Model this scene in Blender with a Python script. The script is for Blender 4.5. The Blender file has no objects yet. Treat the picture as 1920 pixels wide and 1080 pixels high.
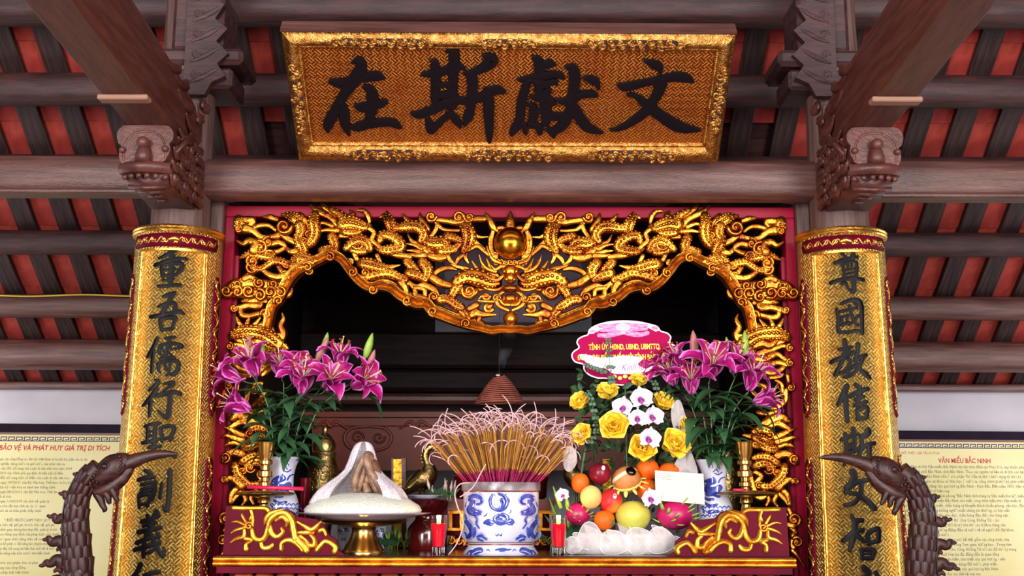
import bpy, bmesh, math, random
from mathutils import Vector, Matrix
V = Vector
PI = math.pi
rnd = random.Random(7)
sc = bpy.context.scene
col = sc.collection
# ---------------------------------------------------------------- camera
F_PX = 2080.0
PITCH = math.radians(10.6)
CAM = V((0.010, 0.0, 1.6))
RC = (Matrix.Rotation(PI/2 + PITCH, 3, 'X') @ Matrix.Rotation(math.radians(0.16), 3, 'Z'))
cd = bpy.data.cameras.new('camera'); cam = bpy.data.objects.new('camera', cd); col.objects.link(cam)
cd.sensor_width = 36.0; cd.lens = 36.0*F_PX/1920.0; cd.clip_end = 100; cd.clip_start = 0.05
cam.matrix_world = Matrix.Translation(CAM) @ RC.to_4x4()
sc.camera = cam
# ---------------------------------------------------------------- light and exposure
sc.view_settings.view_transform = 'Standard'
sc.view_settings.look = 'None'
sc.view_settings.gamma = 1.0
sc.view_settings.use_curve_mapping = False
sc.view_settings.exposure = 0.0
w = bpy.data.worlds.new('world'); sc.world = w; w.use_nodes = True
bg = w.node_tree.nodes['Background']
bg.inputs[0].default_value = (0.86, 0.90, 1.0, 1); bg.inputs[1].default_value = 0.28
def area(name, loc, target, sx, sy, power, color=(1, 1, 1)):
    l = bpy.data.lights.new(name, 'AREA'); l.shape = 'RECTANGLE'; l.size = sx; l.size_y = sy
    l.energy = power; l.color = color
    o = bpy.data.objects.new(name, l); col.objects.link(o); o.location = loc
    o.rotation_euler = (V(target)-V(loc)).to_track_quat('-Z', 'Y').to_euler()
    return o
for s_ in (-1, 1):
    area('front_door_daylight', (s_*3.3, -2.7, 2.3), (s_*.4, 5.0, 2.0), 1.9, 4.0, 520, (1.0, 0.97, 0.95))
    area('side_wall_fill', (s_*5.2, 6.3, 1.7), (s_*2.6, 8.0, 1.5), 2.2, 1.8, 58, (1.0, 0.97, 1.0))  # added fill lights, brighten the back wall and notice boards
area('front_eave_daylight', (0, -2.8, 3.6), (0, 5.0, 2.2), 4.0, 1.2, 150, (1.0, 0.98, 0.97))
area('hall_lamp_light', (0, 2.3, 5.2), (0, 6.0, 2.6), 6.0, 0.7, 36, (0.93, 0.93, 1.0))
# ---------------------------------------------------------------- projection helpers: a pixel of the photograph and a depth give a real point
def ray(px, py):
    return (RC @ V((px-960.0, 540.0-py, -F_PX)))
def P(px, py, Y):
    d = ray(px, py); return CAM + d*((Y-CAM.y)/d.y)
def PZ(px, py, z):
    d = ray(px, py); return CAM + d*((z-CAM.z)/d.z)
def MPP(Y, py=540):                 # metres per pixel at depth Y
    return (P(961, py, Y)-P(960, py, Y)).length
def planemap(p0, n):
    p0 = V(p0); n = V(n).normalized()
    k = (p0-CAM).dot(n)
    def f(u, v, h=0.0):
        d = ray(u, v); return CAM + d*(k/d.dot(n)) + n*h
    return f
def ymap(Y):
    def f(u, v, h=0.0):
        p = P(u, v, Y); p.y -= h; return p
    return f
# ---------------------------------------------------------------- curves
def crom(pts, k=5, closed=False):
    n = len(pts); D = len(pts[0])
    if n < 3 and not closed:
        out = []
        for i in range(n-1):
            for j in range(k):
                t = j/k; out.append(tuple(pts[i][d]*(1-t)+pts[i+1][d]*t for d in range(D)))
        out.append(tuple(pts[-1])); return out
    out = []
    g = (lambda i: pts[i % n]) if closed else (lambda i: pts[max(0, min(n-1, i))])
    for i in range(n if closed else n-1):
        a, b, c, d = g(i-1), g(i), g(i+1), g(i+2)
        for j in range(k):
            t = j/k; t2 = t*t; t3 = t2*t
            out.append(tuple(0.5*((2*b[q])+(c[q]-a[q])*t+(2*a[q]-5*b[q]+4*c[q]-d[q])*t2+(3*b[q]-a[q]-3*c[q]+d[q])*t3) for q in range(D)))
    if not closed: out.append(tuple(pts[-1]))
    return out
def parse(s):
    """'x,y,w x,y,w; ...' -> list of strokes"""
    return [[tuple(float(q) for q in p.split(',')) for p in st.split()] for st in s.split(';') if st.strip()]
def curl(cx, cy, r, a0, turns, w0, w1=None, k=9):
    """a spiral of (x, y, w), from its outer end (angle a0 in degrees) to its eye"""
    w1 = w0*0.7 if w1 is None else w1
    n = max(4, int(abs(turns)*k))
    out = []
    for i in range(n+1):
        t = i/n; a = math.radians(a0)+turns*2*PI*t; rr = r*(1-0.82*t)
        out.append((cx+rr*math.cos(a), cy+rr*math.sin(a), w0+(w1-w0)*t))
    return out
# ---------------------------------------------------------------- mesh builder
class MB:
    def __init__(s): s.v = []; s.f = []; s.mi = []; s.uv = None
    def add(s, vs, fs, m=0):
        b = len(s.v); s.v.extend(V(p) for p in vs)
        for f in fs: s.f.append(tuple(i+b for i in f)); s.mi.append(m)
        return s
    def box(s, c, d, rot=None, m=0, bev=0.0):
        c = V(c); hx, hy, hz = d[0]/2, d[1]/2, d[2]/2
        if bev:
            b = min(bev, hx*.9, hy*.9, hz*.9); vs = []
            for sx in (-1, 1):
                for sy in (-1, 1):
                    for sz in (-1, 1):
                        vs += [(sx*(hx-b), sy*(hy-b), sz*hz), (sx*(hx-b), sy*hy, sz*(hz-b)), (sx*hx, sy*(hy-b), sz*(hz-b))]
            bm = bmesh.new()
            for p in vs: bm.verts.new(p)
            r = bmesh.ops.convex_hull(bm, input=bm.verts); bm.verts.index_update()
            vv = [p.co.copy() for p in bm.verts]; ff = [tuple(q.index for q in f.verts) for f in bm.faces]; bm.free()
        else:
            vv = [V((sx*hx, sy*hy, sz*hz)) for sx in (-1, 1) for sy in (-1, 1) for sz in (-1, 1)]
            ff = [(0, 1, 3, 2), (4, 6, 7, 5), (0, 4, 5, 1), (2, 3, 7, 6), (0, 2, 6, 4), (1, 5, 7, 3)]
        if rot is not None: vv = [rot @ p for p in vv]
        return s.add([p+c for p in vv], ff, m)
    def tube(s, pts, r, n=8, m=0, caps=True, flat=1.0, up=None):
        """pts: Vectors, r: number or list; flat squashes along the frame's binormal"""
        pts = [V(p) for p in pts]; N = len(pts)
        rs = [r]*N if not hasattr(r, '__len__') else r
        b = len(s.v); T0 = None; nrm = None
        for i, p in enumerate(pts):
            t = (pts[min(N-1, i+1)]-pts[max(0, i-1)])
            t = t.normalized() if t.length > 1e-9 else V((0, 0, 1))
            if nrm is None:
                a = V(up) if up is not None else (V((0, 0, 1)) if abs(t.z) < .9 else V((1, 0, 0)))
                nrm = (a-t*a.dot(t)).normalized()
            else:
                nrm = nrm-t*nrm.dot(t)
                nrm = nrm.normalized() if nrm.length > 1e-6 else t.orthogonal().normalized()
            bn = t.cross(nrm)
            for k in range(n):
                a = 2*PI*k/n
                s.v.append(p+nrm*(math.cos(a)*rs[i]*flat)+bn*(math.sin(a)*rs[i]))
        for i in range(N-1):
            for k in range(n):
                k2 = (k+1) % n
                s.f.append((b+i*n+k, b+i*n+k2, b+(i+1)*n+k2, b+(i+1)*n+k)); s.mi.append(m)
        if caps:
            s.f.append(tuple(b+k for k in range(n))[::-1]); s.mi.append(m)
            s.f.append(tuple(b+(N-1)*n+k for k in range(n))); s.mi.append(m)
        return s
    def lathe(s, prof, c=(0, 0, 0), n=24, m=0, axis=None, a0=0.0, a1=2*PI):
        """prof: (r, z) list, bottom to top; c the base point"""
        c = V(c); full = abs(a1-a0-2*PI) < 1e-6; b = len(s.v); cols = n if full else n+1
        rot = None if axis is None else V((0, 0, 1)).rotation_difference(V(axis)).to_matrix()
        for r, z in prof:
            for k in range(cols):
                a = a0+(a1-a0)*k/n; p = V((r*math.cos(a), r*math.sin(a), z))
                s.v.append((rot @ p if rot else p)+c)
        for i in range(len(prof)-1):
            for k in range(n):
                k2 = (k+1) % cols
                s.f.append((b+i*cols+k, b+i*cols+k2, b+(i+1)*cols+k2, b+(i+1)*cols+k)); s.mi.append(m)
        if full:
            if prof[0][0] > 1e-5: s.f.append(tuple(b+k for k in range(n))[::-1]); s.mi.append(m)
            if prof[-1][0] > 1e-5: s.f.append(tuple(b+(len(prof)-1)*cols+k for k in range(n))); s.mi.append(m)
        return s
    def ball(s, c, r, n=12, m=0, rot=None, fn=None):
        r = V((r, r, r)) if not hasattr(r, '__len__') else V(r); c = V(c); b = len(s.v); h = max(4, n//2)
        for i in range(h+1):
            th = PI*i/h
            for k in range(n):
                a = 2*PI*k/n; p = V((math.sin(th)*math.cos(a), math.sin(th)*math.sin(a), math.cos(th)))
                if fn: p = p*fn(p)
                p = V((p.x*r.x, p.y*r.y, p.z*r.z))
                s.v.append((rot @ p if rot is not None else p)+c)
        for i in range(h):
            for k in range(n):
                k2 = (k+1) % n
                s.f.append((b+i*n+k, b+(i+1)*n+k, b+(i+1)*n+k2, b+i*n+k2)); s.mi.append(m)
        return s
    def grid(s, nu, nv, fn, m=0, wrap=False):
        b = len(s.v)
        for j in range(nv+1):
            for i in range(nu+1): s.v.append(V(fn(i/nu, j/nv)))
        for j in range(nv):
            for i in range(nu):
                a = b+j*(nu+1)+i; s.f.append((a, a+1, a+nu+2, a+nu+1)); s.mi.append(m)
        return s
    def prism(s, outline, mapf, h0, h1, m=0, bev=0.0):
        """a flat outline (u, v) raised from h0 to h1 through mapf"""
        n = len(outline); b = len(s.v)
        cu = sum(p[0] for p in outline)/n; cv = sum(p[1] for p in outline)/n
        for p in outline: s.v.append(mapf(p[0], p[1], h0))
        for p in outline: s.v.append(mapf(p[0], p[1], h1))
        for i in range(n):
            j = (i+1) % n; s.f.append((b+i, b+j, b+n+j, b+n+i)); s.mi.append(m)
        s.f.append(tuple(b+n+i for i in range(n))); s.mi.append(m)
        s.f.append(tuple(b+i for i in range(n))[::-1]); s.mi.append(m)
        return s
    def stroke(s, pts, mapf, hs, prof='groove', k=4, m=0, base=0.0, scale=1.0, dw=1.0, sm=None):
        """a carved or brushed stroke along pts (u, v, width); hs: metres of height per unit of width"""
        PR = {'groove': [(-1, -.3), (-1, .12), (-.8, .52), (-.42, .78), (0, .66), (.42, .86), (.8, .58), (1, .12), (1, -.3)],
              'trough': [(-1, -.3), (-1, .45), (-.82, .8), (-.58, .74), (0, .36), (.58, .74), (.82, .8), (1, .45), (1, -.3)],
              'round': [(-1, -.2), (-.9, .35), (-.5, .8), (0, 1), (.5, .8), (.9, .35), (1, -.2)],
              'brush': [(-1, 0), (-.9, .8), (0, 1), (.9, .8), (1, 0)],
              'flat': [(-1, 0), (1, 0)]}[prof]
        q = crom([(p[0], p[1], p[2]*dw) for p in pts], k); N = len(q)
        # round ends
        def cap(p0, p1):
            d = V((p0[0]-p1[0], p0[1]-p1[1])); L = d.length or 1; d /= L; w = p0[2]/2
            return [(p0[0]+d.x*w*math.sin(t), p0[1]+d.y*w*math.sin(t), max(p0[2]*math.cos(t), p0[2]*.12)) for t in (1.45, 1.0, .55)]
        q = cap(q[0], q[1])+q+cap(q[-1], q[-2])[::-1]; N = len(q)
        b = len(s.v); K = len(PR)
        for i in range(N):
            a, c = q[max(0, i-1)], q[min(N-1, i+1)]
            dx, dy = c[0]-a[0], c[1]-a[1]; L = math.hypot(dx, dy) or 1
            nx, ny = -dy/L, dx/L; w = q[i][2]/2
            hh = hs*min(q[i][2], 40.0) if prof != 'brush' else hs
            for (t, h) in PR: s.v.append(mapf((q[i][0]+nx*t*w)*scale, (q[i][1]+ny*t*w)*scale, base+h*hh))
        for i in range(N-1):
            for j in range(K-1):
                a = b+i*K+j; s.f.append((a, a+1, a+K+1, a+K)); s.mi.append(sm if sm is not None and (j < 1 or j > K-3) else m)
        return s
    def build(s, name, mat=None, parent=None, smooth=True, auto=None, kind=None, label=None):
        me = bpy.data.meshes.new(name)
        off = V((0, 0, 0))
        if parent is not None:
            q = parent
            while q is not None: off += q.location; q = q.parent
        elif s.v:
            xs = [p.x for p in s.v]; ys = [p.y for p in s.v]; zs = [p.z for p in s.v]
            off = V(((min(xs)+max(xs))/2, (min(ys)+max(ys))/2, min(zs)))
        me.from_pydata([p-off for p in s.v], [], s.f)
        for q in (mat if isinstance(mat, (list, tuple)) else [mat]):
            if q is not None: me.materials.append(q)
        if any(s.mi): me.polygons.foreach_set('material_index', s.mi)
        if s.uv is not None:
            ul = me.uv_layers.new(name='UVMap')
            for lp in me.loops: ul.data[lp.index].uv = s.uv[lp.vertex_index]
        bm = bmesh.new(); bm.from_mesh(me); bmesh.ops.recalc_face_normals(bm, faces=bm.faces); bm.to_mesh(me); bm.free()
        if smooth:
            me.polygons.foreach_set('use_smooth', [True]*len(me.polygons))
            if auto: me.set_sharp_from_angle(angle=math.radians(auto))
        me.update()
        o = bpy.data.objects.new(name, me); col.objects.link(o)
        if parent is not None: o.parent = parent
        else: o.location = off
        if kind: o['kind'] = kind
        if label: o['label'] = label
        return o
def tag(o, label=None, cat=None, group=None, kind=None):
    if label: o['label'] = label
    if cat: o['category'] = cat
    if group: o['group'] = group
    if kind: o['kind'] = kind
    return o
def thing(name, label, cat, loc, group=None, kind=None):
    o = bpy.data.objects.new(name, None); col.objects.link(o); o.location = V(loc); o.empty_display_size = .05
    return tag(o, label, cat, group, kind)
def copy_tree(o, parent=None):
    c = o.copy(); col.objects.link(c)
    if parent is not None: c.parent = parent
    for ch in [q for q in o.children]: copy_tree(ch, c)
    return c
def inst(name, me, parent, loc, rot=None, scale=None):
    o = bpy.data.objects.new(name, me); col.objects.link(o)
    if parent is not None: o.parent = parent
    o.location = V(loc)
    if rot is not None: o.rotation_euler = rot
    if scale is not None: o.scale = scale
    return o
# ---------------------------------------------------------------- materials
def lin(c):
    return tuple(((x/255)/12.92 if x/255 <= .04045 else ((x/255+.055)/1.055)**2.4) for x in c)
class NT:
    def __init__(s, name):
        s.m = bpy.data.materials.new(name); s.m.use_nodes = True; s.t = s.m.node_tree; s.b = s.t.nodes['Principled BSDF']; s.out = s.t.nodes['Material Output']
    def n(s, typ, **kw):
        q = s.t.nodes.new(typ)
        for k, v in kw.items():
            if k.startswith('_'): setattr(q, k[1:], v)
            else:
                key = k if k in q.inputs else k.replace('_', ' ')
                q.inputs[key].default_value = v
        return q
    def l(s, a, b): s.t.links.new(a, b)
def mat(name, c1, c2=None, nscale=6, stretch=None, rough=.5, metal=0.0, bump=None, bstr=.3, spec=.5, c3=None, coat=0.0, sss=0.0, sheen=0.0, detail=4, ramp=(.38, .62), rough2=None, emis=None, coords='Object'):
    q = NT(name); b = q.b
    b.inputs['Roughness'].default_value = rough; b.inputs['Metallic'].default_value = metal
    b.inputs['Specular IOR Level'].default_value = spec
    if coat: b.inputs['Coat Weight'].default_value = coat; b.inputs['Coat Roughness'].default_value = .12
    if sss: b.inputs['Subsurface Weight'].default_value = sss; b.inputs['Subsurface Scale'].default_value = .01
    C1 = (*lin(c1), 1); b.inputs['Base Color'].default_value = C1
    need = c2 is not None or bump
    if need:
        tc = q.n('ShaderNodeTexCoord'); mp = q.n('ShaderNodeMapping')
        if stretch: mp.inputs['Scale'].default_value = stretch
        q.l(tc.outputs[coords], mp.inputs[0])
    if c2 is not None:
        nz = q.n('ShaderNodeTexNoise', Scale=nscale, Detail=detail); q.l(mp.outputs[0], nz.inputs['Vector'])
        rp = q.n('ShaderNodeValToRGB'); e = rp.color_ramp.elements
        e[0].position = ramp[0]; e[0].color = C1; e[1].position = ramp[1]; e[1].color = (*lin(c2), 1)
        if c3 is not None:
            x = e.new(min(.98, ramp[1]+.14)); x.color = (*lin(c3), 1)
        q.l(nz.outputs['Fac'], rp.inputs[0]); q.l(rp.outputs[0], b.inputs['Base Color'])
        if rough2 is not None:
            mr = q.n('ShaderNodeMapRange'); mr.inputs['From Min'].default_value = ramp[0]; mr.inputs['From Max'].default_value = ramp[1]
            mr.inputs['To Min'].default_value = rough; mr.inputs['To Max'].default_value = rough2
            q.l(nz.outputs['Fac'], mr.inputs[0]); q.l(mr.outputs[0], b.inputs['Roughness'])
    if bump:
        nb = q.n('ShaderNodeTexNoise', Scale=bump, Detail=3); q.l(mp.outputs[0], nb.inputs['Vector'])
        bp = q.n('ShaderNodeBump', Strength=bstr, Distance=.01); q.l(nb.outputs['Fac'], bp.inputs['Height']); q.l(bp.outputs[0], b.inputs['Normal'])
    if emis:
        b.inputs['Emission Color'].default_value = (*lin(emis[0]), 1); b.inputs['Emission Strength'].default_value = emis[1]
    return q.m
def diaper(name, c_hi, c_lo, cell=.03, rough=.3, bstr=.8, metal=1.0, blotch=None, red=None):
    """gilded field chased with a diagonal basket weave; UVs in metres"""
    q = NT(name); b = q.b
    uv = q.n('ShaderNodeUVMap'); mp = q.n('ShaderNodeMapping'); mp.inputs['Rotation'].default_value = (0, 0, PI/4)
    mp.inputs['Scale'].default_value = (1/cell, 1/cell, 1); q.l(uv.outputs[0], mp.inputs[0])
    ch = q.n('ShaderNodeTexChecker', Scale=1.0); q.l(mp.outputs[0], ch.inputs['Vector'])
    wx = q.n('ShaderNodeTexWave', Scale=.16*PI, Distortion=.6, Detail=1); wx.bands_direction = 'X'
    wy = q.n('ShaderNodeTexWave', Scale=.16*PI, Distortion=.6, Detail=1); wy.bands_direction = 'Y'
    wx.inputs['Scale'].default_value = .64; wy.inputs['Scale'].default_value = .64
    q.l(mp.outputs[0], wx.inputs['Vector']); q.l(mp.outputs[0], wy.inputs['Vector'])
    mx = q.n('ShaderNodeMix'); mx.data_type = 'FLOAT'
    q.l(ch.outputs['Fac'], mx.inputs['Factor']); q.l(wx.outputs['Fac'], mx.inputs[2]); q.l(wy.outputs['Fac'], mx.inputs[3])
    nz = q.n('ShaderNodeTexNoise', Scale=9.0, Detail=5); q.l(uv.outputs[0], nz.inputs['Vector'])
    rp = q.n('ShaderNodeValToRGB'); e = rp.color_ramp.elements
    e[0].position = .12; e[0].color = (*lin(c_lo), 1); e[1].position = .55; e[1].color = (*lin(c_hi), 1)
    q.l(mx.outputs[0], rp.inputs[0])
    cm = q.n('ShaderNodeMix'); cm.data_type = 'RGBA'
    r2 = q.n('ShaderNodeValToRGB'); r2.color_ramp.elements[0].position = .5; r2.color_ramp.elements[1].position = .72
    q.l(nz.outputs['Fac'], r2.inputs[0]); q.l(r2.outputs[0], cm.inputs['Factor'])
    q.l(rp.outputs[0], cm.inputs[6]); cm.inputs[7].default_value = (*lin(blotch or c_lo), 1)
    q.l(cm.outputs[2], b.inputs['Base Color'])
    fine = q.n('ShaderNodeTexNoise', Scale=260, Detail=2); q.l(uv.outputs[0], fine.inputs['Vector'])
    ad = q.n('ShaderNodeMath'); ad.operation = 'MULTIPLY_ADD'; q.l(fine.outputs['Fac'], ad.inputs[0]); ad.inputs[1].default_value = .9; q.l(mx.outputs[0], ad.inputs[2])
    bp = q.n('ShaderNodeBump', Strength=bstr, Distance=cell*.26); q.l(ad.outputs[0], bp.inputs['Height']); q.l(bp.outputs[0], b.inputs['Normal'])
    b.inputs['Metallic'].default_value = metal; b.inputs['Roughness'].default_value = rough
    return q.m
M = {}
wood_s = (1.5, 14, 14)
M['wood_x'] = mat('weathered_beam_wood', (76, 42, 38), (100, 64, 57), 3.2, (1.0, 14, 14), .38, bump=30, bstr=.25, spec=.6, c3=(118, 84, 76))
M['wood_dark'] = mat('dark_roof_timber', (46, 23, 23), (70, 39, 37), 4, (1.2, 10, 10), .55, bump=30, bstr=.2)
M['wood_y'] = mat('brown_beam_wood', (76, 36, 30), (94, 50, 42), 3.5, (12, 1.2, 12), .48, bump=25, bstr=.25)
M['wood_z'] = mat('column_wood', (82, 56, 52), (106, 80, 74), 3.0, (18, 18, 1.2), .5, bump=30, bstr=.2)
M['wood_carved'] = mat('carved_dark_wood', (70, 32, 28), (96, 52, 44), 9, None, .45, bump=60, bstr=.25)
M['wood_rafter'] = mat('rafter_wood', (34, 18, 18), (60, 40, 37), 4, (14, 1.0, 14), .6, bump=40, bstr=.2)
M['wood_shaded'] = mat('shade_toned_wood', (26, 15, 15), (40, 24, 22), 4, (1.2, 10, 10), .65, spec=.2)  # the sanctum's shade is put into this wood colour
M['crane_wood'] = mat('polished_dark_crane_wood', (38, 17, 18), (66, 34, 30), 7, (4, 4, 10), .34, bump=50, bstr=.15, spec=.35)
M['tile'] = mat('terracotta_tile', (138, 34, 28), (168, 58, 44), 5, None, .8, bump=22, bstr=.35, c3=(112, 30, 26))
M['plaster'] = mat('white_plaster', (214, 208, 214), (198, 192, 200), 1.5, None, .9, bump=40, bstr=.05)
M['floor'] = mat('courtyard_brick_floor', (112, 78, 64), (130, 94, 80), 2, None, .7)
M['red'] = mat('crimson_lacquer', (148, 6, 44), (126, 4, 34), 3, None, .35, bump=9, bstr=.06, spec=.22)
M['red_dark'] = mat('maroon_lacquer', (84, 6, 28), (98, 10, 34), 5, None, .5, spec=.06)
M['gold'] = mat('carved_gilding', (206, 134, 46), (160, 88, 30), 14, None, .32, 1.0, bump=60, bstr=.3, c3=(112, 54, 30), ramp=(.42, .62))
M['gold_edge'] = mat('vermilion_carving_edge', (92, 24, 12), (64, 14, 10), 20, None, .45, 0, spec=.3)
M['gold_bright'] = mat('bright_gilding', (248, 206, 112), (226, 166, 70), 30, None, .28, 1.0, bump=120, bstr=.3)
M['gold_plaque'] = mat('dulled_plaque_gilding', (214, 166, 92), (168, 110, 48), 40, None, .36, 1.0, bump=150, bstr=.6)
M['gold_table'] = mat('altar_edge_gilding', (236, 160, 44), (188, 100, 26), 14, None, .34, .9, bump=50, bstr=.25)
M['brass'] = mat('polished_brass', (232, 190, 112), (206, 160, 84), 12, None, .24, 1.0)
M['bronze'] = mat('aged_bronze', (206, 176, 112), (150, 124, 72), 24, None, .34, 1.0, bump=80, bstr=.35)
M['ink'] = mat('black_lacquer_characters', (8, 5, 10), (14, 9, 16), 9, None, .4, spec=.1)
M['ink_matt'] = mat('black_plaque_characters', (14, 9, 16), None, rough=.45, spec=.25)
M['diaper'] = diaper('gilded_weave_couplet', (255, 228, 136), (206, 138, 50), .026, .30, .9, 1.0, (232, 174, 80))
M['diaper_plaque'] = diaper('gilded_weave_plaque', (196, 124, 54), (128, 60, 26), .025, .36, .5, .9, (158, 78, 32))
M['porcelain'] = mat('white_porcelain', (214, 214, 226), (196, 194, 212), 6, None, .14, coat=.3)
M['cobalt'] = mat('cobalt_glaze', (34, 50, 150), (70, 84, 170), 40, None, .15, coat=.4)
# ---------------------------------------------------------------- the hall
WALL_Y = 8.0; TANS = 0.7265; EAVE = 2.39
def roofz(Y): return EAVE+(WALL_Y-Y)*TANS
SA = math.atan(TANS)
MB().box((0, 3.5, -.05), (16, 15, .1)).build('floor', M['floor'], kind='structure')
MB().box((0, 8.1, 1.17), (11.0, .2, 2.34)).build('wall_back', M['plaster'], kind='structure')
MB().box((0, 7.95, 2.365), (11.0, .12, .05), bev=.01).build('trim_1', M['wood_x'], kind='structure', label='pale wooden eave board along the top of the white wall')
# roof: rear slope runs from the eave up to a ridge over the visitor, front slope comes down behind the camera
ceil = MB()
RIDGE_Y = 2.4
def slab(y0, z0, y1, z1, t=.05, x=5.6):
    ceil.add([(-x, y0, z0), (x, y0, z0), (x, y1, z1), (-x, y1, z1), (-x, y0, z0+t), (x, y0, z0+t), (x, y1, z1+t), (-x, y1, z1+t)],
             [(0, 1, 2, 3), (4, 7, 6, 5), (0, 4, 5, 1), (1, 5, 6, 2), (2, 6, 7, 3), (3, 7, 4, 0)])
slab(8.3, roofz(8.3)+.055, RIDGE_Y, roofz(RIDGE_Y)+.055)
slab(RIDGE_Y, roofz(RIDGE_Y)+.055, -2.6, roofz(RIDGE_Y)-(RIDGE_Y+2.6)*.40+.055)
ceiling = ceil.build('ceiling', M['wood_dark'], kind='structure', smooth=False)
CO = ceiling.location.copy()
RX = Matrix.Rotation(-SA, 3, 'X')
PITCHX = .257
SL = 3.45; Yc = 8.25-SL/2*math.cos(SA)
rme = None; tme = None; tiles = 0
tl = MB().box((0, 0, 0), (.262, .30, .014), bev=.004)
for k in range(-17, 18):
    x = k*PITCHX+.05
    if rme is None:
        o = MB().box((0, 0, 0), (.125, SL, .03), bev=.004).build('rafter', M['wood_rafter'], ceiling, smooth=False); rme = o.data
        for vv in rme.vertices: vv.co += CO
        o.location = V((x, Yc, roofz(Yc)-.018))-CO; o.rotation_euler = (-SA, 0, 0)
    else:
        o = inst('rafter', rme, ceiling, V((x, Yc, roofz(Yc)-.018))-CO, (-SA+rnd.uniform(-.004, .004), 0, rnd.uniform(-.006, .006)))
    for j in range(13):
        s = .14+.265*j; Y = 8.3-s*math.cos(SA); xt = x+PITCHX/2
        inner = abs(xt) < 1.5
        if inner and Y > 6.25: continue
        if abs(xt) > .36*Y+.95: continue
        ang = -SA-.035
        if tme is None:
            o = tl.build('roof_tile', M['tile'], ceiling, smooth=False); tme = o.data
            for vv in tme.vertices: vv.co += CO
        else: o = inst('roof_tile', tme, ceiling, (0, 0, 0))
        o.location = V((xt, Y, roofz(Y)+.016+rnd.uniform(-.002, .002)))-CO; o.rotation_euler = (ang, rnd.uniform(-.01, .01), rnd.uniform(-.015, .015)); tiles += 1
print('tiles', tiles)
def purlin(py, r, mt='wood_x', off=.03, x0=-5, x1=5):
    d = ray(960, py); lo, hi = 3.0, 9.0
    for _ in range(50):
        mid = (lo+hi)/2; z = CAM.z+d.z/d.y*mid
        if z > roofz(mid)-(off+r)/math.cos(SA): hi = mid
        else: lo = mid
    Y = (lo+hi)/2; z = CAM.z+d.z/d.y*Y
    b = MB(); pr = []
    for a in range(20):
        t = 2*PI*a/20; c, s_ = math.cos(t), math.sin(t)
        pr.append((r*math.copysign(abs(c)**.75, c), r*math.copysign(abs(s_)**.75, s_)))
    n = len(pr)
    b.add([(x0, Y+p[0], z+p[1]) for p in pr]+[(x1, Y+p[0], z+p[1]) for p in pr], [(i, (i+1) % n, n+(i+1) % n, n+i) for i in range(n)]+[tuple(range(n))[::-1], tuple(range(n, 2*n))])
    return b.build('purlin', M[mt], ceiling, auto=40), Y, z
purlin(16, .095, 'wood_dark'); purlin(170, .088, 'wood_dark'); purlin(320, .085, 'wood_dark')
purlin(457, .075, 'wood_dark'); _, cy, cz = purlin(576, .078, 'wood_x'); purlin(667, .105, 'wood_x')
# cable clipped along a purlin at the left
pts = [P(x, 554+1.5*math.sin(x*.03), cy-.10) for x in range(-60, 290, 20)]
tag(MB().tube(pts, .006, 6).build('cable', mat('yellow_cable', (196, 170, 60), rough=.5)), 'thin yellow cable running along a roof timber left of the couplet column', 'cable')
# ---------------------------------------------------------------- columns
CX, CY = 1.527, 5.0
def side(s): return 'left' if s < 0 else 'right'
for s in (-1, 1):
    c = thing('wooden_column', f'round grey-brown wooden column behind the {"left" if s<0 else "right"} gilded couplet board', 'column', (s*CX, CY, 0))
    MB().lathe([(.175, 0.0), (.172, 1.0), (.150, 2.0), (.134, 2.7), (.124, 3.7), (.118, 4.38)], (s*CX, CY, 0), 32).build('shaft', M['wood_z'], c, auto=50)
    MB().lathe([(.26, 0), (.27, .05), (.24, .10), (.18, .14)], (s*CX, CY, -.001), 28).build('stone_base', M['plaster'], c)
    j = MB()
    x0, x1 = s*1.353, s*1.415
    j.box(((x0+x1)/2, 5.16, 1.49), (abs(x1-x0), .16, 2.98), bev=.006)
    tag(j.build('jamb_post', M['wood_z'], smooth=False), f'flat brown wooden post between the crimson altar frame and the {side(s)} column', 'post')
# tie beams in the plane of the columns
def xbeam(name, py0, py1, Y, x0, x1, label, mt='wood_x', lip=True):
    z1 = P(960, py0, Y).z; z0 = P(960, py1, Y).z; h = z1-z0; r = h*.5; b = MB(); zc = (z0+z1)/2
    pr = []
    for a in range(28):
        t = 2*PI*a/28; c, s_ = math.cos(t), math.sin(t)
        pr.append((r*.85*math.copysign(abs(c)**.7, c), r*math.copysign(abs(s_)**.8, s_)))
    n = len(pr); K = 14; vs = []; fs = []
    for q in range(K+1):
        x = x0+(x1-x0)*q/K
        vs += [(x, Y+p[0], zc+p[1]) for p in pr]
    for q in range(K):
        fs += [(q*n+i, q*n+(i+1) % n, (q+1)*n+(i+1) % n, (q+1)*n+i) for i in range(n)]
    b.add(vs, fs+[tuple(range(n))[::-1], tuple(range(K*n, K*n+n))])
    o = b.build(name, M[mt], auto=40); tag(o, label, 'beam')
    if lip:
        MB().box(((x0+x1)/2, Y-r*.52, z0+.008), (abs(x1-x0), r*.7, .022), bev=.006).build('lower_bead', M[mt], o, smooth=False)
    return o
xbeam('tie_beam', 303, 377, 5.0, -CX+.09, CX-.09, 'rounded brown tie beam spanning between the columns under the plaque', lip=False)
xbeam('side_beam', 297, 372, 5.0, -4.2, -CX-.09, 'long rounded brown beam running out left from the left column')
xbeam('side_beam', 302, 376, 5.0, CX+.09, 4.2, 'long rounded brown beam running out right from the right column, chalky scuffs')
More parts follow.
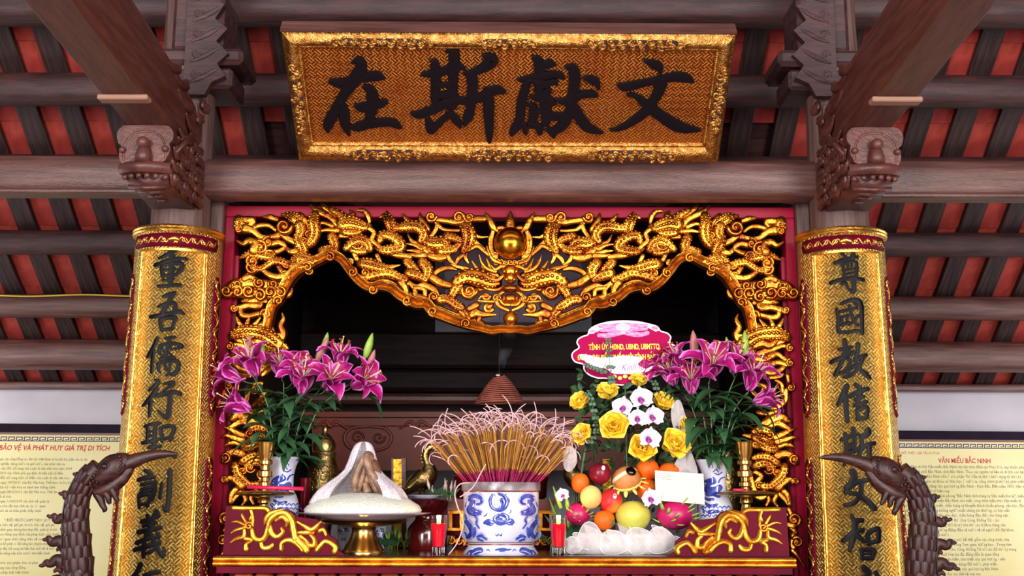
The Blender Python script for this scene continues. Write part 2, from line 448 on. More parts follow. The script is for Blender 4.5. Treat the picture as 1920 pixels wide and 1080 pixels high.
# big beams coming forward from the column heads
for s in (-1, 1):
    b = MB(); y0, y1 = 5.0, 1.4
    def zb(Y): return 3.127+.079*(4.45-Y)
    W_, H_ = .097, .30
    sec = [(-W_+.02, 0), (W_-.02, 0), (W_, .02), (W_, .10), (W_+.012, .13), (W_+.012, .24), (W_-.02, H_), (-W_+.02, H_), (-W_-.012, .24), (-W_-.012, .13), (-W_, .10), (-W_, .02)]
    vs = []; fs = []; n = len(sec); K = 10
    for q in range(K+1):
        Y = y0+(y1-y0)*q/K; e = max(0, (Y-4.45)/.55)
        for (a, h) in sec: vs.append((s*CX+a*(1-.1*e), Y, zb(Y)+h*(1-.15*e*e)))
    for q in range(K): fs += [(q*n+i, q*n+(i+1) % n, (q+1)*n+(i+1) % n, (q+1)*n+i) for i in range(n)]
    root = thing('bracket_beam', f'thick brown beam reaching forward overhead from the {side(s)} column, above its dragon head', 'beam', (s*CX, 4.0, zb(4.0)))
    b.add(vs, fs+[tuple(range(n))[::-1], tuple(range(K*n, K*n+n))]).build('beam_body', M['wood_y'], root, auto=35)
    MB().box((s*CX, 4.18, zb(4.18)-.008), (.20, .055, .022), bev=.005).build('batten', mat('pale_batten_wood', (150, 112, 92), rough=.6), root, smooth=False, label='pale narrow batten across the beam underside')
    # carved leaves on the inner flank and a small moulded cushion above
    lf = MB(); xi = s*(CX-W_-.012)
    def fl(u, v, h): return V((xi+(-s)*(-1)*(-1)*h*1.0, u, v))
    def flank(u, v, h): return V((s*(CX-W_-.010)-s*h, u, v))
    for (Y, z, a, L) in ((4.86, 3.10, 70, .17), (4.80, 3.17, 50, .20), (4.70, 3.25, 38, .20), (4.62, 3.33, 30, .18), (4.84, 3.25, 80, .18), (4.74, 3.13, 20, .16), (4.5, 3.36, 20, .2), (4.9, 3.34, 100, .12)):
        a = math.radians(a); pts = [(Y+L*t*-math.cos(a)+.03*math.sin(t*5), z+L*t*math.sin(a)*.6+.03*math.cos(t*4), .012+.035*math.sin(PI*min(1, t+.15))) for t in (0, .25, .5, .75, 1)]
        lf.stroke(pts, flank, .5, 'groove', 4)
        lf.stroke(curl(pts[0][0], pts[0][1], .028, 200, -1.2, .02), flank, .5, 'round', 2)
    lf.build('carved_leaves', M['wood_carved'], root)
    # carved block stack on the column head behind the beam
    k = thing('carved_cushion_block', f'dark carved block and leaf bracket on top of the {side(s)} column head', 'bracket', (s*1.47, 5.0, 3.4))
    MB().box((s*1.44, 5.0, 3.50), (.30, .26, .10), bev=.015).box((s*1.44, 5.0, 3.60), (.40, .30, .08), bev=.02).box((s*1.46, 5.0, 3.78), (.24, .28, .30), bev=.02).build('block', M['wood_dark'], k, smooth=False)
    lv = MB()
    fr = lambda u, v, h: V((u, 4.825-h, v))
    ol = [(s*1.50, 3.40), (s*1.50, 3.98), (s*1.42, 3.98), (s*1.36, 3.95), (s*1.39, 3.88), (s*1.33, 3.84), (s*1.37, 3.77), (s*1.31, 3.72), (s*1.36, 3.66), (s*1.30, 3.60), (s*1.35, 3.55), (s*1.31, 3.49), (s*1.37, 3.46), (s*1.40, 3.40)]
    lv.prism(ol, fr, -.04, 0.0)
    for i in range(5):
        z = 3.46+.10*i
        lv.stroke([(s*1.47, z, .012), (s*1.42, z+.02, .024), (s*1.37, z+.05, .02), (s*1.34, z+.07, .006)], fr, .35, 'groove', 3)
        lv.stroke(curl(s*1.45, z+.04, .022, 0, 1.1*s, .012), fr, .35, 'round', 2)
    lv.build('carved_leaves', M['wood_dark'], k, auto=40)
# ---------------------------------------------------------------- inner sanctum behind the arch
MB().box((-1.36, 6.6, 1.5), (.05, 2.72, 3.0)).build('wall_left', M['wood_shaded'], kind='structure')
MB().box((1.36, 6.6, 1.5), (.05, 2.72, 3.0)).build('wall_right', M['wood_shaded'], kind='structure')
MB().box((0, 6.14, 3.03), (2.77, 1.80, .04)).build('ceiling', M['wood_shaded'], kind='structure')
MB().box((0, 7.06, 2.69), (2.67, .04, .68)).build('wall_back', M['wood_shaded'], kind='structure')  # added dark panel, hides the lit purlins so the upper depth stays dark
# ---------------------------------------------------------------- couplet boards on the columns
def Rb(z): return .192+(2.76-z)/(2.76-1.28)*.018
def colmap(s):
    ax, ay = s*CX, CY
    def f(u, v, h=0.0):
        d = ray(u, v); z = 2.0; p = None
        for _ in range(5):
            R = Rb(z)+h; a = d.x*d.x+d.y*d.y; ox, oy = CAM.x-ax, CAM.y-ay
            b_ = ox*d.x+oy*d.y; c_ = ox*ox+oy*oy-R*R; D = b_*b_-a*c_
            t = (-b_-math.sqrt(max(D, 0)))/a; p = CAM+d*t; z = p.z
        return p
    return f
def colarc(s):
    """(arc metres from the board's middle, height) on the board; arc counts towards the altar axis"""
    def f(u, v, h=0.0):
        th = u/.2+math.radians(10); R = Rb(v)+h
        return V((s*CX-s*R*math.sin(th), CY-R*math.cos(th), v))
    return f
def yz(y): return P(960, y, CY-.2).z
CH = {}
CH['L'] = [
 (240, 440, 6.75, '590,200,60 480,260,50 390,300,30; 350,385,50 500,330,50 620,300,45 740,310,40; 560,250,60 550,400,60 540,560,60 530,640,50; 420,420,40 440,520,50 450,545,30; 430,390,40 560,360,45 680,370,60 660,450,60 600,510,40; 450,450,35 600,430,35; 450,520,35 590,500,35; 440,580,30 570,560,35; 385,650,40 480,650,45 580,635,45 655,640,50'),
 (240, 440, 6.75, '450,780,35 520,755,50 590,740,50; 560,760,60 510,860,55 430,1000,55; 390,910,40 500,870,50 590,870,50 590,960,60 560,1000,40; 290,1040,50 400,1020,50 550,990,50 640,970,60 700,1000,40'),
 (230, 590, 6.75, '470,60,40 480,140,45 500,200,40; 480,60,40 600,35,45 670,40,50 640,120,45 630,180,40; 500,190,40 630,175,40'),
 (230, 590, 6.75, '440,300,50 400,390,50 350,480,50 310,540,30; 390,450,50 375,600,45 365,730,40; 540,300,35 610,290,40 655,285,40; 600,300,40 570,400,45 540,540,45; 470,390,35 460,470,45; 480,390,35 600,360,40 720,380,45 755,410,35 660,430,35; 500,420,30 520,460,30; 480,500,30 510,530,28; 595,400,30 620,440,30; 580,480,28 620,510,28; 480,560,40 580,545,45 650,540,40; 540,560,40 500,600,35; 445,620,40 455,700,40 475,730,30; 450,620,35 560,590,40 690,590,50 700,680,50 640,760,50 600,740,30; 530,620,35 540,690,35; 600,610,35 580,740,35 550,770,30'),
 (220, 700, 6.75, '480,80,30 520,100,50 470,160,50 410,210,40; 500,200,50 440,280,55 370,360,50 320,410,30; 420,310,50 415,420,50 405,535,35; 600,130,30 690,115,50 710,135,45 640,180,40 580,220,25; 505,285,50 600,260,55 720,235,55 795,260,45; 665,270,60 660,400,60 640,530,65 600,555,50 520,480,30'),
 (220, 700, 6.75, '350,670,35 440,640,40 530,630,40; 380,680,40 380,780,40 370,880,40; 490,640,45 475,740,45 470,850,45 460,950,50; 390,740,30 480,720,30; 385,800,35 480,780,35; 320,880,45 420,860,50 530,830,40; 545,700,45 560,790,45 570,860,30; 550,690,40 640,665,50 720,690,50 690,780,50 670,840,40; 570,830,40 690,810,45; 400,940,40 470,930,45 550,920,40; 330,1060,45 560,1010,45 660,1015,45 730,1060,40'),
 (210, 840, 4.5, '280,190,30 320,210,40 330,240,30; 225,270,35 290,250,40 355,245,30; 250,310,30 330,290,30; 250,350,30 330,330,30; 240,380,30 320,360,30; 225,400,30 230,500,30; 230,410,30 320,390,35 300,490,30; 240,480,25 290,470,25; 360,290,40 355,380,35 340,440,25; 420,300,30 405,420,30; 490,190,40 485,320,40 475,450,40 460,530,40 430,495,20'),
 (210, 840, 4.5, '300,570,35 320,600,30; 375,540,45 340,600,35; 255,620,40 330,600,35 395,570,35; 265,660,30 370,630,30; 225,710,40 330,690,40 410,670,35; 330,600,30 325,700,30; 210,800,40 290,770,35 400,750,30; 290,720,30 270,820,35 265,915,35; 190,860,35 260,840,40 400,800,35; 320,720,35 370,820,40 430,920,35 435,840,20; 400,790,30 350,860,30 290,890,25; 380,720,30 400,740,30'),
 (210, 840, 4.5, '240,985,45 215,1040,40 170,1090,30; 205,1060,40 200,1140,40; 280,1075,40 340,1055,40 395,1045,40; 250,1150,40 400,1120,45')]
CH['R'] = [
 (1510, 440, 6.75, '460,240,40 520,290,40; 590,210,50 610,250,50 570,300,40; 380,360,50 480,320,50 650,285,45; 460,330,40 490,480,45 490,560,40; 480,360,40 620,340,40 650,400,45 640,530,45; 530,330,30 540,420,30; 580,330,30 590,400,30; 490,450,30 620,430,30; 500,500,30 630,480,30; 325,610,50 450,570,50 600,550,50 735,570,45; 610,540,50 615,650,55 610,730,50 540,680,25; 460,620,35 510,610,40 530,660,40'),
 (1520, 550, 6.75, '330,200,40 350,330,45 345,440,45 380,500,40; 390,130,40 500,85,50 600,90,55 640,150,55 650,300,50 650,430,50 660,510,40; 350,490,40 480,490,45 590,470,40 660,510,30; 380,230,40 470,210,40 580,190,40; 490,160,40 520,270,40 560,370,45 600,400,30; 560,130,40 580,150,35; 395,300,35 400,350,35; 400,300,30 470,280,35 460,330,30; 390,400,40 480,370,45; 600,280,35 560,340,35 490,400,25'),
 (1520, 550, 6.75, '430,600,60 440,700,60 430,780,60; 360,710,40 460,690,45 520,680,40; 260,870,50 350,830,55 450,790,60 540,750,50; 490,720,40 400,860,50 310,1030,50; 480,830,50 510,870,45 470,940,50 475,1040,50 430,1060,40; 380,1010,40 500,950,40 560,920,40; 600,650,60 590,750,50 560,850,40; 580,840,40 640,800,45 700,780,45; 660,820,50 590,960,50 500,1040,45; 560,870,40 620,960,55 700,1020,55 750,1070,40'),
 (1530, 640, 4.5, '260,380,45 220,470,45 185,540,25; 250,450,45 255,560,40 265,670,35; 335,365,30 370,390,40; 285,465,35 360,425,40 435,400,35; 330,490,30 370,480,30 400,465,30; 325,540,30 380,525,30 425,510,30; 345,580,30 355,650,35; 350,580,30 430,555,35 425,640,35; 350,660,30 430,645,30; 380,430,30 350,490,30 350,540,30'),
 (1530, 640, 4.5, '220,830,35 290,800,35 350,785,30; 245,780,30 255,860,35 255,940,30; 315,740,40 325,830,35 330,930,30; 260,870,25 320,860,25; 260,910,25 325,895,25; 240,960,30 360,910,30; 440,750,45 440,780,45 385,800,40; 385,810,35 385,900,35 360,970,30; 380,900,30 440,870,35 490,860,35; 450,880,40 450,990,35; 280,980,28 240,1040,28; 320,970,28 350,1010,28'),
 (1540, 840, 4.5, '265,205,60 280,240,50 250,290,40 215,330,40; 215,335,50 300,290,45 385,270,35; 340,310,35 330,390,40 280,460,40 200,480,30; 205,370,35 290,390,35 380,440,45 450,510,45'),
 (1540, 840, 4.5, '255,570,30 280,610,40 340,610,40; 285,620,50 280,700,50 260,790,45 240,860,35; 185,780,40 270,720,45 350,690,35; 290,720,40 360,790,35; 390,730,40 400,810,40; 395,720,35 480,680,40 480,780,40; 405,800,35 485,785,35; 340,860,35 345,930,35; 340,860,35 445,860,40 430,920,40; 350,895,20 420,890,20; 345,930,35 430,930,35'),
 (1540, 840, 4.5, '360,1010,50 400,1060,50 350,1100,40; 460,1050,35 480,1100,35; 290,1130,40 420,1110,40 520,1120,40')]
for s in (-1, 1):
    cm, ca = colmap(s), colarc(s)
    zt = yz(432); zb_ = .75
    root = thing('couplet_board', 'gilded curved couplet board on the left column, its eight-character line beginning with 重' if s < 0 else 'gilded curved couplet board on the right column, its line beginning with 尊', 'couplet board', (s*CX, CY-.2, zb_))
    b = MB(); nu, nv = 40, 24; b.uv = []
    A = math.radians(93)
    for j in range(nv+1):
        for i in range(nu+1):
            z = zb_+(zt-zb_)*j/nv; u = (-A+2*A*i/nu)*.2
            b.v.append(ca(u, z, 0)); b.uv.append((u, z))
    for j in range(nv):
        for i in range(nu):
            a = j*(nu+1)+i; b.f.append((a, a+1, a+nu+2, a+nu+1)); b.mi.append(0)
    k0 = len(b.v)
    for j in (0, nv):                                   # inner face closes the shell's thickness
        for i in range(nu+1):
            z = zb_+(zt-zb_)*j/nv; u = (-A+2*A*i/nu)*.2; b.v.append(ca(u, z, -.022)); b.uv.append((u, z))
    for i in range(nu):
        b.f.append((nv*(nu+1)+i, nv*(nu+1)+i+1, k0+nu+2+i, k0+nu+1+i)); b.f.append((i, i+1, k0+i+1, k0+i)); b.f.append((k0+i, k0+i+1, k0+nu+2+i, k0+nu+1+i)); b.mi += [0]*3
    b.build('board', M['diaper'], root, auto=60)
    def arcstrip(bld, u0, u1, z0, z1, prof, n=24, vert=False):
        """a moulding: prof is (across 0..1, height); runs along u (vert False) or along z (vert True)"""
        K = len(prof); st = len(bld.v)
        for i in range(n+1):
            for (t, h) in prof:
                u, z = ((u0+(u1-u0)*t, z0+(z1-z0)*i/n) if vert else (u0+(u1-u0)*i/n, z0+(z1-z0)*t))
                bld.v.append(ca(u, z, h))
        for i in range(n):
            for j in range(K-1):
                a = st+i*K+j; bld.f.append((a, a+1, a+K+1, a+K)); bld.mi.append(0)
        return bld
    arcstrip(MB(), -.33, .33, zt-.004, zt+.026, [(0, -.02), (0, .012), (.25, .016), (.5, .012), (.75, .016), (1, .012), (1, -.03)], 30).build('top_rim', M['gold_bright'], root, auto=40)
    zs = zt-.008
    bandz0, bandz1 = yz(463), yz(438)
    pn = MB(); n = 24; uw = .235
    def lz(u, z0, z1):        # lozenge-ended panel height at u
        e = min(1.0, (uw-abs(u))/.03); return (z0+z1)/2, (z1-z0)/2*math.sqrt(max(0, 1-(1-e)**2))
    for i in range(n+1):
        u = -uw+2*uw*i/n; zc, hz = lz(u, bandz0, bandz1)
        pn.v += [ca(u, zc-hz, .001), ca(u, zc-hz, .006), ca(u, zc+hz, .006), ca(u, zc+hz, .001)]
    for i in range(n):
        for j in range(3): a = i*4+j; pn.f.append((a, a+1, a+5, a+4)); pn.mi.append(0)
    pn.build('red_band', M['red_dark'], root)
    g = MB()
    zc = (bandz0+bandz1)/2; hz = (bandz1-bandz0)/2
    for i in range(9):
        u = -.18+.045*i
        g.stroke([(u-.03, zc-.012, .006), (u-.01, zc+.014, .007), (u+.012, zc-.012, .007), (u+.03, zc+.012, .006)], ca, .6, 'round', 3, base=.006)
        g.stroke(curl(u, zc, .013, i*70, 1.1, .006), ca, .6, 'round', 2, base=.006)
    g.stroke([(-.02, zc, .02), (0, zc+.006, .028), (.02, zc, .02)], ca, .5, 'round', 3, base=.006)
    g.build('band_scroll', M['gold_bright'], root)
    mo = MB()
    PRF = [(0, 0), (.1, .008), (.3, .010), (.42, .004), (.58, .004), (.7, .010), (.9, .008), (1, 0)]
    for u in (-.150, .150): arcstrip(mo, u-.013, u+.013, zb_, bandz0-.018, PRF, 20, True)
    arcstrip(mo, -.163, .163, bandz0-.022, bandz0-.004, [(0, 0), (.2, .010), (.8, .010), (1, 0)], 24)
    mo.build('moulding', M['gold_bright'], root, auto=50)
    for us in (-1, 1):
        for (y0, y1) in ((508, 778), (852, 1130)):
            z0, z1 = yz(y1), yz(y0); cp = MB(); u0 = .246; wd = .036; n = 20
            for i in range(n+1):
                z = z0+(z1-z0)*i/n; e = min(1, min(i, n-i)/2.0); ww = wd*math.sqrt(max(0.02, 1-(1-e)**2))
                cp.v += [ca(us*(u0-ww), z, .001), ca(us*(u0-ww), z, .005), ca(us*(u0+ww), z, .005), ca(us*(u0+ww), z, .001)]
            for i in range(n):
                for j in range(3): a = i*4+j; cp.f.append((a, a+1, a+5, a+4)); cp.mi.append(0)
            po = cp.build('side_cartouche', M['red_dark'], root)
            gs = MB(); m = int((z1-z0)/.055)
            for i in range(m):
                z = z0+.04+.055*i; q = 1 if i % 2 else -1
                gs.stroke([(us*(u0-.018*q), z-.03, .006), (us*(u0+.016*q), z, .008), (us*(u0-.018*q), z+.03, .006)], ca, .6, 'round', 3, base=.004)
                gs.stroke(curl(us*(u0+.012*q), z+.012, .014, 90*i, 1.0*q, .006), ca, .6, 'round', 2, base=.004)
            gs.build('cartouche_scroll', M['gold_bright'], po)
    for (ox, oy, k, data) in CH['L' if s < 0 else 'R']:
        c = MB()
        for st in parse(data): c.stroke([(ox+p[0]/k, oy+p[1]/k, p[2]/k) for p in st], cm, .007, 'brush', 4, base=.002, dw=1.12)
        c.build('character', M['ink'], root, auto=50)
# ---------------------------------------------------------------- plaque
pb, ptp = P(954, 302, 4.84), P(954, 59, 4.33)
upv = (ptp-pb).normalized(); pn_ = V((1, 0, 0)).cross(upv).normalized()
if pn_.y > 0: pn_ = -pn_
pm = planemap(pb, pn_)
root = thing('name_plaque', 'large tilted gilded plaque with four black characters above the altar arch', 'plaque', pb)
OC = [(527, 57), (1380, 62), (1346, 303), (561, 300)]; IC = [(567, 88), (1341, 94), (1316, 268), (588, 266)]
b = MB(); b.uv = []
cols_, rows_ = 8, 3
def lerp2(a, c, t): return (a[0]+(c[0]-a[0])*t, a[1]+(c[1]-a[1])*t)
for j in range(rows_+1):
    for i in range(cols_+1):
        q = lerp2(lerp2(IC[0], IC[1], i/cols_), lerp2(IC[3], IC[2], i/cols_), j/rows_)
        p = pm(q[0], q[1], -.004); b.v.append(p); b.uv.append((p.x, (p-pb).dot(upv)))
for j in range(rows_):
    for i in range(cols_):
        a = j*(cols_+1)+i; b.f.append((a, a+1, a+cols_+2, a+cols_+1)); b.mi.append(0)
b.build('field', M['diaper_plaque'], root)
bk = MB(); bk.prism(OC, pm, -.045, -.006); bk.build('backboard', M['wood_dark'], root, smooth=False)
MB().prism([(526, 50), (1381, 55), (1381, 62), (526, 57)], pm, -.05, .012).build('top_ledge', M['wood_x'], root, smooth=False)
RP = [(0, -.04), (0, .004), (.06, .012), (.14, .012), (.2, .018), (.38, .030), (.58, .032), (.76, .024), (.84, .012), (.90, .014), (.96, .012), (1, -.004)]
names = ('rail_top', 'rail_right', 'rail_bottom', 'rail_left')
for e in range(4):
    o0, o1, i0, i1 = OC[e], OC[(e+1) % 4], IC[e], IC[(e+1) % 4]
    r = MB(); n = 24
    for i in range(n+1):
        for (t, h) in RP:
            q = lerp2(lerp2(o0, o1, i/n), lerp2(i0, i1, i/n), t); r.v.append(pm(q[0], q[1], h))
    K = len(RP)
    for i in range(n):
        for j in range(K-1): a = i*K+j; r.f.append((a, a+1, a+K+1, a+K)); r.mi.append(0)
    ro = r.build(names[e].split('_')[0]+'_frame' if False else 'frame_rail', M['gold_plaque'], root, auto=60)
    # pierced cartouches with gilt foliage
    sp = {0: ((613, 803), (893, 1008), (1106, 1300)), 2: ((637, 795), (872, 1036), (1110, 1272)), 1: ((112, 252),), 3: ((110, 250),)}[e]
    for (a, c) in sp:
        def at(f, t):    # along, across in the rail
            if e in (0, 2):
                x = a+(c-a)*f; fo = (x-o0[0])/(o1[0]-o0[0]); 
            else:
                y = a+(c-a)*f; fo = (y-o0[1])/(o1[1]-o0[1])
            return lerp2(lerp2(o0, o1, fo), lerp2(i0, i1, fo), t)
        dk = MB(); ol = []
        m_ = 12
        for i in range(m_+1):
            f = i/m_; hw = .27*min(1, (min(f, 1-f)*6+.15)); ol.append(at(f, .50-hw))
        for i in range(m_, -1, -1):
            f = i/m_; hw = .27*min(1, (min(f, 1-f)*6+.15)); ol.append(at(f, .50+hw))
        base = .033
        nn = len(ol)//2
        for i in range(nn): dk.v += [pm(*ol[i], base-.003), pm(*lerp2(ol[i], ol[-1-i], .5), base+.0008), pm(*ol[-1-i], base-.006)]
        for i in range(nn-1):
            for j in range(2): q = i*3+j; dk.f.append((q, q+1, q+4, q+3)); dk.mi.append(0)
        dko = dk.build('cartouche', M['wood_dark'], ro)
        fo = MB(); L = math.hypot(at(1, .5)[0]-at(0, .5)[0], at(1, .5)[1]-at(0, .5)[1]); cnt = int(L/9)
        for i in range(cnt):
            f = (i+.5)/cnt; t = .5+.16*(1 if i % 2 else -1)*rnd.uniform(.4, 1)
            q = at(f, t); W_ = 5.5
            fo.stroke(curl(q[0], q[1], rnd.uniform(5, 8), rnd.uniform(0, 360), rnd.choice((-1.2, 1.2)), W_, 3.5), pm, .0011, 'round', 2, base=.033)
            q2 = at(max(0, min(1, f+rnd.uniform(-.06, .06))), rnd.uniform(.3, .7)); q3 = at(max(0, min(1, f+rnd.uniform(-.05, .05))), rnd.uniform(.25, .75))
            fo.stroke([(q2[0], q2[1], 2), (q[0], q[1], 6), (q3[0], q3[1], 2)], pm, .0011, 'round', 3, base=.033)
        fo.build('pierced_foliage', M['gold_plaque'], ro)
for (p0, p1) in (((563, 95), (586, 262)), ((1344, 100), (1320, 264))):
    bd = MB()
    for i in range(44):
        q = lerp2(p0, p1, i/43); bd.ball(pm(q[0], q[1], .012), .0046, 6)
    bd.build('bead_strip', M['gold_plaque'], root, kind='stuff')
PL = [(590, 80, 6.0, '185,430,60 280,455,110 400,430,110 520,395,110 640,375,115 720,375,110 770,390,50; 430,215,40 500,200,110 525,270,130 480,360,150 400,480,150 320,600,120 250,720,120 190,840,130 150,930,120 150,985,50; 310,690,90 335,780,120 335,870,130 360,960,90 390,1030,30; 465,700,50 520,720,110 620,710,110 720,690,100 780,660,70 805,665,50; 560,490,50 620,520,110 650,600,140 650,700,140 630,800,120 620,870,110; 415,940,50 490,940,110 620,905,110 760,890,100 860,890,100 930,920,80 965,945,40'),
 (765, 80, 5.684, '150,335,30 220,330,80 330,320,90 430,280,90 530,250,90 590,265,50; 240,180,20 280,215,90 295,330,110 290,480,100 290,600,100 310,680,90; 420,85,40 485,100,120 490,250,120 480,400,110 475,550,110 480,660,100; 300,450,60 460,440,60; 300,560,80 460,540,80; 380,630,80 460,620,80; 50,745,50 120,760,90 260,710,100 400,650,90 520,610,90 620,620,80 650,640,60; 205,800,50 230,870,100 250,920,100 330,850,80 420,770,60 440,740,30; 430,730,60 490,790,90 540,850,80 555,885,40; 790,120,20 860,150,110 900,190,130 830,240,120 740,290,90 680,310,70; 610,310,50 670,350,120 690,440,120 680,560,110 670,680,100 640,780,110 610,850,60; 690,600,90 780,570,100 870,510,100 960,495,100 1015,510,60; 860,500,100 860,620,120 860,750,115 865,880,100 868,980,80 868,1035,50'),
 (945, 90, 6.0, '320,95,30 375,130,110 400,220,120 400,300,120; 430,190,90 520,170,100 560,180,50; 165,345,40 230,350,80 350,320,80 480,300,90 580,290,80 640,310,80 665,330,40; 520,380,70 580,370,60 590,400,40; 260,390,90 220,520,110 190,660,115 180,800,110 130,890,110 90,950,70; 230,860,80 240,930,70 245,955,40; 300,360,50 400,390,90 480,400,100; 390,420,110 400,500,110 450,520,120 500,480,80; 310,540,50 400,560,90 520,590,100 560,610,60; 290,620,60 330,680,110 330,770,110 310,850,90; 450,620,120 480,720,130 470,820,110; 300,720,50 470,700,50; 300,850,60 400,880,80 400,930,80; 540,760,90 600,760,100 680,760,80; 490,900,60 550,940,100 560,985,40; 690,200,30 770,220,120 795,330,130 780,480,120 760,620,120 720,760,120 660,860,110 580,920,90 560,980,40; 590,560,30 660,590,80 760,560,90 880,510,90 990,505,85 1035,520,50; 770,620,100 830,730,120 880,820,130 960,890,110 1060,925,60 1105,935,30; 890,320,30 960,335,90 1030,370,100 1060,430,50'),
 (1135, 90, 6.0, '425,130,20 520,170,90 600,210,110 610,270,40; 150,410,50 220,435,100 400,395,90 600,355,90 780,320,110 900,330,110 975,365,50; 625,400,150 600,480,130 540,590,110 480,680,120 380,770,100 260,850,85 140,905,55 55,915,25; 255,520,40 330,530,60 430,610,100 530,690,130 640,770,130 780,860,140 900,900,110 1010,910,60 1065,915,30')]
for (ox, oy, k, data) in PL:
    c = MB()
    for i, st in enumerate(parse(data)): c.stroke([(ox+p[0]/k, oy+p[1]/k, p[2]/k) for p in st], pm, .012, 'brush', 5, base=-.002+.0004*i)
    c.build('character', M['ink_matt'], root, auto=50)
# ---------------------------------------------------------------- crimson frame with the gilded arch
FY = 5.12
arch = thing('altar_arch', 'crimson lacquered altar frame with pierced gilded dragon and cloud carving', 'altar arch', (0, FY, 0))
zt_ = P(960, 387, FY).z; zi = P(960, 408, FY).z
MB().box((0, FY+.04, (zt_+zi)/2), (2.706, .08, zt_-zi), bev=.004).build('top_rail', M['red'], arch, smooth=False)
for s in (-1, 1):
    MB().box((s*1.328, FY+.04, zi/2), (.05, .08, zi), bev=.004).build('stile', M['red'], arch, smooth=False)
    MB().box((s*1.296, FY+.055, zi/2-.09), (.022, .05, zi-.18), bev=.003).build('inner_stile', M['red'], arch, smooth=False)
am = ymap(FY-.012)
AX = 956.0
def mir(pts): return [(2*AX-p[0], p[1]+(AX-p[0])*2*.003, p[2]) for p in pts]
ZA = [('corner_scroll', '185,165,60 200,200,60 190,235,50; 200,165,40 290,170,45 260,215,30; 230,230,60 290,245,45 340,285,35 400,290,25 470,280,40; 290,225,25 350,205,30 410,210,25 450,240,20; 370,145,15 420,150,35 460,165,30; 490,260,40 540,300,40 600,330,40 640,360,40', [(185, 235, 30), (515, 215, 52)]),
 ('dragon_carving', '500,125,20 560,140,60 600,160,70 640,190,60; 520,125,15 545,150,30 560,170,30; 625,110,10 640,140,40 620,170,40; 625,200,60 640,250,60 620,300,60 640,350,70 660,385,50; 740,130,50 730,180,70 740,240,70 730,300,60 700,340,50; 780,35,8 800,70,30 850,110,35 880,180,40 930,220,40; 700,55,8 740,90,30 790,120,40 850,150,40 900,200,40; 850,90,30 920,130,50 960,180,60; 760,190,15 810,190,25 860,210,30; 770,250,12 830,240,25 900,245,30; 930,200,80 990,190,90 1040,200,80 1090,215,60 1130,210,30; 980,150,40 1010,120,30 990,95,12; 1040,95,12 1090,100,25 1120,140,30 1130,180,20; 950,250,50 1010,260,50 1060,250,30; 1130,230,30 1165,260,30 1150,310,30 1190,350,30 1220,380,25; 860,290,60 880,340,60 870,370,50; 920,280,30 980,280,30 1020,265,30; 640,150,30 680,180,30 700,230,30; 660,330,40 700,300,40', [(690, 275, 36), (1075, 205, 25), (1000, 170, 28)]),
 ('cloud_carving', '780,385,40 830,385,60 880,375,50; 960,370,40 1010,330,60 1060,310,70 1110,330,60 1130,370,50; 1000,380,40 1050,390,50 1090,390,50; 1020,410,30 1040,450,30; 170,315,10 220,340,30 260,320,40 310,340,50 300,390,60; 190,440,10 240,420,40 300,410,60 360,420,70 420,430,60; 420,340,35 480,330,35 520,360,30 480,390,30 430,400,30; 530,370,25 560,395,35 600,390,40 600,360,25; 300,520,45 350,520,40 400,490,40 440,465,45 500,470,50 545,490,40; 350,520,25 400,560,35 460,580,40 520,570,45; 470,500,30 500,540,40; 575,460,40 620,440,60 680,450,70 730,470,60; 570,500,60 640,500,50 700,490,40; 650,390,30 690,350,30; 640,400,30 680,430,30', [(345, 370, 46), (410, 425, 35), (400, 330, 35), (290, 470, 40), (290, 515, 40), (540, 485, 30), (520, 570, 35), (650, 465, 35), (700, 535, 30), (1050, 340, 40), (1095, 375, 30), (830, 380, 26)]),
 ('cloud_bracket', '80,690,60 150,640,90 250,620,80 350,630,80 450,640,80 550,670,60; 90,700,60 200,690,80 320,700,80 430,700,80 530,700,70 560,680,40; 200,600,30 260,560,40 270,545,20; 230,590,50 270,575,40 310,600,40', [(105, 685, 38), (185, 690, 40), (265, 685, 40), (345, 715, 40), (420, 690, 40), (495, 695, 38), (340, 625, 34), (180, 635, 30), (440, 635, 32)]),
 ('flame_scroll', '210,750,20 270,745,45 340,745,40 380,755,25; 350,760,30 330,790,40 260,785,40 200,800,40 160,810,40; 200,810,30 210,850,35 260,860,35 300,850,30 350,840,30; 170,870,15 190,910,30 220,940,30; 270,860,12 250,910,30 240,950,30; 340,870,12 300,920,30 270,950,30; 390,880,12 360,920,35 320,950,40; 160,990,40 220,970,70 290,975,80 360,990,80 420,1020,90 470,1060,80; 500,840,8 510,880,25 490,930,35 510,980,40 500,1020,40; 430,950,20 450,995,30 500,995,30; 140,1020,15 200,1040,30 260,1040,30; 420,900,30 400,940,40', [(155, 805, 25), (385, 850, 35)])]
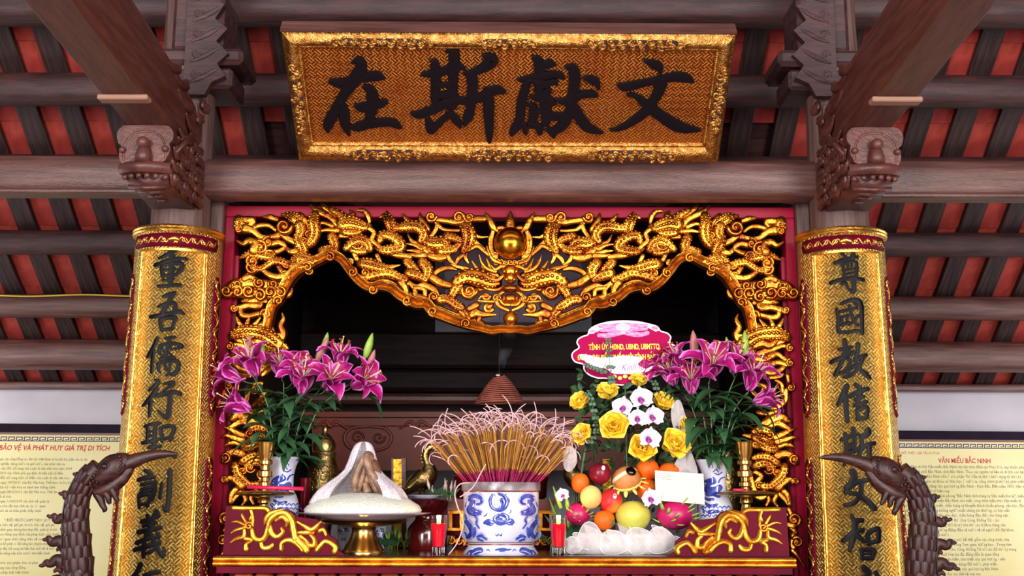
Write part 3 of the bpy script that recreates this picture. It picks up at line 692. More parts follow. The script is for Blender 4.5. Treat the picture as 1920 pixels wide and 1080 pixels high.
ZB = [('top_scroll', '520,150,35 560,200,35 540,260,30 500,310,30; 560,205,30 600,240,25 660,250,20 720,250,20; 560,170,35 640,180,35 700,190,40 760,180,35 840,165,40 910,165,40', [(515, 150, 37), (720, 155, 36), (800, 155, 36)]),
 ('dragon_carving', '130,150,15 170,140,40 200,180,70 220,230,70 210,270,50; 180,105,10 190,140,30 200,170,30; 130,330,40 150,290,60 200,290,60 270,330,70 290,380,60 220,400,70 150,400,50 110,380,30; 220,230,40 300,230,60 360,220,70 420,230,70 460,280,60 440,330,50; 300,125,8 330,170,30 370,200,30; 430,115,8 440,170,40 480,240,50; 340,280,10 370,330,25 420,350,25 460,380,40; 330,350,10 390,360,25 440,390,30; 335,400,10 390,405,25 450,420,30; 340,430,10 400,440,30 470,440,40; 445,350,30 480,400,50 520,430,50; 470,330,60 530,350,80 600,350,90 640,380,60; 590,400,70 650,400,60 700,380,40 740,340,40; 500,440,40 570,460,50 620,450,40; 630,300,50 690,310,50 730,330,40; 330,480,50 360,510,60 400,550,50; 450,490,60 490,540,70 480,600,50; 350,570,60 420,590,60 470,620,40; 640,440,30 660,480,30 700,510,15', [(610, 345, 32), (690, 390, 24)]),
 ('cloud_carving', '540,580,30 570,550,35 640,530,30 700,540,20; 520,600,50 580,640,50 640,660,45 690,670,30; 0,500,70 60,510,80 130,530,70 190,530,40 280,510,10; 40,600,50 120,580,50 200,570,60 270,600,50 320,620,50; 290,640,50 320,680,40 330,720,30; 340,640,40 400,670,30 460,660,40 540,700,40 560,740,40; 350,650,20 390,690,30 400,740,40 460,770,60; 390,680,25 460,690,30 470,740,30; 580,770,50 640,770,60 700,810,60 740,830,50; 800,840,40 860,810,40 880,795,15; 820,880,60 850,870,60 900,880,40 1000,880,12; 740,850,50 770,880,50 780,920,50; 880,900,25 870,930,30 900,960,40; 110,440,30 130,480,30; 220,430,30 290,440,40 360,450,30', [(20, 570, 36), (320, 735, 28), (535, 750, 32), (610, 770, 32), (785, 920, 30), (570, 640, 24), (240, 600, 22), (90, 520, 30)]),
 ('dragon_carving', '740,200,50 780,230,80 800,290,90 790,350,80 760,400,50; 830,280,40 880,300,20 960,295,8; 830,330,40 870,360,30 920,400,20 960,440,20; 980,250,30 970,320,25 970,400,30 1000,450,40; 800,400,20 860,370,30 900,400,25 940,430,25 980,450,30; 780,410,20 770,450,30 790,490,20; 700,500,20 720,460,30 760,430,25; 740,650,40 700,690,60 670,740,50; 700,640,60 780,600,90 870,610,110 950,640,90 1000,640,70; 740,720,30 800,750,40 850,710,40; 1000,600,60 940,560,50 900,510,30 890,470,8; 980,570,40 950,510,25 930,460,8; 900,590,40 860,540,30 820,480,8; 840,570,40 770,540,35 700,520,20 660,500,8; 920,120,10 950,170,35 980,230,40 1010,260,20; 940,680,30 880,690,30 850,700,30', [(800, 710, 50), (990, 440, 26), (900, 620, 36), (840, 625, 30)])]
OCC = set()
def occupy(st):
    for (x, y, w_) in crom(st, 6):
        r = int(w_*.75/3)+1
        for i in range(-r, r+1):
            for j in range(-r, r+1): OCC.add((int(x/3)+i, int(y/3)+j))
def relief(parts, ox, oy, k, mapf, mirror, mt, dw=1.36, hs=.0013, base=0.0):
    for (nm, data, curls) in parts:
        S = [[(ox+p[0]/k, oy+p[1]/k, p[2]/k) for p in st] for st in parse(data)]
        for st in S: occupy(st)
        for sgn in ((0, 1) if mirror else (0,)):
            b = MB(); i = 0
            for st in S:
                q = mir(st) if sgn else st; wide = sum(p[2] for p in st)/len(st)*dw
                cb = nm == 'cloud_bracket'
                b.stroke(q, mapf, hs*(.55 if cb else 1), 'groove', 4, base=base+.003*(i % 5), dw=dw*(.78 if cb else 1), sm=1); i += 1
                if wide > 15 and nm != 'cloud_bracket':                     # scales along the fat dragon bodies
                    c = crom(q, 5)
                    for j in range(1, len(c)-1, 2):
                        x, y, w_ = c[j]; dx, dy = c[j+1][0]-c[j-1][0], c[j+1][1]-c[j-1][1]; L = math.hypot(dx, dy) or 1
                        for t in (-.34, .0, .34):
                            b.ball(mapf(x-dy/L*w_*dw*t+dx/L*(2 if t == 0 else 0), y+dx/L*w_*dw*t+dy/L*(2 if t == 0 else 0), base+.003*((i-1) % 5)+hs*min(w_*dw, 40)*(.72-.3*abs(t))), (w_*.19*.0024,)*3, 7)
            for (cx, cy, r) in curls:
                r *= 1.12
                st = curl(ox+cx/k, oy+cy/k, r/k, (cx*7) % 360, 1.35 if int(cx) % 2 else -1.35, r*.72/k, r*.46/k)
                if not sgn: occupy(st)
                b.stroke(mir(st) if sgn else st, mapf, hs*1.4, 'round', 3, base=base+(.024 if nm == 'cloud_bracket' else .014), sm=1)
                c0 = (ox+cx/k, oy+cy/k, 3); c0 = mir([c0])[0] if sgn else c0
                b.ball(mapf(c0[0], c0[1], base+.014), r*.42/k*.0025, 8)
            b.build(nm, [mt, M['gold_edge']], arch, auto=70)
relief(ZA, 400, 370, 3.856, am, True, M['gold'])
relief(ZB, 680, 370, 4.0, am, True, M['gold'])
# the inner moulding of the arch
edge = [(499, 640, 12), (502, 619, 12), (511, 577, 13), (524, 562, 13), (540, 531, 15), (555, 512, 15), (576, 499, 14), (597, 489, 13), (620, 479, 13), (641, 487, 12), (659, 510, 12), (675, 528, 12), (693, 539, 12), (715, 537, 12), (735, 542, 13), (748, 553, 13), (762, 561, 14), (782, 570, 14), (799, 570, 15), (812, 584, 15), (830, 592, 14), (855, 602, 13), (872, 608, 12), (888, 612, 12), (905, 616, 11), (922, 620, 11), (940, 618, 10), (957, 619, 10)]
for sgn in (0, 1):
    b = MB(); b.stroke(mir(edge) if sgn else edge, am, .0016, 'trough', 4, base=.006, dw=1.6, sm=1)
    for (x, y) in ((578, 503), (620, 484), (662, 512), (700, 545), (764, 566), (812, 586), (874, 608), (524, 566)):
        st = curl(x, y, 9, x % 360, 1.3, 6, 4); b.stroke(mir(st) if sgn else st, am, .0018, 'round', 3, base=.026, sm=1)
    e2 = [(p[0]-6*(1 if i < 9 else -.2), p[1]-11*(1 if i >= 9 else .4), p[2]*.8) for i, p in enumerate(edge[4:-3])]
    b.stroke(mir(e2) if sgn else e2, am, .0014, 'groove', 4, base=-.004, sm=1)
    b.build('arch_moulding', [M['gold'], M['gold_edge']], arch, auto=70)
# small scrolls that tie the tracery together
def floor_y(x):
    for i in range(len(edge)-1):
        if edge[i][0] <= x <= edge[i+1][0]: return edge[i][1]+(edge[i+1][1]-edge[i][1])*(x-edge[i][0])/(edge[i+1][0]-edge[i][0])
    return 640
fr0 = random.Random(12); fills = []
for _ in range(2600):
    x, y = fr0.uniform(452, 925), fr0.uniform(414, 600)
    if x > 500 and y > floor_y(x)-14: continue
    if math.hypot(x-957, y-460) < 40: continue
    cx_, cy_ = int(x/3), int(y/3)
    if any((cx_+i, cy_+j) in OCC for i in (-1, 0, 1) for j in (-1, 0, 1)): continue
    if not any((cx_+i, cy_+j) in OCC for i in range(-3, 4) for j in range(-3, 4)): continue
    st = curl(x, y, fr0.uniform(6.5, 10), fr0.uniform(0, 360), fr0.choice((-1.25, 1.25)), 6.5, 4)
    a = fr0.uniform(0, 6.28); tail = [(x+math.cos(a)*16, y+math.sin(a)*12, 2), (x+math.cos(a+.5)*9, y+math.sin(a+.5)*8, 6), (x, y, 7)]
    if fr0.random() < .55: fills.append((st, tail)); occupy(st); occupy(tail)
    if len(fills) > 46: break
for sgn in (0, 1):
    b = MB()
    for i, (st, tail) in enumerate(fills):
        for q in (st, tail): b.stroke(mir(q) if sgn else q, am, .0012, 'groove', 3, base=-.006+.003*(i % 3), dw=1.2, sm=1)
    b.build('small_scrolls', [M['gold'], M['gold_edge']], arch, auto=70, kind='stuff')
# centre: flaming pearl and dragon face
MB().ball(am(957, 460, .05), (.076, .055, .076), 28).build('pearl', mat('smooth_gilded_pearl', (226, 150, 40), (170, 96, 24), 5, None, .18, 1.0), arch)
c = MB()
c.stroke([(957, 432, 22), (957, 418, 20), (957, 408, 13), (957, 398, 3)], am, .0012, 'groove', 4, base=.02)
for s in (-1, 1):
    c.stroke([(957+s*4, 434, 8), (957+s*18, 428, 9), (957+s*32, 436, 8), (957+s*38, 450, 8), (957+s*36, 470, 9), (957+s*26, 488, 10), (957+s*10, 494, 10)], am, .0012, 'groove', 4, base=.01)
for i in range(-3, 4): c.stroke(curl(957+i*9, 493+abs(i)*.6, 6, i*40, 1.2, 4.5), am, .0012, 'round', 2, base=.02)
c.build('pearl_flame', M['gold'], arch, auto=70)
f = MB()
def fb(x, y, rx, ry, h, dep=.03): f.ball(am(x, y, h), (rx*.0025, dep, ry*.0025), 14)
fb(957, 512, 17, 13, .03); fb(957, 526, 12, 11, .055, .03); fb(946, 514, 5, 5, .058, .015); fb(968, 514, 5, 5, .058, .015); fb(950, 530, 5, 4, .075, .015); fb(964, 530, 5, 4, .075, .015)
fb(957, 545, 18, 7, .045, .03); fb(957, 563, 17, 10, .03, .035)
for s in (-1, 1):
    X = lambda d: 957+s*d
    for st in ([(X(6), 505, 7), (X(16), 502, 9), (X(28), 508, 7), (X(36), 500, 3)], [(X(14), 520, 8), (X(24), 528, 9), (X(34), 526, 7), (X(44), 516, 3)], [(X(12), 540, 7), (X(26), 546, 7), (X(42), 544, 5), (X(56), 538, 2)], [(X(10), 548, 6), (X(22), 556, 8), (X(26), 568, 9), (X(18), 578, 8), (X(4), 584, 6)], [(X(2), 574, 6), (X(14), 572, 6), (X(20), 560, 5)],
               [(X(22), 534, 7), (X(36), 536, 8), (X(50), 530, 6), (X(62), 520, 3)], [(X(20), 564, 6), (X(34), 568, 6), (X(60), 566, 3)], [(X(18), 496, 7), (X(32), 490, 7), (X(40), 476, 4), (X(44), 464, 2)], [(X(28), 512, 8), (X(44), 506, 7), (X(54), 494, 5), (X(58), 480, 2)]):
        f.stroke(st, am, .0013, 'groove', 4, base=.03)
    f.stroke(curl(X(26), 562, 8, 0, 1.2*s, 5), am, .0013, 'round', 3, base=.04); f.stroke(curl(X(38), 528, 9, 0, 1.2*s, 6), am, .0013, 'round', 3, base=.03)
for i in range(5): f.stroke([(945+i*6, 560, 4), (945+i*6, 567, 3.5)], am, .002, 'round', 2, base=.06)
f.build('dragon_face', M['gold'], arch, auto=70)
MB().ball(am(957, 599, .02), (.034, .03, .034), 16).build('lower_pearl', M['gold'], arch)
# carving down the two sides
ZC = [('dragon_carving', '740,0,50 720,40,50 760,60,40 810,40,40 830,0,40; 830,20,60 900,30,90 1000,30,100 1080,30,90 1150,60,60; 700,160,50 760,130,70 820,170,80 860,210,60; 720,90,20 770,110,40 800,130,40; 850,140,50 930,110,60 1000,130,50 1060,80,30 1100,50,10; 900,200,50 980,170,50 1050,150,40 1120,130,30 1180,150,40; 880,240,50 960,240,60 1060,200,40 1110,230,30 1180,270,40; 900,290,50 980,300,60 1060,270,40 1140,290,40; 940,340,50 1010,360,50 1080,340,40 1120,310,30; 1000,400,30 1080,390,30 1110,370,20; 780,220,50 840,270,60 900,330,60 960,390,40; 800,300,30 850,350,40 900,390,30', [(1170, 150, 30), (1170, 275, 30), (800, 160, 34), (1010, 40, 30), (930, 40, 30)]),
 ('cloud_carving', '1030,650,50 1090,630,50 1140,570,40 1130,520,40 1180,480,30; 1050,420,20 1100,450,30 1110,520,30; 890,620,40 930,600,40 970,640,30; 900,690,30 940,700,30 960,680,20; 900,460,30 960,480,40 1010,540,40 1030,620,40; 860,520,30 900,560,40 920,640,40; 940,700,30 1000,700,30 1060,680,20; 1150,380,30 1160,430,30', [(1175, 480, 30), (960, 520, 34), (900, 600, 26)]),
 ('lion_mask', '880,900,70 930,930,90 1000,950,70; 950,790,60 1020,750,70 1100,730,60 1160,760,40 1190,740,10; 1000,800,50 1060,780,50 1130,810,40 1190,840,25 1220,820,8; 1050,900,50 1120,870,40 1180,840,25 1220,830,8; 1060,940,50 1130,920,40 1200,900,25 1240,920,8; 1040,990,50 1120,960,40 1190,970,25 1220,990,8; 1060,1050,40 1130,1030,40 1200,1050,30; 870,850,50 930,830,60 990,850,60; 940,980,50 1000,1000,60 1050,1000,50; 800,960,40 860,960,60 900,970,50; 780,880,20 830,890,40 870,900,40', [(920, 945, 34), (1000, 880, 34), (1060, 760, 30)])]
ZD = [('cloud_carving', '1060,150,50 1130,130,50 1190,160,40 1220,200,30; 900,220,60 960,200,60 1020,230,50 1040,280,40; 890,270,30 940,300,40 900,350,40; 950,380,50 1010,380,50 1060,340,60 1100,300,60 1120,230,50; 1060,400,50 1110,350,50 1160,330,40 1200,350,30; 1080,440,30 1120,480,30 1150,520,25; 960,430,40 1000,480,30 980,530,20; 1060,450,30 1040,500,30 1070,540,15; 880,440,40 930,470,50 980,440,40; 880,160,40 940,150,50 1000,160,50 1060,200,50; 1120,420,40 1150,460,40 1160,520,30; 860,300,30 870,360,40 890,420,40', [(1195, 170, 36), (920, 375, 26), (1205, 345, 26), (1000, 250, 36), (1060, 270, 30)]),
 ('flame_scroll', '1150,600,30 1190,600,40 1220,620,30; 1170,700,40 1210,740,30; 1150,680,40 1190,690,40; 1180,880,25 1220,920,20 1290,1030,10; 1150,560,30 1170,600,30; 1190,760,30 1180,840,30 1200,860,30', [(1190, 640, 45), (1215, 815, 38)])]
relief(ZC, 1220, 620, 4.5, am, True, M['gold'])
relief(ZD, 1200, 820, 4.153, am, True, M['gold'])
# ---------------------------------------------------------------- altar table
TY0 = 4.72; TZ = P(946, 1043, TY0).z; TX0, TX1 = P(400, 1052, TY0).x, P(1492, 1052, TY0).x
tb = thing('altar_table', 'crimson altar table with gilded double-beaded front edge, bearing the offerings', 'altar', ((TX0+TX1)/2, 5.3, 0))
tc_, tw = (TX0+TX1)/2, TX1-TX0
MB().box((tc_, 5.40, TZ-.024), (tw-.012, 1.34, .048), bev=.004).build('tabletop', mat('dark_glossy_tabletop', (60, 16, 22), (44, 14, 20), 4, None, .2, coat=.3), tb, smooth=False)
e = MB()
for (y0, r) in ((1049.5, .0095), (1058.5, .0105)):
    z = P(946, y0, TY0).z; e.tube([(TX0, TY0, z), (TX1, TY0, z)], r, 10)
e.build('edge_moulding', M['gold_table'], tb, auto=50)
z1, z0 = P(946, 1064, TY0).z, P(946, 1076, TY0).z
MB().box((tc_, TY0+.03, (z1+z0)/2), (tw-.03, .06, z1-z0)).box((tc_, 5.4, (z1+z0)/2-.02), (tw-.1, 1.2, .05)).build('cove', M['red_dark'], tb, smooth=False)
fr = MB(); k = 26
zf = P(946, 1076, TY0+.03).z
for i in range(k): fr.box((TX0+.08+(tw-.16)*(i+.5)/k, TY0+.035, zf-.04), ((tw-.16)/k*.9, .05, .078), bev=.008)
fr.build('frieze_blocks', mat('orange_gilt_frieze', (150, 70, 30), (110, 40, 24), 20, None, .4, .4), tb, smooth=False)
MB().box((tc_, 5.4, .62), (tw-.2, 1.1, 1.2)).build('body', M['red_dark'], tb, smooth=False)
for sx in (-1, 1):
    for yy in (4.80, 5.98): MB().box((tc_+sx*(tw/2-.1), yy, .62), (.10, .10, 1.24), bev=.01).build('leg', M['red_dark'], tb, smooth=False)
# corner brackets standing on the table's front edge
BY = 4.76
bm_ = ymap(BY)
M['gold_vine'] = mat('yellow_gilt_vine', (236, 178, 66), (206, 130, 36), 18, None, .36, .85, bump=50, bstr=.25)
OUT = [(140, 535), (200, 535), (330, 538), (470, 545), (482, 572), (560, 558), (640, 570), (690, 620), (760, 628), (850, 640), (905, 690), (940, 760), (1000, 800), (1012, 880), (1060, 912), (1065, 922), (115, 922)]
BR = '200,550,30 330,553,30 440,553,32 470,570,30; 335,565,25 350,620,25 350,680,20; 300,660,25 270,610,22 262,595,8; 290,680,22 230,655,18 185,660,8; 285,700,25 220,720,20 180,745,8; 285,720,25 280,770,30 220,790,25 175,820,10; 345,720,30 360,780,40 410,800,40 450,770,40 470,700,35 490,640,40 540,600,45 600,590,45 650,640,45 670,720,45 680,790,45; 440,680,10 460,630,40 500,590,40 580,570,30; 480,690,40 500,750,40 540,775,35 585,740,30 575,710,25; 290,790,30 340,800,35 300,830,30 300,870,40; 415,820,30 430,860,35 480,860,40 505,835,25; 530,650,20 580,620,40 620,650,40 610,690,20; 640,600,30 660,650,40 665,720,45 690,790,45 740,840,50 770,880,50; 575,870,40 580,820,35 640,800,40 700,830,45 740,870,50; 700,660,20 750,690,30 800,720,40 830,710,40 880,660,20; 710,740,20 760,740,30 820,740,30; 720,770,25 760,800,20 790,840,40 830,840,40 830,790,35 800,760,25; 850,880,40 880,840,35 920,810,35 990,850,40 985,890,40; 870,730,30 900,720,30 920,760,20; 330,640,20 345,600,16'
for s in (-1, 1):
    def tr(p, s=s):
        x, y = 390+p[0]/4.154, 820+p[1]/4.154
        if s > 0: x = 1898-x; y += 2.5
        return (x, y)
    root = thing('corner_bracket', f'crimson scroll-edged corner panel with gilded vine on the {side(s)} end of the altar edge', 'bracket', (P(tr((500, 950))[0], 1040, BY).x, BY, TZ))
    MB().prism([tr(p) for p in OUT], bm_, -.03, 0).build('panel', M['red_dark'], root, smooth=False)
    g = MB()
    for i, st in enumerate(parse(BR)): g.stroke([(*tr(p), p[2]/4.154) for p in st], bm_, .0014, 'groove', 4, base=.001+.001*(i % 4), dw=1.25, sm=1)
    g.stroke(curl(*tr((320, 690)), 8, 0, 1.3*s, 5), bm_, .0013, 'round', 3, base=.004)
    g.build('gilded_vine', [M['gold_vine'], M['gold_edge']], root, auto=70)
# ---------------------------------------------------------------- things on the altar
def lp(cx, Y, prof, zbase=None, ztop=None):
    """photograph outline (row, half width) around column cx at depth Y -> (axis base point, lathe profile bottom to top)"""
    pts = sorted(((P(cx, y, Y).z, hw*MPP(Y, y)) for y, hw in prof), key=lambda q: q[0])
    z0 = pts[0][0] if zbase is None else zbase
    c = P(cx, prof[0][0], Y); c.z = z0
    return c, [(r, max(0.0, z-z0)) for z, r in pts]
def lathe_px(cx, Y, prof, zbase=None, n=28):
    c, pr = lp(cx, Y, prof, zbase); return c, MB().lathe(pr, c, n)
def lathemap(c, pr):
    """paint on a turned body: pixel -> point on its surface (+h)"""
    zs = [c.z+z for r, z in pr]; rs = [r for r, z in pr]
    def R(z):
        for i in range(len(zs)-1):
            if zs[i] <= z <= zs[i+1] and zs[i+1] > zs[i]: return rs[i]+(rs[i+1]-rs[i])*(z-zs[i])/(zs[i+1]-zs[i])
        return rs[0] if z < zs[0] else rs[-1]
    def f(u, v, h=0.0):
        d = ray(u, v); z = P(u, v, c.y).z; p = None; ox, oy = CAM.x-c.x, CAM.y-c.y
        for _ in range(5):
            r = R(z)+h; a = d.x*d.x+d.y*d.y; b_ = ox*d.x+oy*d.y; D = b_*b_-a*(ox*ox+oy*oy-r*r)
            p = CAM+d*((-b_-math.sqrt(max(D, 0)))/a); z = p.z
        return p
    return f
# ---- incense bowl
BYY = 4.99
bc, bpr = lp(939, BYY, [(1041, 71), (1034, 69), (1024, 62), (1021, 62.5), (1018, 61), (1012, 65), (1004, 69), (985, 70), (925, 71), (921, 71), (920, 74), (908, 74), (904.5, 72.5)], TZ)
top_z = bpr[-1][1]
bowl = thing('incense_bowl', 'large white porcelain incense bowl with blue dragons, full of incense sticks', 'bowl', bc)
MB().lathe(bpr[:-3], bc, 48).build('bowl_body', M['porcelain'], bowl, auto=50)
MB().lathe(bpr[-4:]+[(bpr[-1][0]-.010, top_z-.001), (bpr[-1][0]-.016, top_z-.03)], bc, 48).build('rim', mat('smoke_stained_rim', (150, 140, 150), (108, 92, 92), 14, None, .3, c3=(186, 180, 190)), bowl, auto=50, label='grimy smoke-stained rim')
MB().lathe([(bpr[-1][0]-.012, top_z-.03), (.08, top_z-.018), (.0, top_z-.012)], bc, 24).build('ash_bed', mat('incense_ash', (120, 92, 88), (150, 120, 110), 60, None, .95), bowl)
bmap = lathemap(bc, bpr)
rb = MB()
for (y0, y1) in ((921.5, 1.2), (1021, 1.4), (1017, .8)):
    rb.stroke([(869+140*i/24, y0, y1*2) for i in range(25)], bmap, .0006, 'brush', 1, base=.0004)
rb.build('brown_band', mat('brown_band_glaze', (120, 70, 60), rough=.3), bowl)
pt = MB(); k = 4.908
def bs(data, w=1.0):
    for st in parse(data): pt.stroke([(740+p[0]/k, 860+p[1]/k, p[2]/k*w) for p in st], bmap, .0008, 'brush', 4, base=.0004)
bs('900,330,20 880,380,30 890,440,30 930,470,30 980,465,50 1020,430,50 1030,380,40 1000,340,30 960,325,25; 985,380,40 1000,410,50 980,450,40; 880,350,10 870,390,16 885,430,10; 1040,360,10 1055,390,16 1040,420,10; 960,330,8 950,315,10; 1010,345,8 1030,325,10; 925,345,8 915,325,10')
bs('960,520,30 920,550,40 960,590,50 1020,580,40 1040,540,40 990,515,40; 960,550,22 985,555,20; 830,590,30 860,575,40 900,590,40; 850,600,26 890,605,30; 1030,590,30 1070,570,40 1090,585,30; 1050,600,30 1080,605,20; 820,530,8 840,520,10 850,500,8; 1050,500,8 1070,490,10 1065,470,8; 930,700,10 945,710,12 955,690,8; 965,700,10 980,710,12 985,690,8')
for m in (0, 1):
    D = '690,380,40 720,345,50 770,350,50 800,380,40 790,410,26 760,420,30; 720,400,60 700,450,60 740,480,50 790,490,30; 690,440,50 680,480,50 720,510,46 790,510,20; 740,530,20 760,560,24 750,600,24 780,640,14; 660,580,50 690,620,60 710,670,60 690,710,50 660,720,40 645,690,40; 740,640,30 735,690,34 725,720,24; 760,720,24 800,710,40 840,740,24; 770,740,30 810,755,26; 660,400,10 650,440,14; 700,335,10 680,350,14; 650,520,20 660,550,26'
    for st in parse(D):
        q = [((1962-p[0]) if m else p[0], p[1], p[2]*.8) for p in st]
        pt.stroke([(740+p[0]/k, 860+p[1]/k, p[2]/k) for p in q], bmap, .0008, 'brush', 4, base=.0004)
    D2 = '700,870,20 740,840,30 790,830,30 810,850,14; 720,885,14 770,865,20 800,860,12; 660,880,12 690,850,18 720,845,14; 845,845,8 860,835,10 875,850,8'
    for st in parse(D2):
        q = [((1962-p[0]) if m else p[0], p[1], p[2]) for p in st]
        pt.stroke([(740+p[0]/k, 860+p[1]/k, p[2]/k) for p in q], bmap, .0008, 'brush', 3, base=.0004)
bs('930,840,14 960,835,20 1000,835,30 1040,840,20 1070,835,10; 970,850,16 1010,850,14')
pt.build('blue_painting', M['cobalt'], bowl)
M['wash'] = mat('pale_cobalt_wash', (150, 150, 196), (184, 184, 214), 40, None, .2)
for m in (0, 1):
    wsh = MB()
    for st in parse(D): wsh.stroke([(740+((1962-p[0]) if m else p[0])/k, 860+p[1]/k, p[2]/k*1.7) for p in st], bmap, .0004, 'brush', 3, base=.0001)
    wsh.build('pale_blue_wash', M['wash'], bowl)
# ---- incense sticks, each its own thing
MS = [mat('magenta_dyed_stick', (176, 14, 92), (150, 10, 70), 30, None, .7), mat('tan_incense', (188, 132, 52), (160, 104, 40), 30, None, .85), mat('pale_pink_ash', (232, 190, 190), (214, 168, 172), 40, None, .9)]
ir = random.Random(21); m1 = MPP(BYY, 900)
for i in range(215):
    rr = math.sqrt(ir.random())*.145; aa = ir.uniform(0, 2*PI)
    bx, by = rr*math.cos(aa), rr*math.sin(aa)
    z0 = bc.z+top_z-.03
    lean = 1.18*bx/.145+ir.uniform(-.16, .16); leany = -.25*by/.145*-1+ir.uniform(-.15, .15)
    d = V((lean*.82, leany*.35, 1)).normalized()
    L = ir.uniform(.235, .315)*(1-.07*abs(lean))
    if ir.random() < .08: L *= .6
    p0 = V((bc.x+bx, bc.y+by, z0)); p1 = p0+d*(.05+ir.uniform(.02, .04)+.01*abs(lean)); p2 = p0+d*L
    b = MB(); r = .0021
    b.tube([p0, p1], r*.9, 5, 0, False); b.tube([p1, p1.lerp(p2, .5), p2], r*1.25, 5, 1, False)
    # the ash curls over, mostly outwards
    if ir.random() < .86:
        n = 9; La = ir.uniform(.05, .13); turn = ir.choice((1, 1, 1, -1))*ir.uniform(.6, 3.4)*(1 if (bx+ir.uniform(-.05, .05)) > 0 else -1)
        ang = math.atan2(d.x, d.z); q = p2.copy(); pts = [q.copy()]; yd = ir.uniform(-.4, .4)
        for j in range(n):
            ang += turn/n; st = La/n
            q = q+V((math.sin(ang)*st, yd*st, math.cos(ang)*st)); pts.append(q.copy())
        b.tube(pts, [r*1.15]*(n)+[r*.8], 5, 2, True)
    o = b.build('incense_stick', MS)
    tag(o, 'thin burnt incense stick with curled pale ash standing in the blue and white bowl', 'incense stick', 'incense sticks in the porcelain bowl')
# two bent ash sticks fallen over the rim
for j, (pts, lb) in enumerate((([(882, 905), (862, 908), (853, 925), (858, 950), (868, 975), (866, 995), (856, 1020), (841, 1040)], 'long drooping pale incense ash hanging down the left of the bowl to the table'), ([(911, 870), (900, 890), (888, 912), (872, 926), (862, 932)], 'short pale ash stick leaning across the left rim of the bowl'))):
    Y = 4.80
    q = crom([(p[0], p[1]) for p in pts], 4); b = MB(); b.tube([P(u, v, Y) for u, v in q], .0026, 6)
    tag(b.build('incense_stick', MS[2]), lb, 'incense stick')
# ---- candle glasses
GL = NT('clear_glass'); GL.b.inputs['Transmission Weight'].default_value = 1.0; GL.b.inputs['Roughness'].default_value = .03; GL.b.inputs['IOR'].default_value = 1.4; GL.b.inputs['Base Color'].default_value = (1, .97, .95, 1)
M['glass'] = GL.m
M['wax'] = mat('red_candle_wax', (240, 6, 44), rough=.5, sss=.2, spec=.05)
M['flame'] = mat('candle_flame', (255, 214, 120), emis=((255, 150, 40), 9))
for (cx, lb) in ((822, 'red candle burning in a clear glass left of the incense bowl'), (1047.5, 'red candle burning in a clear glass right of the incense bowl')):
    Y = 4.83; c, pr = lp(cx, Y, [(1041, 12), (1032, 11.5), (1024, 11.5), (1010, 13.5), (990, 15.5), (966, 16.5)], TZ)
    r = thing('candle_glass', lb, 'candle', c)
    inner = [(max(.004, q-.0022), z if i else .03) for i, (q, z) in enumerate(pr)]
    MB().lathe(pr+[(pr[-1][0]-.0022, pr[-1][1])]+inner[::-1][1:-3]+[(inner[2][0], .032), (0, .032)], c, 24).build('glass', M['glass'], r, auto=60)
    c2, p2 = lp(cx, Y, [(1030, 10.6), (1010, 12.7), (990, 14.6), (987, 14.7)], None); c2.z = c.z+.034
    p2 = [(q, z) for q, z in p2]
    MB().lathe(p2+[(.004, p2[-1][1]-.003)], c2, 20).build('wax', M['wax'], r, auto=50)
    zt_c = P(cx, 987, Y).z
    MB().tube([V((c.x, c.y, zt_c-.006)), V((c.x, c.y, zt_c+.008))], .0012, 5).build('wick', M['ink'], r)
    MB().lathe([(0, 0), (.007, .007), (.0085, .013), (.005, .022), (0, .034)], V((c.x, c.y, zt_c+.004)), 12).build('flame', M['flame'], r)
    pl_ = bpy.data.lights.new('candle_light', 'POINT'); pl_.energy = .9; pl_.color = (1, .62, .28); pl_.shadow_soft_size = .01
    po_ = bpy.data.objects.new('candle_light', pl_); col.objects.link(po_); po_.parent = r; po_.location = V((0, 0, zt_c+.04-c.z))
# ---- tray of rice
TYY = 4.98
c, b = lathe_px(681, TYY, [(1040, 41), (1034, 41), (1030, 38), (1022, 34), (1012, 27), (1000, 23), (992, 22), (989, 24), (986, 40), (982, 66), (976, 84), (974.5, 85)], TZ, 36)
tr_ = thing('brass_stand', 'polished brass footed stand holding the plate of sticky rice', 'stand', c); b.build('foot', M['brass'], tr_, auto=45)
c, b = lathe_px(684, TYY, [(975, 66), (970, 88), (965, 110), (962, 123.5), (960.8, 125)], None, 40); zp = c.z
tag(b.build('rice_plate', mat('pale_plate_glaze', (214, 206, 222), (196, 186, 206), 4, None, .15, coat=.3), auto=60), 'wide pale plate with upturned rim on the brass stand', 'plate')
c, pr = lp(681, TYY, [(963, 108), (957, 110), (948, 104), (938, 88), (929, 66), (925, 40), (923, 12), (922.5, 0)], None)
rc = MB().lathe(pr, c, 44)
for v in rc.v:
    a = rnd.uniform(-.0035, .0035); v.z += a; v.x += rnd.uniform(-.002, .002)
tag(rc.build('sticky_rice', mat('sticky_rice_grain', (246, 246, 232), (236, 236, 218), 90, None, .7, bump=160, bstr=.9, sss=.1)), 'broad flattened mound of cooked sticky rice on the pale plate', 'rice', kind='thing')
zr = P(681, 924, TYY).z
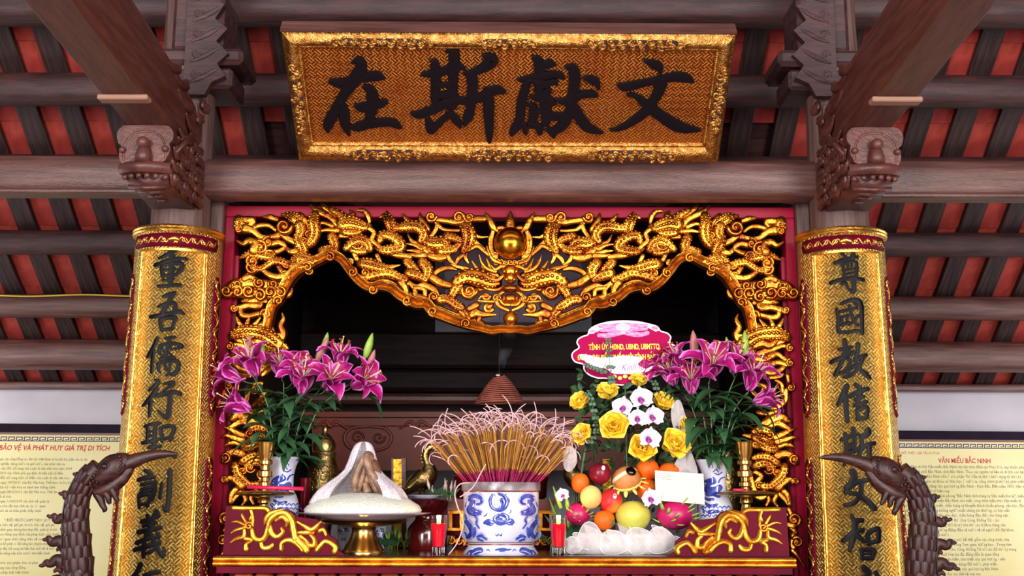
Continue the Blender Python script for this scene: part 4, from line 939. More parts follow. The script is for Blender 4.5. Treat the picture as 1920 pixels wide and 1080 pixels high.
# chicken
ch = MB(); cm_ = ymap(TYY-.06)
for (pts, hs) in (([(690, 850, 10), (688, 862, 17), (692, 880, 17), (704, 902, 15), (716, 920, 11), (722, 930, 7)], .0022), ([(686, 852, 8), (676, 872, 13), (668, 895, 14), (665, 912, 12), (668, 922, 8)], .0022), ([(690, 872, 7), (695, 890, 12), (700, 908, 12), (706, 922, 8)], .002), ([(686, 874, 7), (681, 890, 10), (676, 908, 10), (673, 920, 7)], .002), ([(684, 905, 8), (688, 916, 14), (690, 923, 16)], .002)):
    q = crom([(p[0], p[1], p[2]) for p in pts], 4)
    ch.tube([cm_(p[0], p[1], .01) for p in q], [p[2]*.5*.0024 for p in q], 10)
ch.ball(cm_(690, 892, -.05), (.055, .055, .085), 18); ch.ball(cm_(690, 858, -.01), (.026, .03, .03), 14)
tag(ch.build('boiled_chicken', mat('boiled_chicken_skin', (156, 120, 92), (108, 76, 58), 18, None, .38, bump=50, bstr=.4, sss=.15)), 'whole boiled chicken sitting upright on the rice under the lace', 'chicken')
# lace veil
q = NT('white_lace'); tc = q.n('ShaderNodeTexCoord'); vo = q.n('ShaderNodeTexVoronoi', Scale=150.0); vo.feature = 'DISTANCE_TO_EDGE'
q.l(tc.outputs['Object'], vo.inputs['Vector']); mr = q.n('ShaderNodeMapRange'); mr.inputs['From Min'].default_value = .05; mr.inputs['From Max'].default_value = .16; mr.inputs['To Min'].default_value = 1.0; mr.inputs['To Max'].default_value = .45
q.l(vo.outputs['Distance'], mr.inputs[0]); q.l(mr.outputs[0], q.b.inputs['Alpha']); q.b.inputs['Base Color'].default_value = (*lin((244, 232, 240)), 1); q.b.inputs['Roughness'].default_value = .8
vp = [(828, 3), (829, 10), (834, 17), (846, 23), (862, 28), (880, 35), (893, 48), (905, 66), (917, 82), (930, 92), (944, 98)]
vc, vpr = lp(683, TYY, vp, None); N = len(vpr)
def veil(u, v):
    t = v*(N-1); i = min(N-2, int(t)); f = t-i
    r = vpr[i][0]*(1-f)+vpr[i+1][0]*f; z = vpr[i][1]*(1-f)+vpr[i+1][1]*f
    hgt = 1-v                                  # v=1 top
    op = (.18+.45*min(1, max(0, (1-v)*1.6)))
    if v > .86: op *= max(0, (1-v)/.14)
    a = -PI/2+op+(2*PI-2*op)*u
    r *= 1+.05*math.sin(a*9+3*v)*(1-v)+.02*math.sin(a*23)
    if math.sin(a) < 0 and math.cos(a) < -.2 and v < .4: z += -.0*v
    x = vc.x+r*math.cos(a)*(1.0 if math.cos(a) < 0 else .86); y = vc.y+r*.8*math.sin(a)
    zz = vc.z+z
    zl = zr+.004-max(0, (math.hypot(x-vc.x, y-vc.y)-.09))*.42
    return V((x, y, max(zz, zl)))
vl = MB().grid(70, 22, veil)
vo_ = vl.build('lace_veil', q.m); tag(vo_, 'white lace cloth draped like a hood over the boiled chicken', 'lace cloth')
# ---- candlesticks
for (cx, dx, lb) in ((500, -5, 'tall brass candlestick with drip disc in front of the left lily vase'), (1395, 5, 'tall brass candlestick with drip disc in front of the right lily vase')):
    c, b = lathe_px(cx, 4.90, [(829, 16.8), (833, 15.5), (850, 14), (858, 10.5), (862, 10), (864, 13.5), (870, 13.5), (873, 8.5), (881, 9.5), (884, 14), (893, 14), (896, 8), (902, 7.5), (905, 11.5), (911, 11.5), (914, 7.5), (919, 7.5), (929, 8), (931, 8), (934, 11), (942, 12), (946, 8), (962, 11), (990, 17), (1020, 30), (1033, 37), (1037, 37)], TZ)
    r = thing('candlestick', lb, 'candlestick', c); b.build('stem', M['brass'], r, auto=40)
    c2, b2 = lathe_px(cx+dx*.6, 4.90, [(919.5, 14), (921, 40), (923.5, 54), (926, 55.5), (928.5, 52), (931, 22), (932, 8)], None, 36)
    b2.build('drip_disc', M['bronze'], r, auto=50)
wx = mat('crimson_stick_candle', (206, 22, 78), rough=.4)
Yc_ = 4.86
tag(MB().tube([P(464, 913, Yc_), P(569, 916.5, Yc_+.0)], .0085, 10).build('stick_candle', wx), 'long crimson candle lying across the left drip disc', 'candle')
tag(MB().tube([P(1375, 918.5, Yc_), P(1400, 918.8, Yc_)], .006, 10).build('stick_candle', wx), 'short crimson candle stub lying on the right drip disc', 'candle')
# ---- lily vases
VY = 5.02
VP = [(857, 33), (858.5, 33.5), (863, 30.5), (875, 25.5), (893, 22), (912, 22), (921, 24), (930, 29), (942, 33), (962, 34), (985, 32), (1010, 26), (1028, 22), (1036, 23)]
VASE = {}
for (cx, dy, sd) in ((530, 0, 'left'), (1338, 5, 'right')):
    pr_ = [(y+(dy if y < 1000 else 0), hw) for y, hw in VP]
    c, pr = lp(cx, VY, pr_, TZ); r = thing('lily_vase', f'white porcelain vase with cobalt flowers holding magenta lilies, {sd} of the offerings', 'vase', c)
    ins = [(max(.01, q-.006), z) for q, z in pr][::-1]
    MB().lathe(pr+[(pr[-1][0]-.005, pr[-1][1])]+ins[1:6], c, 32).build('vase_body', M['porcelain'], r, auto=60)
    vm = lathemap(c, pr); pa = MB()
    for st in parse('628,235,6 640,215,8 655,235,6; 600,260,8 625,240,10 640,262,8; 610,270,8 640,280,10 670,262,8; 605,330,50 565,340,60 540,370,60 570,400,60 620,400,60 650,380,50; 640,340,14 660,310,12 690,300,8; 600,300,10 620,320,14; 560,430,40 600,420,50 640,440,40; 520,450,20 560,470,24 600,470,20; 540,500,20 580,520,24 630,510,20; 600,560,30 560,570,30 640,560,24; 520,540,16 530,570,16; 590,200,6 600,230,6'):
        pa.stroke([(cx-37+(p[0]-450)/4.153*1.0-0, 816+dy+p[1]/4.153*1.02, p[2]/4.153) for p in st], vm, .0007, 'brush', 3, base=.0004)
    for i in range(7):
        for j in range(3): pa.stroke([(cx-24+i*8+(j % 2)*4, 948+dy+j*8, 1.6), (cx-20+i*8+(j % 2)*4, 944+dy+j*8, 2.2), (cx-16+i*8+(j % 2)*4, 948+dy+j*8, 1.6)], vm, .0006, 'brush', 3, base=.0004)
    pa.build('blue_painting', M['cobalt'], r); VASE[sd] = (c, pr[-1][1])
# ---- lilies
def petal_mat(name, c0, c1, c2, vein=None):
    q = NT(name); uv = q.n('ShaderNodeUVMap'); sx = q.n('ShaderNodeSeparateXYZ'); q.l(uv.outputs[0], sx.inputs[0])
    a = q.n('ShaderNodeMath'); a.operation = 'SUBTRACT'; a.inputs[1].default_value = .5; q.l(sx.outputs[0], a.inputs[0])
    b = q.n('ShaderNodeMath'); b.operation = 'ABSOLUTE'; q.l(a.outputs[0], b.inputs[0])
    nz = q.n('ShaderNodeTexNoise', Scale=14.0); q.l(uv.outputs[0], nz.inputs['Vector'])
    m_ = q.n('ShaderNodeMath'); m_.operation = 'MULTIPLY_ADD'; q.l(nz.outputs['Fac'], m_.inputs[0]); m_.inputs[1].default_value = .14; q.l(b.outputs[0], m_.inputs[2])
    rp = q.n('ShaderNodeValToRGB'); e = rp.color_ramp.elements
    e[0].position = .07; e[0].color = (*lin(c0), 1); e[1].position = .5; e[1].color = (*lin(c2), 1); x = e.new(.24); x.color = (*lin(c1), 1); x = e.new(.43); x.color = (*lin(c1), 1)
    q.l(m_.outputs[0], rp.inputs[0]); q.l(rp.outputs[0], q.b.inputs['Base Color']); q.b.inputs['Roughness'].default_value = .45
    q.b.inputs['Subsurface Weight'].default_value = .12; q.b.inputs['Subsurface Scale'].default_value = .008
    return q.m
M['lily'] = petal_mat('magenta_lily_petal', (156, 4, 78), (172, 12, 118), (222, 120, 200))
M['leaf'] = mat('lily_leaf', (40, 78, 46), (62, 104, 62), 12, None, .42)
M['stem'] = mat('green_stem', (70, 110, 64), (90, 120, 80), 10, None, .5)
M['bud_green'] = mat('green_lily_bud', (150, 184, 70), (124, 160, 60), 12, None, .45)
M['bud_pink'] = mat('pink_lily_bud', (190, 90, 120), (160, 130, 90), 10, (20, 20, 4), .45)
M['anther'] = mat('rust_anther', (160, 50, 20), rough=.8)
M['filament'] = mat('pale_filament', (206, 200, 140), rough=.5)
def petal_mesh(name, L, W, recurve, mt, nu=6, nv=10, cup=.25, tipw=.55, wave=.0, base_r=.004, trumpet=.6):
    """a petal that grows from the origin along +z and bends outwards towards +x"""
    b = MB(); b.uv = []
    ang = .18; x, z = base_r, 0.0; path = [(x, z, ang)]
    for i in range(nv):
        t = (i+1)/nv; ang = .22+recurve*max(0, t-trumpet*.6)**1.25/(1-trumpet*.6)**1.25
        x += math.sin(ang)*L/nv; z += math.cos(ang)*L/nv; path.append((x, z, ang))
    for j in range(nv+1):
        t = j/nv; w = W*(math.sin(PI*min(1, max(.06, t**.8)))**.75 if t < tipw else math.sin(PI*t**.8)**.75)
        w = max(w, .0006); px_, pz_, a = path[j]
        for i in range(nu+1):
            s_ = 2*i/nu-1; c = cup*W*(s_*s_)*(1-.3*t)+wave*math.sin(s_*5+t*14)*W*.3*abs(s_)
            b.v.append(V((px_-math.cos(a)*c, s_*w, pz_+math.sin(a)*c))); b.uv.append((i/nu, t))
    for j in range(nv):
        for i in range(nu):
            q = j*(nu+1)+i; b.f.append((q, q+1, q+nu+2, q+nu+1)); b.mi.append(0)
    dummy = bpy.data.objects.new('t', None)
    o = b.build(name, mt); me = o.data
    off = o.location.copy()
    for v in me.vertices: v.co += off
    bpy.data.objects.remove(o); bpy.data.objects.remove(dummy); return me
LP1 = petal_mesh('petal', .128, .030, 2.0, M['lily'], wave=.5)
LP2 = petal_mesh('petal', .124, .021, 1.8, M['lily'], wave=.2)
def frame_to(d, spin=0.0):
    return (V((0, 0, 1)).rotation_difference(V(d).normalized()) @ Matrix.Rotation(spin, 3, 'Z').to_quaternion())
def bare_mesh(b, name, mt):
    o = b.build(name, mt); off = o.location.copy(); me = o.data
    for v in me.vertices: v.co += off
    bpy.data.objects.remove(o); return me
_st = MB()
for k in range(6):
    a = k*PI/3+.3; e = V((.032*math.cos(a), .032*math.sin(a), .095))
    _st.tube([V((0, 0, .01)), V((.008*math.cos(a), .008*math.sin(a), .06)), e], .0011, 4, 0)
    _st.tube([e+V((-.008*math.sin(a), .008*math.cos(a), .002)), e-V((-.008*math.sin(a), .008*math.cos(a), -.002))], .0028, 5, 1)
_st.tube([V((0, 0, .0)), V((.002, 0, .07)), V((.008, 0, .112))], .0016, 5, 0); _st.ball((.008, 0, .114), .0035, 6, 0)
STAM = bare_mesh(_st, 'flower', [M['filament'], M['anther']])
def lily_flower(parent, pos, d, size=1.0, spin=0.0, droop=0):
    base = parent.location
    f = inst('flower', STAM, parent, V(pos)-base); f.rotation_mode = 'QUATERNION'; f.rotation_quaternion = frame_to(d, spin); f.scale = (size*1.34,)*3
    for k in range(6):
        inst('petal', LP1 if k % 2 else LP2, f, (0, 0, 0), (0, rnd.uniform(-.12, .16), k*PI/3+rnd.uniform(-.1, .1)))
    return f
_b = MB().lathe([(.001, 0), (.010, .012), (.0145, .035), (.0135, .06), (.008, .085), (.002, .1)], (0, 0, 0), 9)
for v in _b.v:
    a = math.atan2(v.y, v.x); q = 1+.10*math.cos(3*a); v.x *= q; v.y *= q
BUDG = bare_mesh(_b, 'bud', M['bud_green']); _b2 = MB(); _b2.v = [p.copy() for p in _b.v]; _b2.f = list(_b.f); _b2.mi = list(_b.mi)
BUDP = bare_mesh(_b2, 'bud', M['bud_pink'])
def lily_bud(parent, pos, d, pink, size):
    f = inst('bud', BUDP if pink else BUDG, parent, V(pos)-parent.location); f.rotation_mode = 'QUATERNION'; f.rotation_quaternion = frame_to(d); f.scale = (size,)*3
def leaf_mesh(name, L, W, bend, mt, fold=.25, nv=8):
    b = MB(); x = z = 0.0; a = .2
    for j in range(nv+1):
        t = j/nv; w = W*math.sin(PI*min(1, max(.03, t))**.85)+.0006
        for s_ in (-1, 0, 1): b.v.append(V((x-math.cos(a)*abs(s_)*w*fold, s_*w, z+math.sin(a)*abs(s_)*w*fold)))
        a = .2+bend*t; x += math.sin(a)*L/nv; z += math.cos(a)*L/nv
    for j in range(nv):
        for i in range(2): q = j*3+i; b.f.append((q, q+1, q+4, q+3)); b.mi.append(0)
    return bare_mesh(b, name, mt)
LEAVES = [leaf_mesh('leaf', .14, .018, 1.5, M['leaf']), leaf_mesh('leaf', .16, .021, 2.0, M['leaf']), leaf_mesh('leaf', .115, .026, 1.1, M['leaf'])]
def add_leaf(parent, pos, d, spin, size, k=None):
    f = inst('leaf', LEAVES[rnd.randrange(3) if k is None else k], parent, V(pos)-parent.location); f.rotation_mode = 'QUATERNION'
    f.rotation_quaternion = frame_to(d, spin); f.scale = (size,)*3
def lily_stem(vase, label, tip, flowers, buds, group, leaves=14, bow=(0, 0), extra=()):
    vc_, vh = VASE[vase]; top = V((vc_.x, vc_.y, vc_.z+vh))
    p3 = P(tip[0], tip[1], tip[2]); dirx = (p3-top)
    a0 = top+V((dirx.x*.12, rnd.uniform(-.02, .02), -.06)); a0.x = max(vc_.x-.035, min(vc_.x+.035, a0.x))
    a1 = top+V((dirx.x*.28, dirx.y*.3, .04)); a2 = top+dirx*.62+V((dirx.x*-.06+bow[0], 0, .02))
    q = [V(p) for p in crom([tuple(a0), tuple(a1), tuple(a2), tuple(p3)], 5)]
    r = thing('magenta_lily', label, 'lily', a0, group)
    MB().tube(q, [.0042-.0016*i/(len(q)-1) for i in range(len(q))], 6).build('stem', M['stem'], r)
    for (x, y, Y, dx, dy, dz, s) in flowers:
        p = P(x, y, Y); j = min(q, key=lambda w_: (w_-p).length+max(0, w_.z-p.z+.02)*2); d = V((dx, dy, dz)).normalized()
        m = j.lerp(p, .5)-V((0, 0, .008))
        MB().tube([V(t) for t in crom([tuple(j), tuple(m), tuple(p)], 4)], .0022, 5).build('stalk', M['stem'], r)
        lily_flower(r, p, d, s, rnd.uniform(0, 1))
    for (x, y, Y, dx, dy, dz, pink, s) in buds:
        p = P(x, y, Y); j = min(q, key=lambda w_: (w_-p).length+max(0, w_.z-p.z+.02)*2)
        MB().tube([j, j.lerp(p, .5)-V((0, 0, .004)), p], .0018, 5).build('stalk', M['stem'], r); lily_bud(r, p, (dx, dy, dz), pink, s*1.3)
    for i in range(leaves):
        t = .16+.72*i/leaves; p = q[int(t*(len(q)-1))]; a = i*2.4+rnd.uniform(-.4, .4)
        add_leaf(r, p, (.7*math.cos(a), .7*math.sin(a)-.25, .75), rnd.uniform(-.3, .3)+a if False else a, rnd.uniform(.95, 1.45))
    for (x, y, Y, dx, dy, dz, s, k) in extra: add_leaf(r, P(x, y, Y), (dx, dy, dz), math.atan2(dy, dx), s, k)
gl, gr_ = 'magenta lilies in the left vase', 'magenta lilies in the right vase'
Y0 = 4.95
lily_stem('left', 'magenta lily with a tall pink bud over two blooms, leftmost in the left vase', (478, 712, Y0), [(482, 706, Y0-.03, -.35, -.55, .9, 1.2), (452, 712, Y0, -.9, -.2, .35, .95)], [(468, 690, Y0, -.05, -.1, 1, 1, 1.15), (489, 682, Y0, .05, -.1, 1, 0, .8)], gl, 15)
lily_stem('left', 'magenta lily with one low sideways bloom hanging left from the left vase', (464, 762, Y0+.02), [(470, 768, Y0-.03, -.85, -.3, .35, 1.05)], [], gl, 14)
lily_stem('left', 'magenta lily with two blooms at the middle back of the left vase', (532, 716, Y0+.06), [(528, 708, Y0+.03, -.1, -.5, .9, 1.0), (550, 716, Y0, .4, -.6, .7, 1.05)], [], gl, 14)
lily_stem('left', 'magenta lily with one open upright bloom at the front of the left vase', (557, 745, Y0-.04), [(566, 738, Y0-.06, .12, -.55, .85, 1.15)], [], gl, 15)
lily_stem('left', 'magenta lily with pink and green buds, right of centre in the left vase', (602, 728, Y0), [(612, 730, Y0-.04, .35, -.7, .55, 1.1), (636, 690, Y0, .1, -.4, 1, .95)], [(592, 682, Y0, .45, -.1, 1, 1, 1.0), (604, 668, Y0+.03, .2, 0, 1, 0, .85)], gl, 14)
lily_stem('left', 'magenta lily reaching far right from the left vase with two closed buds', (655, 720, Y0), [(660, 726, Y0-.03, .7, -.5, .35, 1.1)], [(683, 674, Y0, .3, -.1, 1, 0, .95), (686, 702, Y0, .35, -.1, 1, 1, .9)], gl, 13, (0, 0), [(668, 742, Y0, .8, -.2, .2, 1.25, 1)])
lily_stem('right', 'magenta lily with a tall pale pink bud, left side of the right vase', (1300, 726, Y0), [(1297, 738, Y0-.04, -.1, -.5, .9, 1.05), (1281, 690, Y0+.04, -.5, -.3, .7, .9)], [(1303, 682, Y0, -.05, -.1, 1, 1, 1.15)], gr_, 15)
lily_stem('right', 'magenta lily with one big open bloom at the middle of the right vase', (1328, 716, Y0), [(1331, 708, Y0-.05, .05, -.65, .7, 1.25)], [], gr_, 15)
lily_stem('right', 'magenta lily with two green buds, right of centre in the right vase', (1378, 708, Y0+.02), [(1374, 700, Y0, .25, -.5, .9, 1.05)], [(1367, 672, Y0, -.1, 0, 1, 0, .75), (1397, 674, Y0, 0, -.1, 1, 0, 1.0), (1362, 684, Y0-.02, -.2, -.2, 1, 1, .8)], gr_, 14)
lily_stem('right', 'magenta lily with an upright cup-shaped bloom, right side of the right vase', (1402, 735, Y0), [(1404, 732, Y0-.03, .25, -.45, .85, 1.15)], [], gr_, 15, (0, 0), [(1400, 800, Y0-.03, .8, -.2, .4, 1.3, 1), (1390, 760, Y0-.03, .9, -.3, .2, 1.5, 1)])
lily_stem('right', 'magenta lily with a low sideways bloom at the right edge of the right vase', (1412, 758, Y0+.02), [(1412, 756, Y0, .85, -.3, .3, 1.0)], [], gr_, 14)
lily_stem('right', 'magenta lily with shaded blooms behind the pink flower sign, in the right vase', (1268, 720, Y0+.1), [(1266, 722, Y0+.06, -.4, -.3, .8, 1.0), (1255, 700, Y0+.1, -.6, 0, .6, .9)], [], gr_, 13)

# smoke rising from the coil
q = NT('thin_incense_smoke'); q.t.nodes.remove(q.b); vs_ = q.n('ShaderNodeVolumeScatter'); vs_.inputs['Color'].default_value = (.86, .86, 1, 1); vs_.inputs['Anisotropy'].default_value = -.2
tc = q.n('ShaderNodeTexCoord'); nz = q.n('ShaderNodeTexNoise', Scale=9.0, Detail=2); q.l(tc.outputs['Object'], nz.inputs['Vector']); mr = q.n('ShaderNodeMapRange'); mr.inputs['From Min'].default_value = .42; mr.inputs['From Max'].default_value = .7; mr.inputs['To Min'].default_value = .05; mr.inputs['To Max'].default_value = 3.5
q.l(nz.outputs['Fac'], mr.inputs[0]); q.l(mr.outputs[0], vs_.inputs['Density']); q.l(vs_.outputs[0], q.out.inputs['Volume'])
pts = [P(x, y, 5.38) for x, y in crom([(936, 703), (944, 670), (956, 630), (950, 590), (957, 560)], 4)]
tag(MB().tube(pts, [.012+.05*i/(len(pts)-1) for i in range(len(pts))], 12).build('smoke', q.m), 'faint bluish smoke rising from the tip of the incense coil', 'smoke', kind='stuff')
# ---------------------------------------------------------------- fruit and flower basket right of the bowl
def leafcards(b, n, x0, x1, y0, y1, Y, dY, size, r):
    for i in range(n):
        p = P(r.uniform(x0, x1), r.uniform(y0, y1), Y+r.uniform(-dY, dY)); d = V((r.uniform(-1, 1), r.uniform(-.8, .2), r.uniform(-.3, 1))).normalized()
        u = d.cross(V((r.uniform(-1, 1), r.uniform(-1, 1), r.uniform(-1, 1)))).normalized(); L = size*r.uniform(.6, 1.2); w_ = L*.24
        b.add([p, p+d*L*.35+u*w_, p+d*L*.7+u*w_*.8, p+d*L, p+d*L*.7-u*w_*.8, p+d*L*.35-u*w_, p+d*L*.5+u.cross(d)*w_*.3], [(0, 1, 6), (1, 2, 6), (2, 3, 6), (3, 4, 6), (4, 5, 6), (5, 0, 6)])
fr_ = random.Random(5)
M['dark_leaf'] = mat('dark_filler_leaf', (28, 58, 30), (52, 84, 46), 14, None, .5)
M['euc'] = mat('grey_green_eucalyptus', (92, 120, 96), (70, 100, 76), 14, None, .6)
b = MB(); leafcards(b, 330, 1085, 1285, 725, 885, 5.06, .05, .055, fr_); leafcards(b, 60, 1075, 1160, 690, 760, 5.06, .03, .045, fr_); leafcards(b, 70, 1080, 1280, 900, 985, 5.02, .03, .04, fr_)
tag(b.build('foliage', M['dark_leaf']), 'dark green filler leaves packed behind the roses and fruit of the basket', 'foliage', kind='stuff')
bk_ = thing('fruit_basket', 'white-lined fruit basket wrapped at its foot, right of the incense bowl', 'basket', (P(1180, 1040, 4.96).x, 4.97, TZ))
x0, x1 = P(1084, 1040, 4.97).x, P(1262, 1040, 4.97).x
bb = MB(); cx_ = (x0+x1)/2; rx = (x1-x0)/2
bb.lathe([(.86, 0), (.92, .03), (1.0, .10), (.96, .105), (.8, .09), (0, .085)], (0, 0, 0), 36)
for v in bb.v: v.x = cx_+v.x*rx*.94; v.y = 5.0+v.y*.10; v.z = TZ+v.z*.8
bb.build('basket_body', mat('white_basket', (232, 236, 226), (214, 220, 208), 20, None, .7, bump=40, bstr=.4), bk_, auto=40)
hd = MB(); pts = [P(x, y, 5.08) for x, y in crom([(1090, 1000), (1086, 930), (1110, 800), (1180, 735), (1250, 790), (1276, 930), (1270, 1000)], 5)]
hd.tube(pts, .007, 8).build('handle', M['stem'], bk_)
def organza(name, a, edge=.85):
    q = NT(name); q.b.inputs['Base Color'].default_value = (*lin((250, 240, 240)), 1); q.b.inputs['Roughness'].default_value = .7; q.b.inputs['Specular IOR Level'].default_value = .1
    lw = q.n('ShaderNodeLayerWeight', Blend=.5); mr = q.n('ShaderNodeMapRange'); mr.inputs['From Min'].default_value = .1; mr.inputs['From Max'].default_value = .95; mr.inputs['To Min'].default_value = a; mr.inputs['To Max'].default_value = edge
    q.l(lw.outputs['Facing'], mr.inputs[0]); q.l(mr.outputs[0], q.b.inputs['Alpha']); return q.m
rf = MB()
def ruffle(u, v, o=0.0):
    x = 1058+232*u; w_ = math.sin(2*PI*7*u+.4); w2 = math.sin(2*PI*11*u+3*v+1)
    yt = 992+7*math.sin(2*PI*3.5*u+.4)+4*w2+16*abs(2*u-1)**3
    y = 1041-(1041-yt)*v
    Y = 4.878+.026*w_*(.3+.7*v)+.006*w2*v-.034*math.sin(PI*min(1, v*1.1))+.02*v
    p = P(x+7*w2*v, y, Y); p.z = max(p.z, TZ+.002); return p
rf.grid(140, 14, ruffle)
hem = [[ruffle(i/140, 1) for i in range(141)]]
for (xa, ya, rx_, ry_, sp) in ((1106, 1006, 23, 26, .3), (1152, 1018, 30, 23, 1.2), (1198, 1014, 26, 26, 2.2), (1238, 1014, 27, 25, .8), (1076, 1022, 17, 16, 1.7)):
    def roll(u, v, xa=xa, ya=ya, rx_=rx_, ry_=ry_, sp=sp):
        a = 2*PI*u; q_ = v*(1+.08*math.sin(3*a+sp)); p = P(xa+rx_*q_*math.cos(a), ya+ry_*q_*math.sin(a), 4.832+.030*v*v+.008*v*math.sin(4*a+sp)); p.z = max(p.z, TZ+.002); return p
    rf.grid(32, 6, roll); hem.append([roll(i/32, 1) for i in range(33)])
for h_ in hem: rf.tube(h_, .0011, 5, 1)
tag(rf.build('organza_wrap', [organza('white_organza', .30), mat('organza_hem', (244, 236, 238), rough=.7)]), 'ruffled white organza ribbon gathered around the foot of the fruit basket', 'ribbon')
for (pts, lb) in (([(1262, 880), (1276, 850), (1290, 838), (1302, 862), (1308, 888), (1296, 905), (1270, 905)], 'upright sheer white organza fold beside the envelope'), ([(1258, 770), (1266, 752), (1276, 752), (1284, 775), (1290, 800), (1275, 815), (1262, 800)], 'small sheer white organza loop above the right-hand roses'), ([(1056, 850), (1066, 836), (1078, 842), (1082, 866), (1070, 884), (1058, 878)], 'small sheer white organza loop left of the red apple')):
    o_ = MB(); cx = sum(p[0] for p in pts)/len(pts); cy = sum(p[1] for p in pts)/len(pts); q = crom(pts, 4, True); n = len(q)
    for j in range(4):
        for i in range(n):
            t = j/3; o_.v.append(P(cx+(q[i][0]-cx)*t, cy+(q[i][1]-cy)*t, 4.98-.02*math.sin(i*.8)*t-.02*(1-t)))
    for j in range(3):
        for i in range(n): o_.f.append((j*n+i, j*n+(i+1) % n, (j+1)*n+(i+1) % n, (j+1)*n+i)); o_.mi.append(0)
    tag(o_.build('organza_loop', organza('sheer_organza', .45)), lb, 'ribbon')
# fruit
M['orange'] = mat('orange_fruit_skin', (236, 110, 22), (222, 88, 14), 6, None, .48, spec=.3, bump=140, bstr=.12)
M['calyx'] = mat('dry_green_calyx', (110, 110, 50), rough=.7)
M['sticker'] = mat('pale_sticker', (226, 226, 236), rough=.4)
def fruit(name, label, cat, x, y, r, Y, mt, sq=(1, 1, 1), fn=None, rot=None, group=None, extra=None):
    R_ = r*MPP(Y, y); c = P(x, y, Y)
    t = thing(name, label, cat, c-V((0, 0, R_*sq[2])), group)
    MB().ball(c, (R_*sq[0], R_*sq[1], R_*sq[2]), 24, fn=fn, rot=rot).build('skin', mt, t)
    if extra: extra(t, c, R_)
    return t
def calyx(ang):
    def f(t, c, R_):
        b = MB(); d = V((math.sin(ang)*.6, -.55, math.cos(ang)*.9)).normalized(); Q = frame_to(d)
        for k in range(4):
            a = k*PI/2; e = lambda rr, aa, h: c+Q @ V((rr*math.cos(aa), rr*math.sin(aa), h))
            b.add([e(0, 0, R_*1.03), e(R_*.25, a-.5, R_*1.0), e(R_*.5, a, R_*.93), e(R_*.25, a+.5, R_*1.0)], [(0, 1, 2, 3)])
        b.tube([c+Q @ V((0, 0, R_)), c+Q @ V((.002, 0, R_*1.25))], R_*.07, 6)
        b.build('calyx', M['calyx'], t)
    return f
dim = lambda p: 1-.10*max(0, p.z)**6
for (x, y, r, Y, lb, an) in ((1088, 905, 17, 4.98, 'small upright orange persimmon left of the dark red apple', -.4), (1214, 880, 22, 5.0, 'orange persimmon under the yellow rose, left of the other one at the envelope', .3), (1256, 887, 22, 5.0, 'orange persimmon above the white envelope', .6), (1213, 918, 22, 4.99, 'orange persimmon half hidden left of the white envelope', 1.2), (1133, 975, 20, 4.92, 'orange persimmon low at the front, left of the pale green pomelo', 1.8)):
    fruit('persimmon', lb, 'persimmon', x, y, r, Y, M['orange'], (1, 1, .97 if r > 18 else 1.15), dim, None, None, calyx(an))
def apple_sticker(t, c, R_):
    d = V((.25, -.85, .45)).normalized(); b = MB(); Q = frame_to(d)
    b.lathe([(R_*.22, 0), (R_*.2, .0012), (0, .0016)], (0, 0, 0), 12)
    for v in b.v: v.xyz = c+d*(R_*1.0)+Q @ V((v.x*.8, v.y*1.2, v.z-.0015))
    b.build('fruit_sticker', M['sticker'], t)
fruit('red_apple', 'glossy dark red apple with a small pale sticker', 'apple', 1125, 887, 21, 4.97, mat('dark_red_apple_skin', (110, 8, 30), (136, 18, 40), 8, None, .3, spec=.4), (1, 1, 1), lambda p: 1-.12*max(0, p.z)**5, None, None, apple_sticker)
fruit('peach', 'pale yellow peach with a pink blush, in front of the persimmon at far left', 'peach', 1108, 932, 21, 4.93, mat('peach_skin', (232, 206, 120), (226, 140, 84), 6, None, .55, sss=.1, ramp=(.42, .75), spec=.2, detail=1), (.98, .98, 1.04))
fruit('mango', 'red and yellow mango with a pale sticker, below the brown melon', 'mango', 1146, 940, 22, 4.94, mat('mango_skin', (196, 40, 40), (232, 160, 52), 9, None, .42, ramp=(.5, .72), spec=.3, detail=1), (1, 1, 1.05), None, None, None, apple_sticker)
fruit('pomelo', 'large pale green pear-shaped pomelo at the front of the basket', 'pomelo', 1187, 966, 33, 4.93, mat('pomelo_skin', (208, 198, 84), (184, 182, 72), 9, None, .4, bump=160, bstr=.15), (1, 1, .95), lambda p: 1-.14*max(0, p.z)**2)
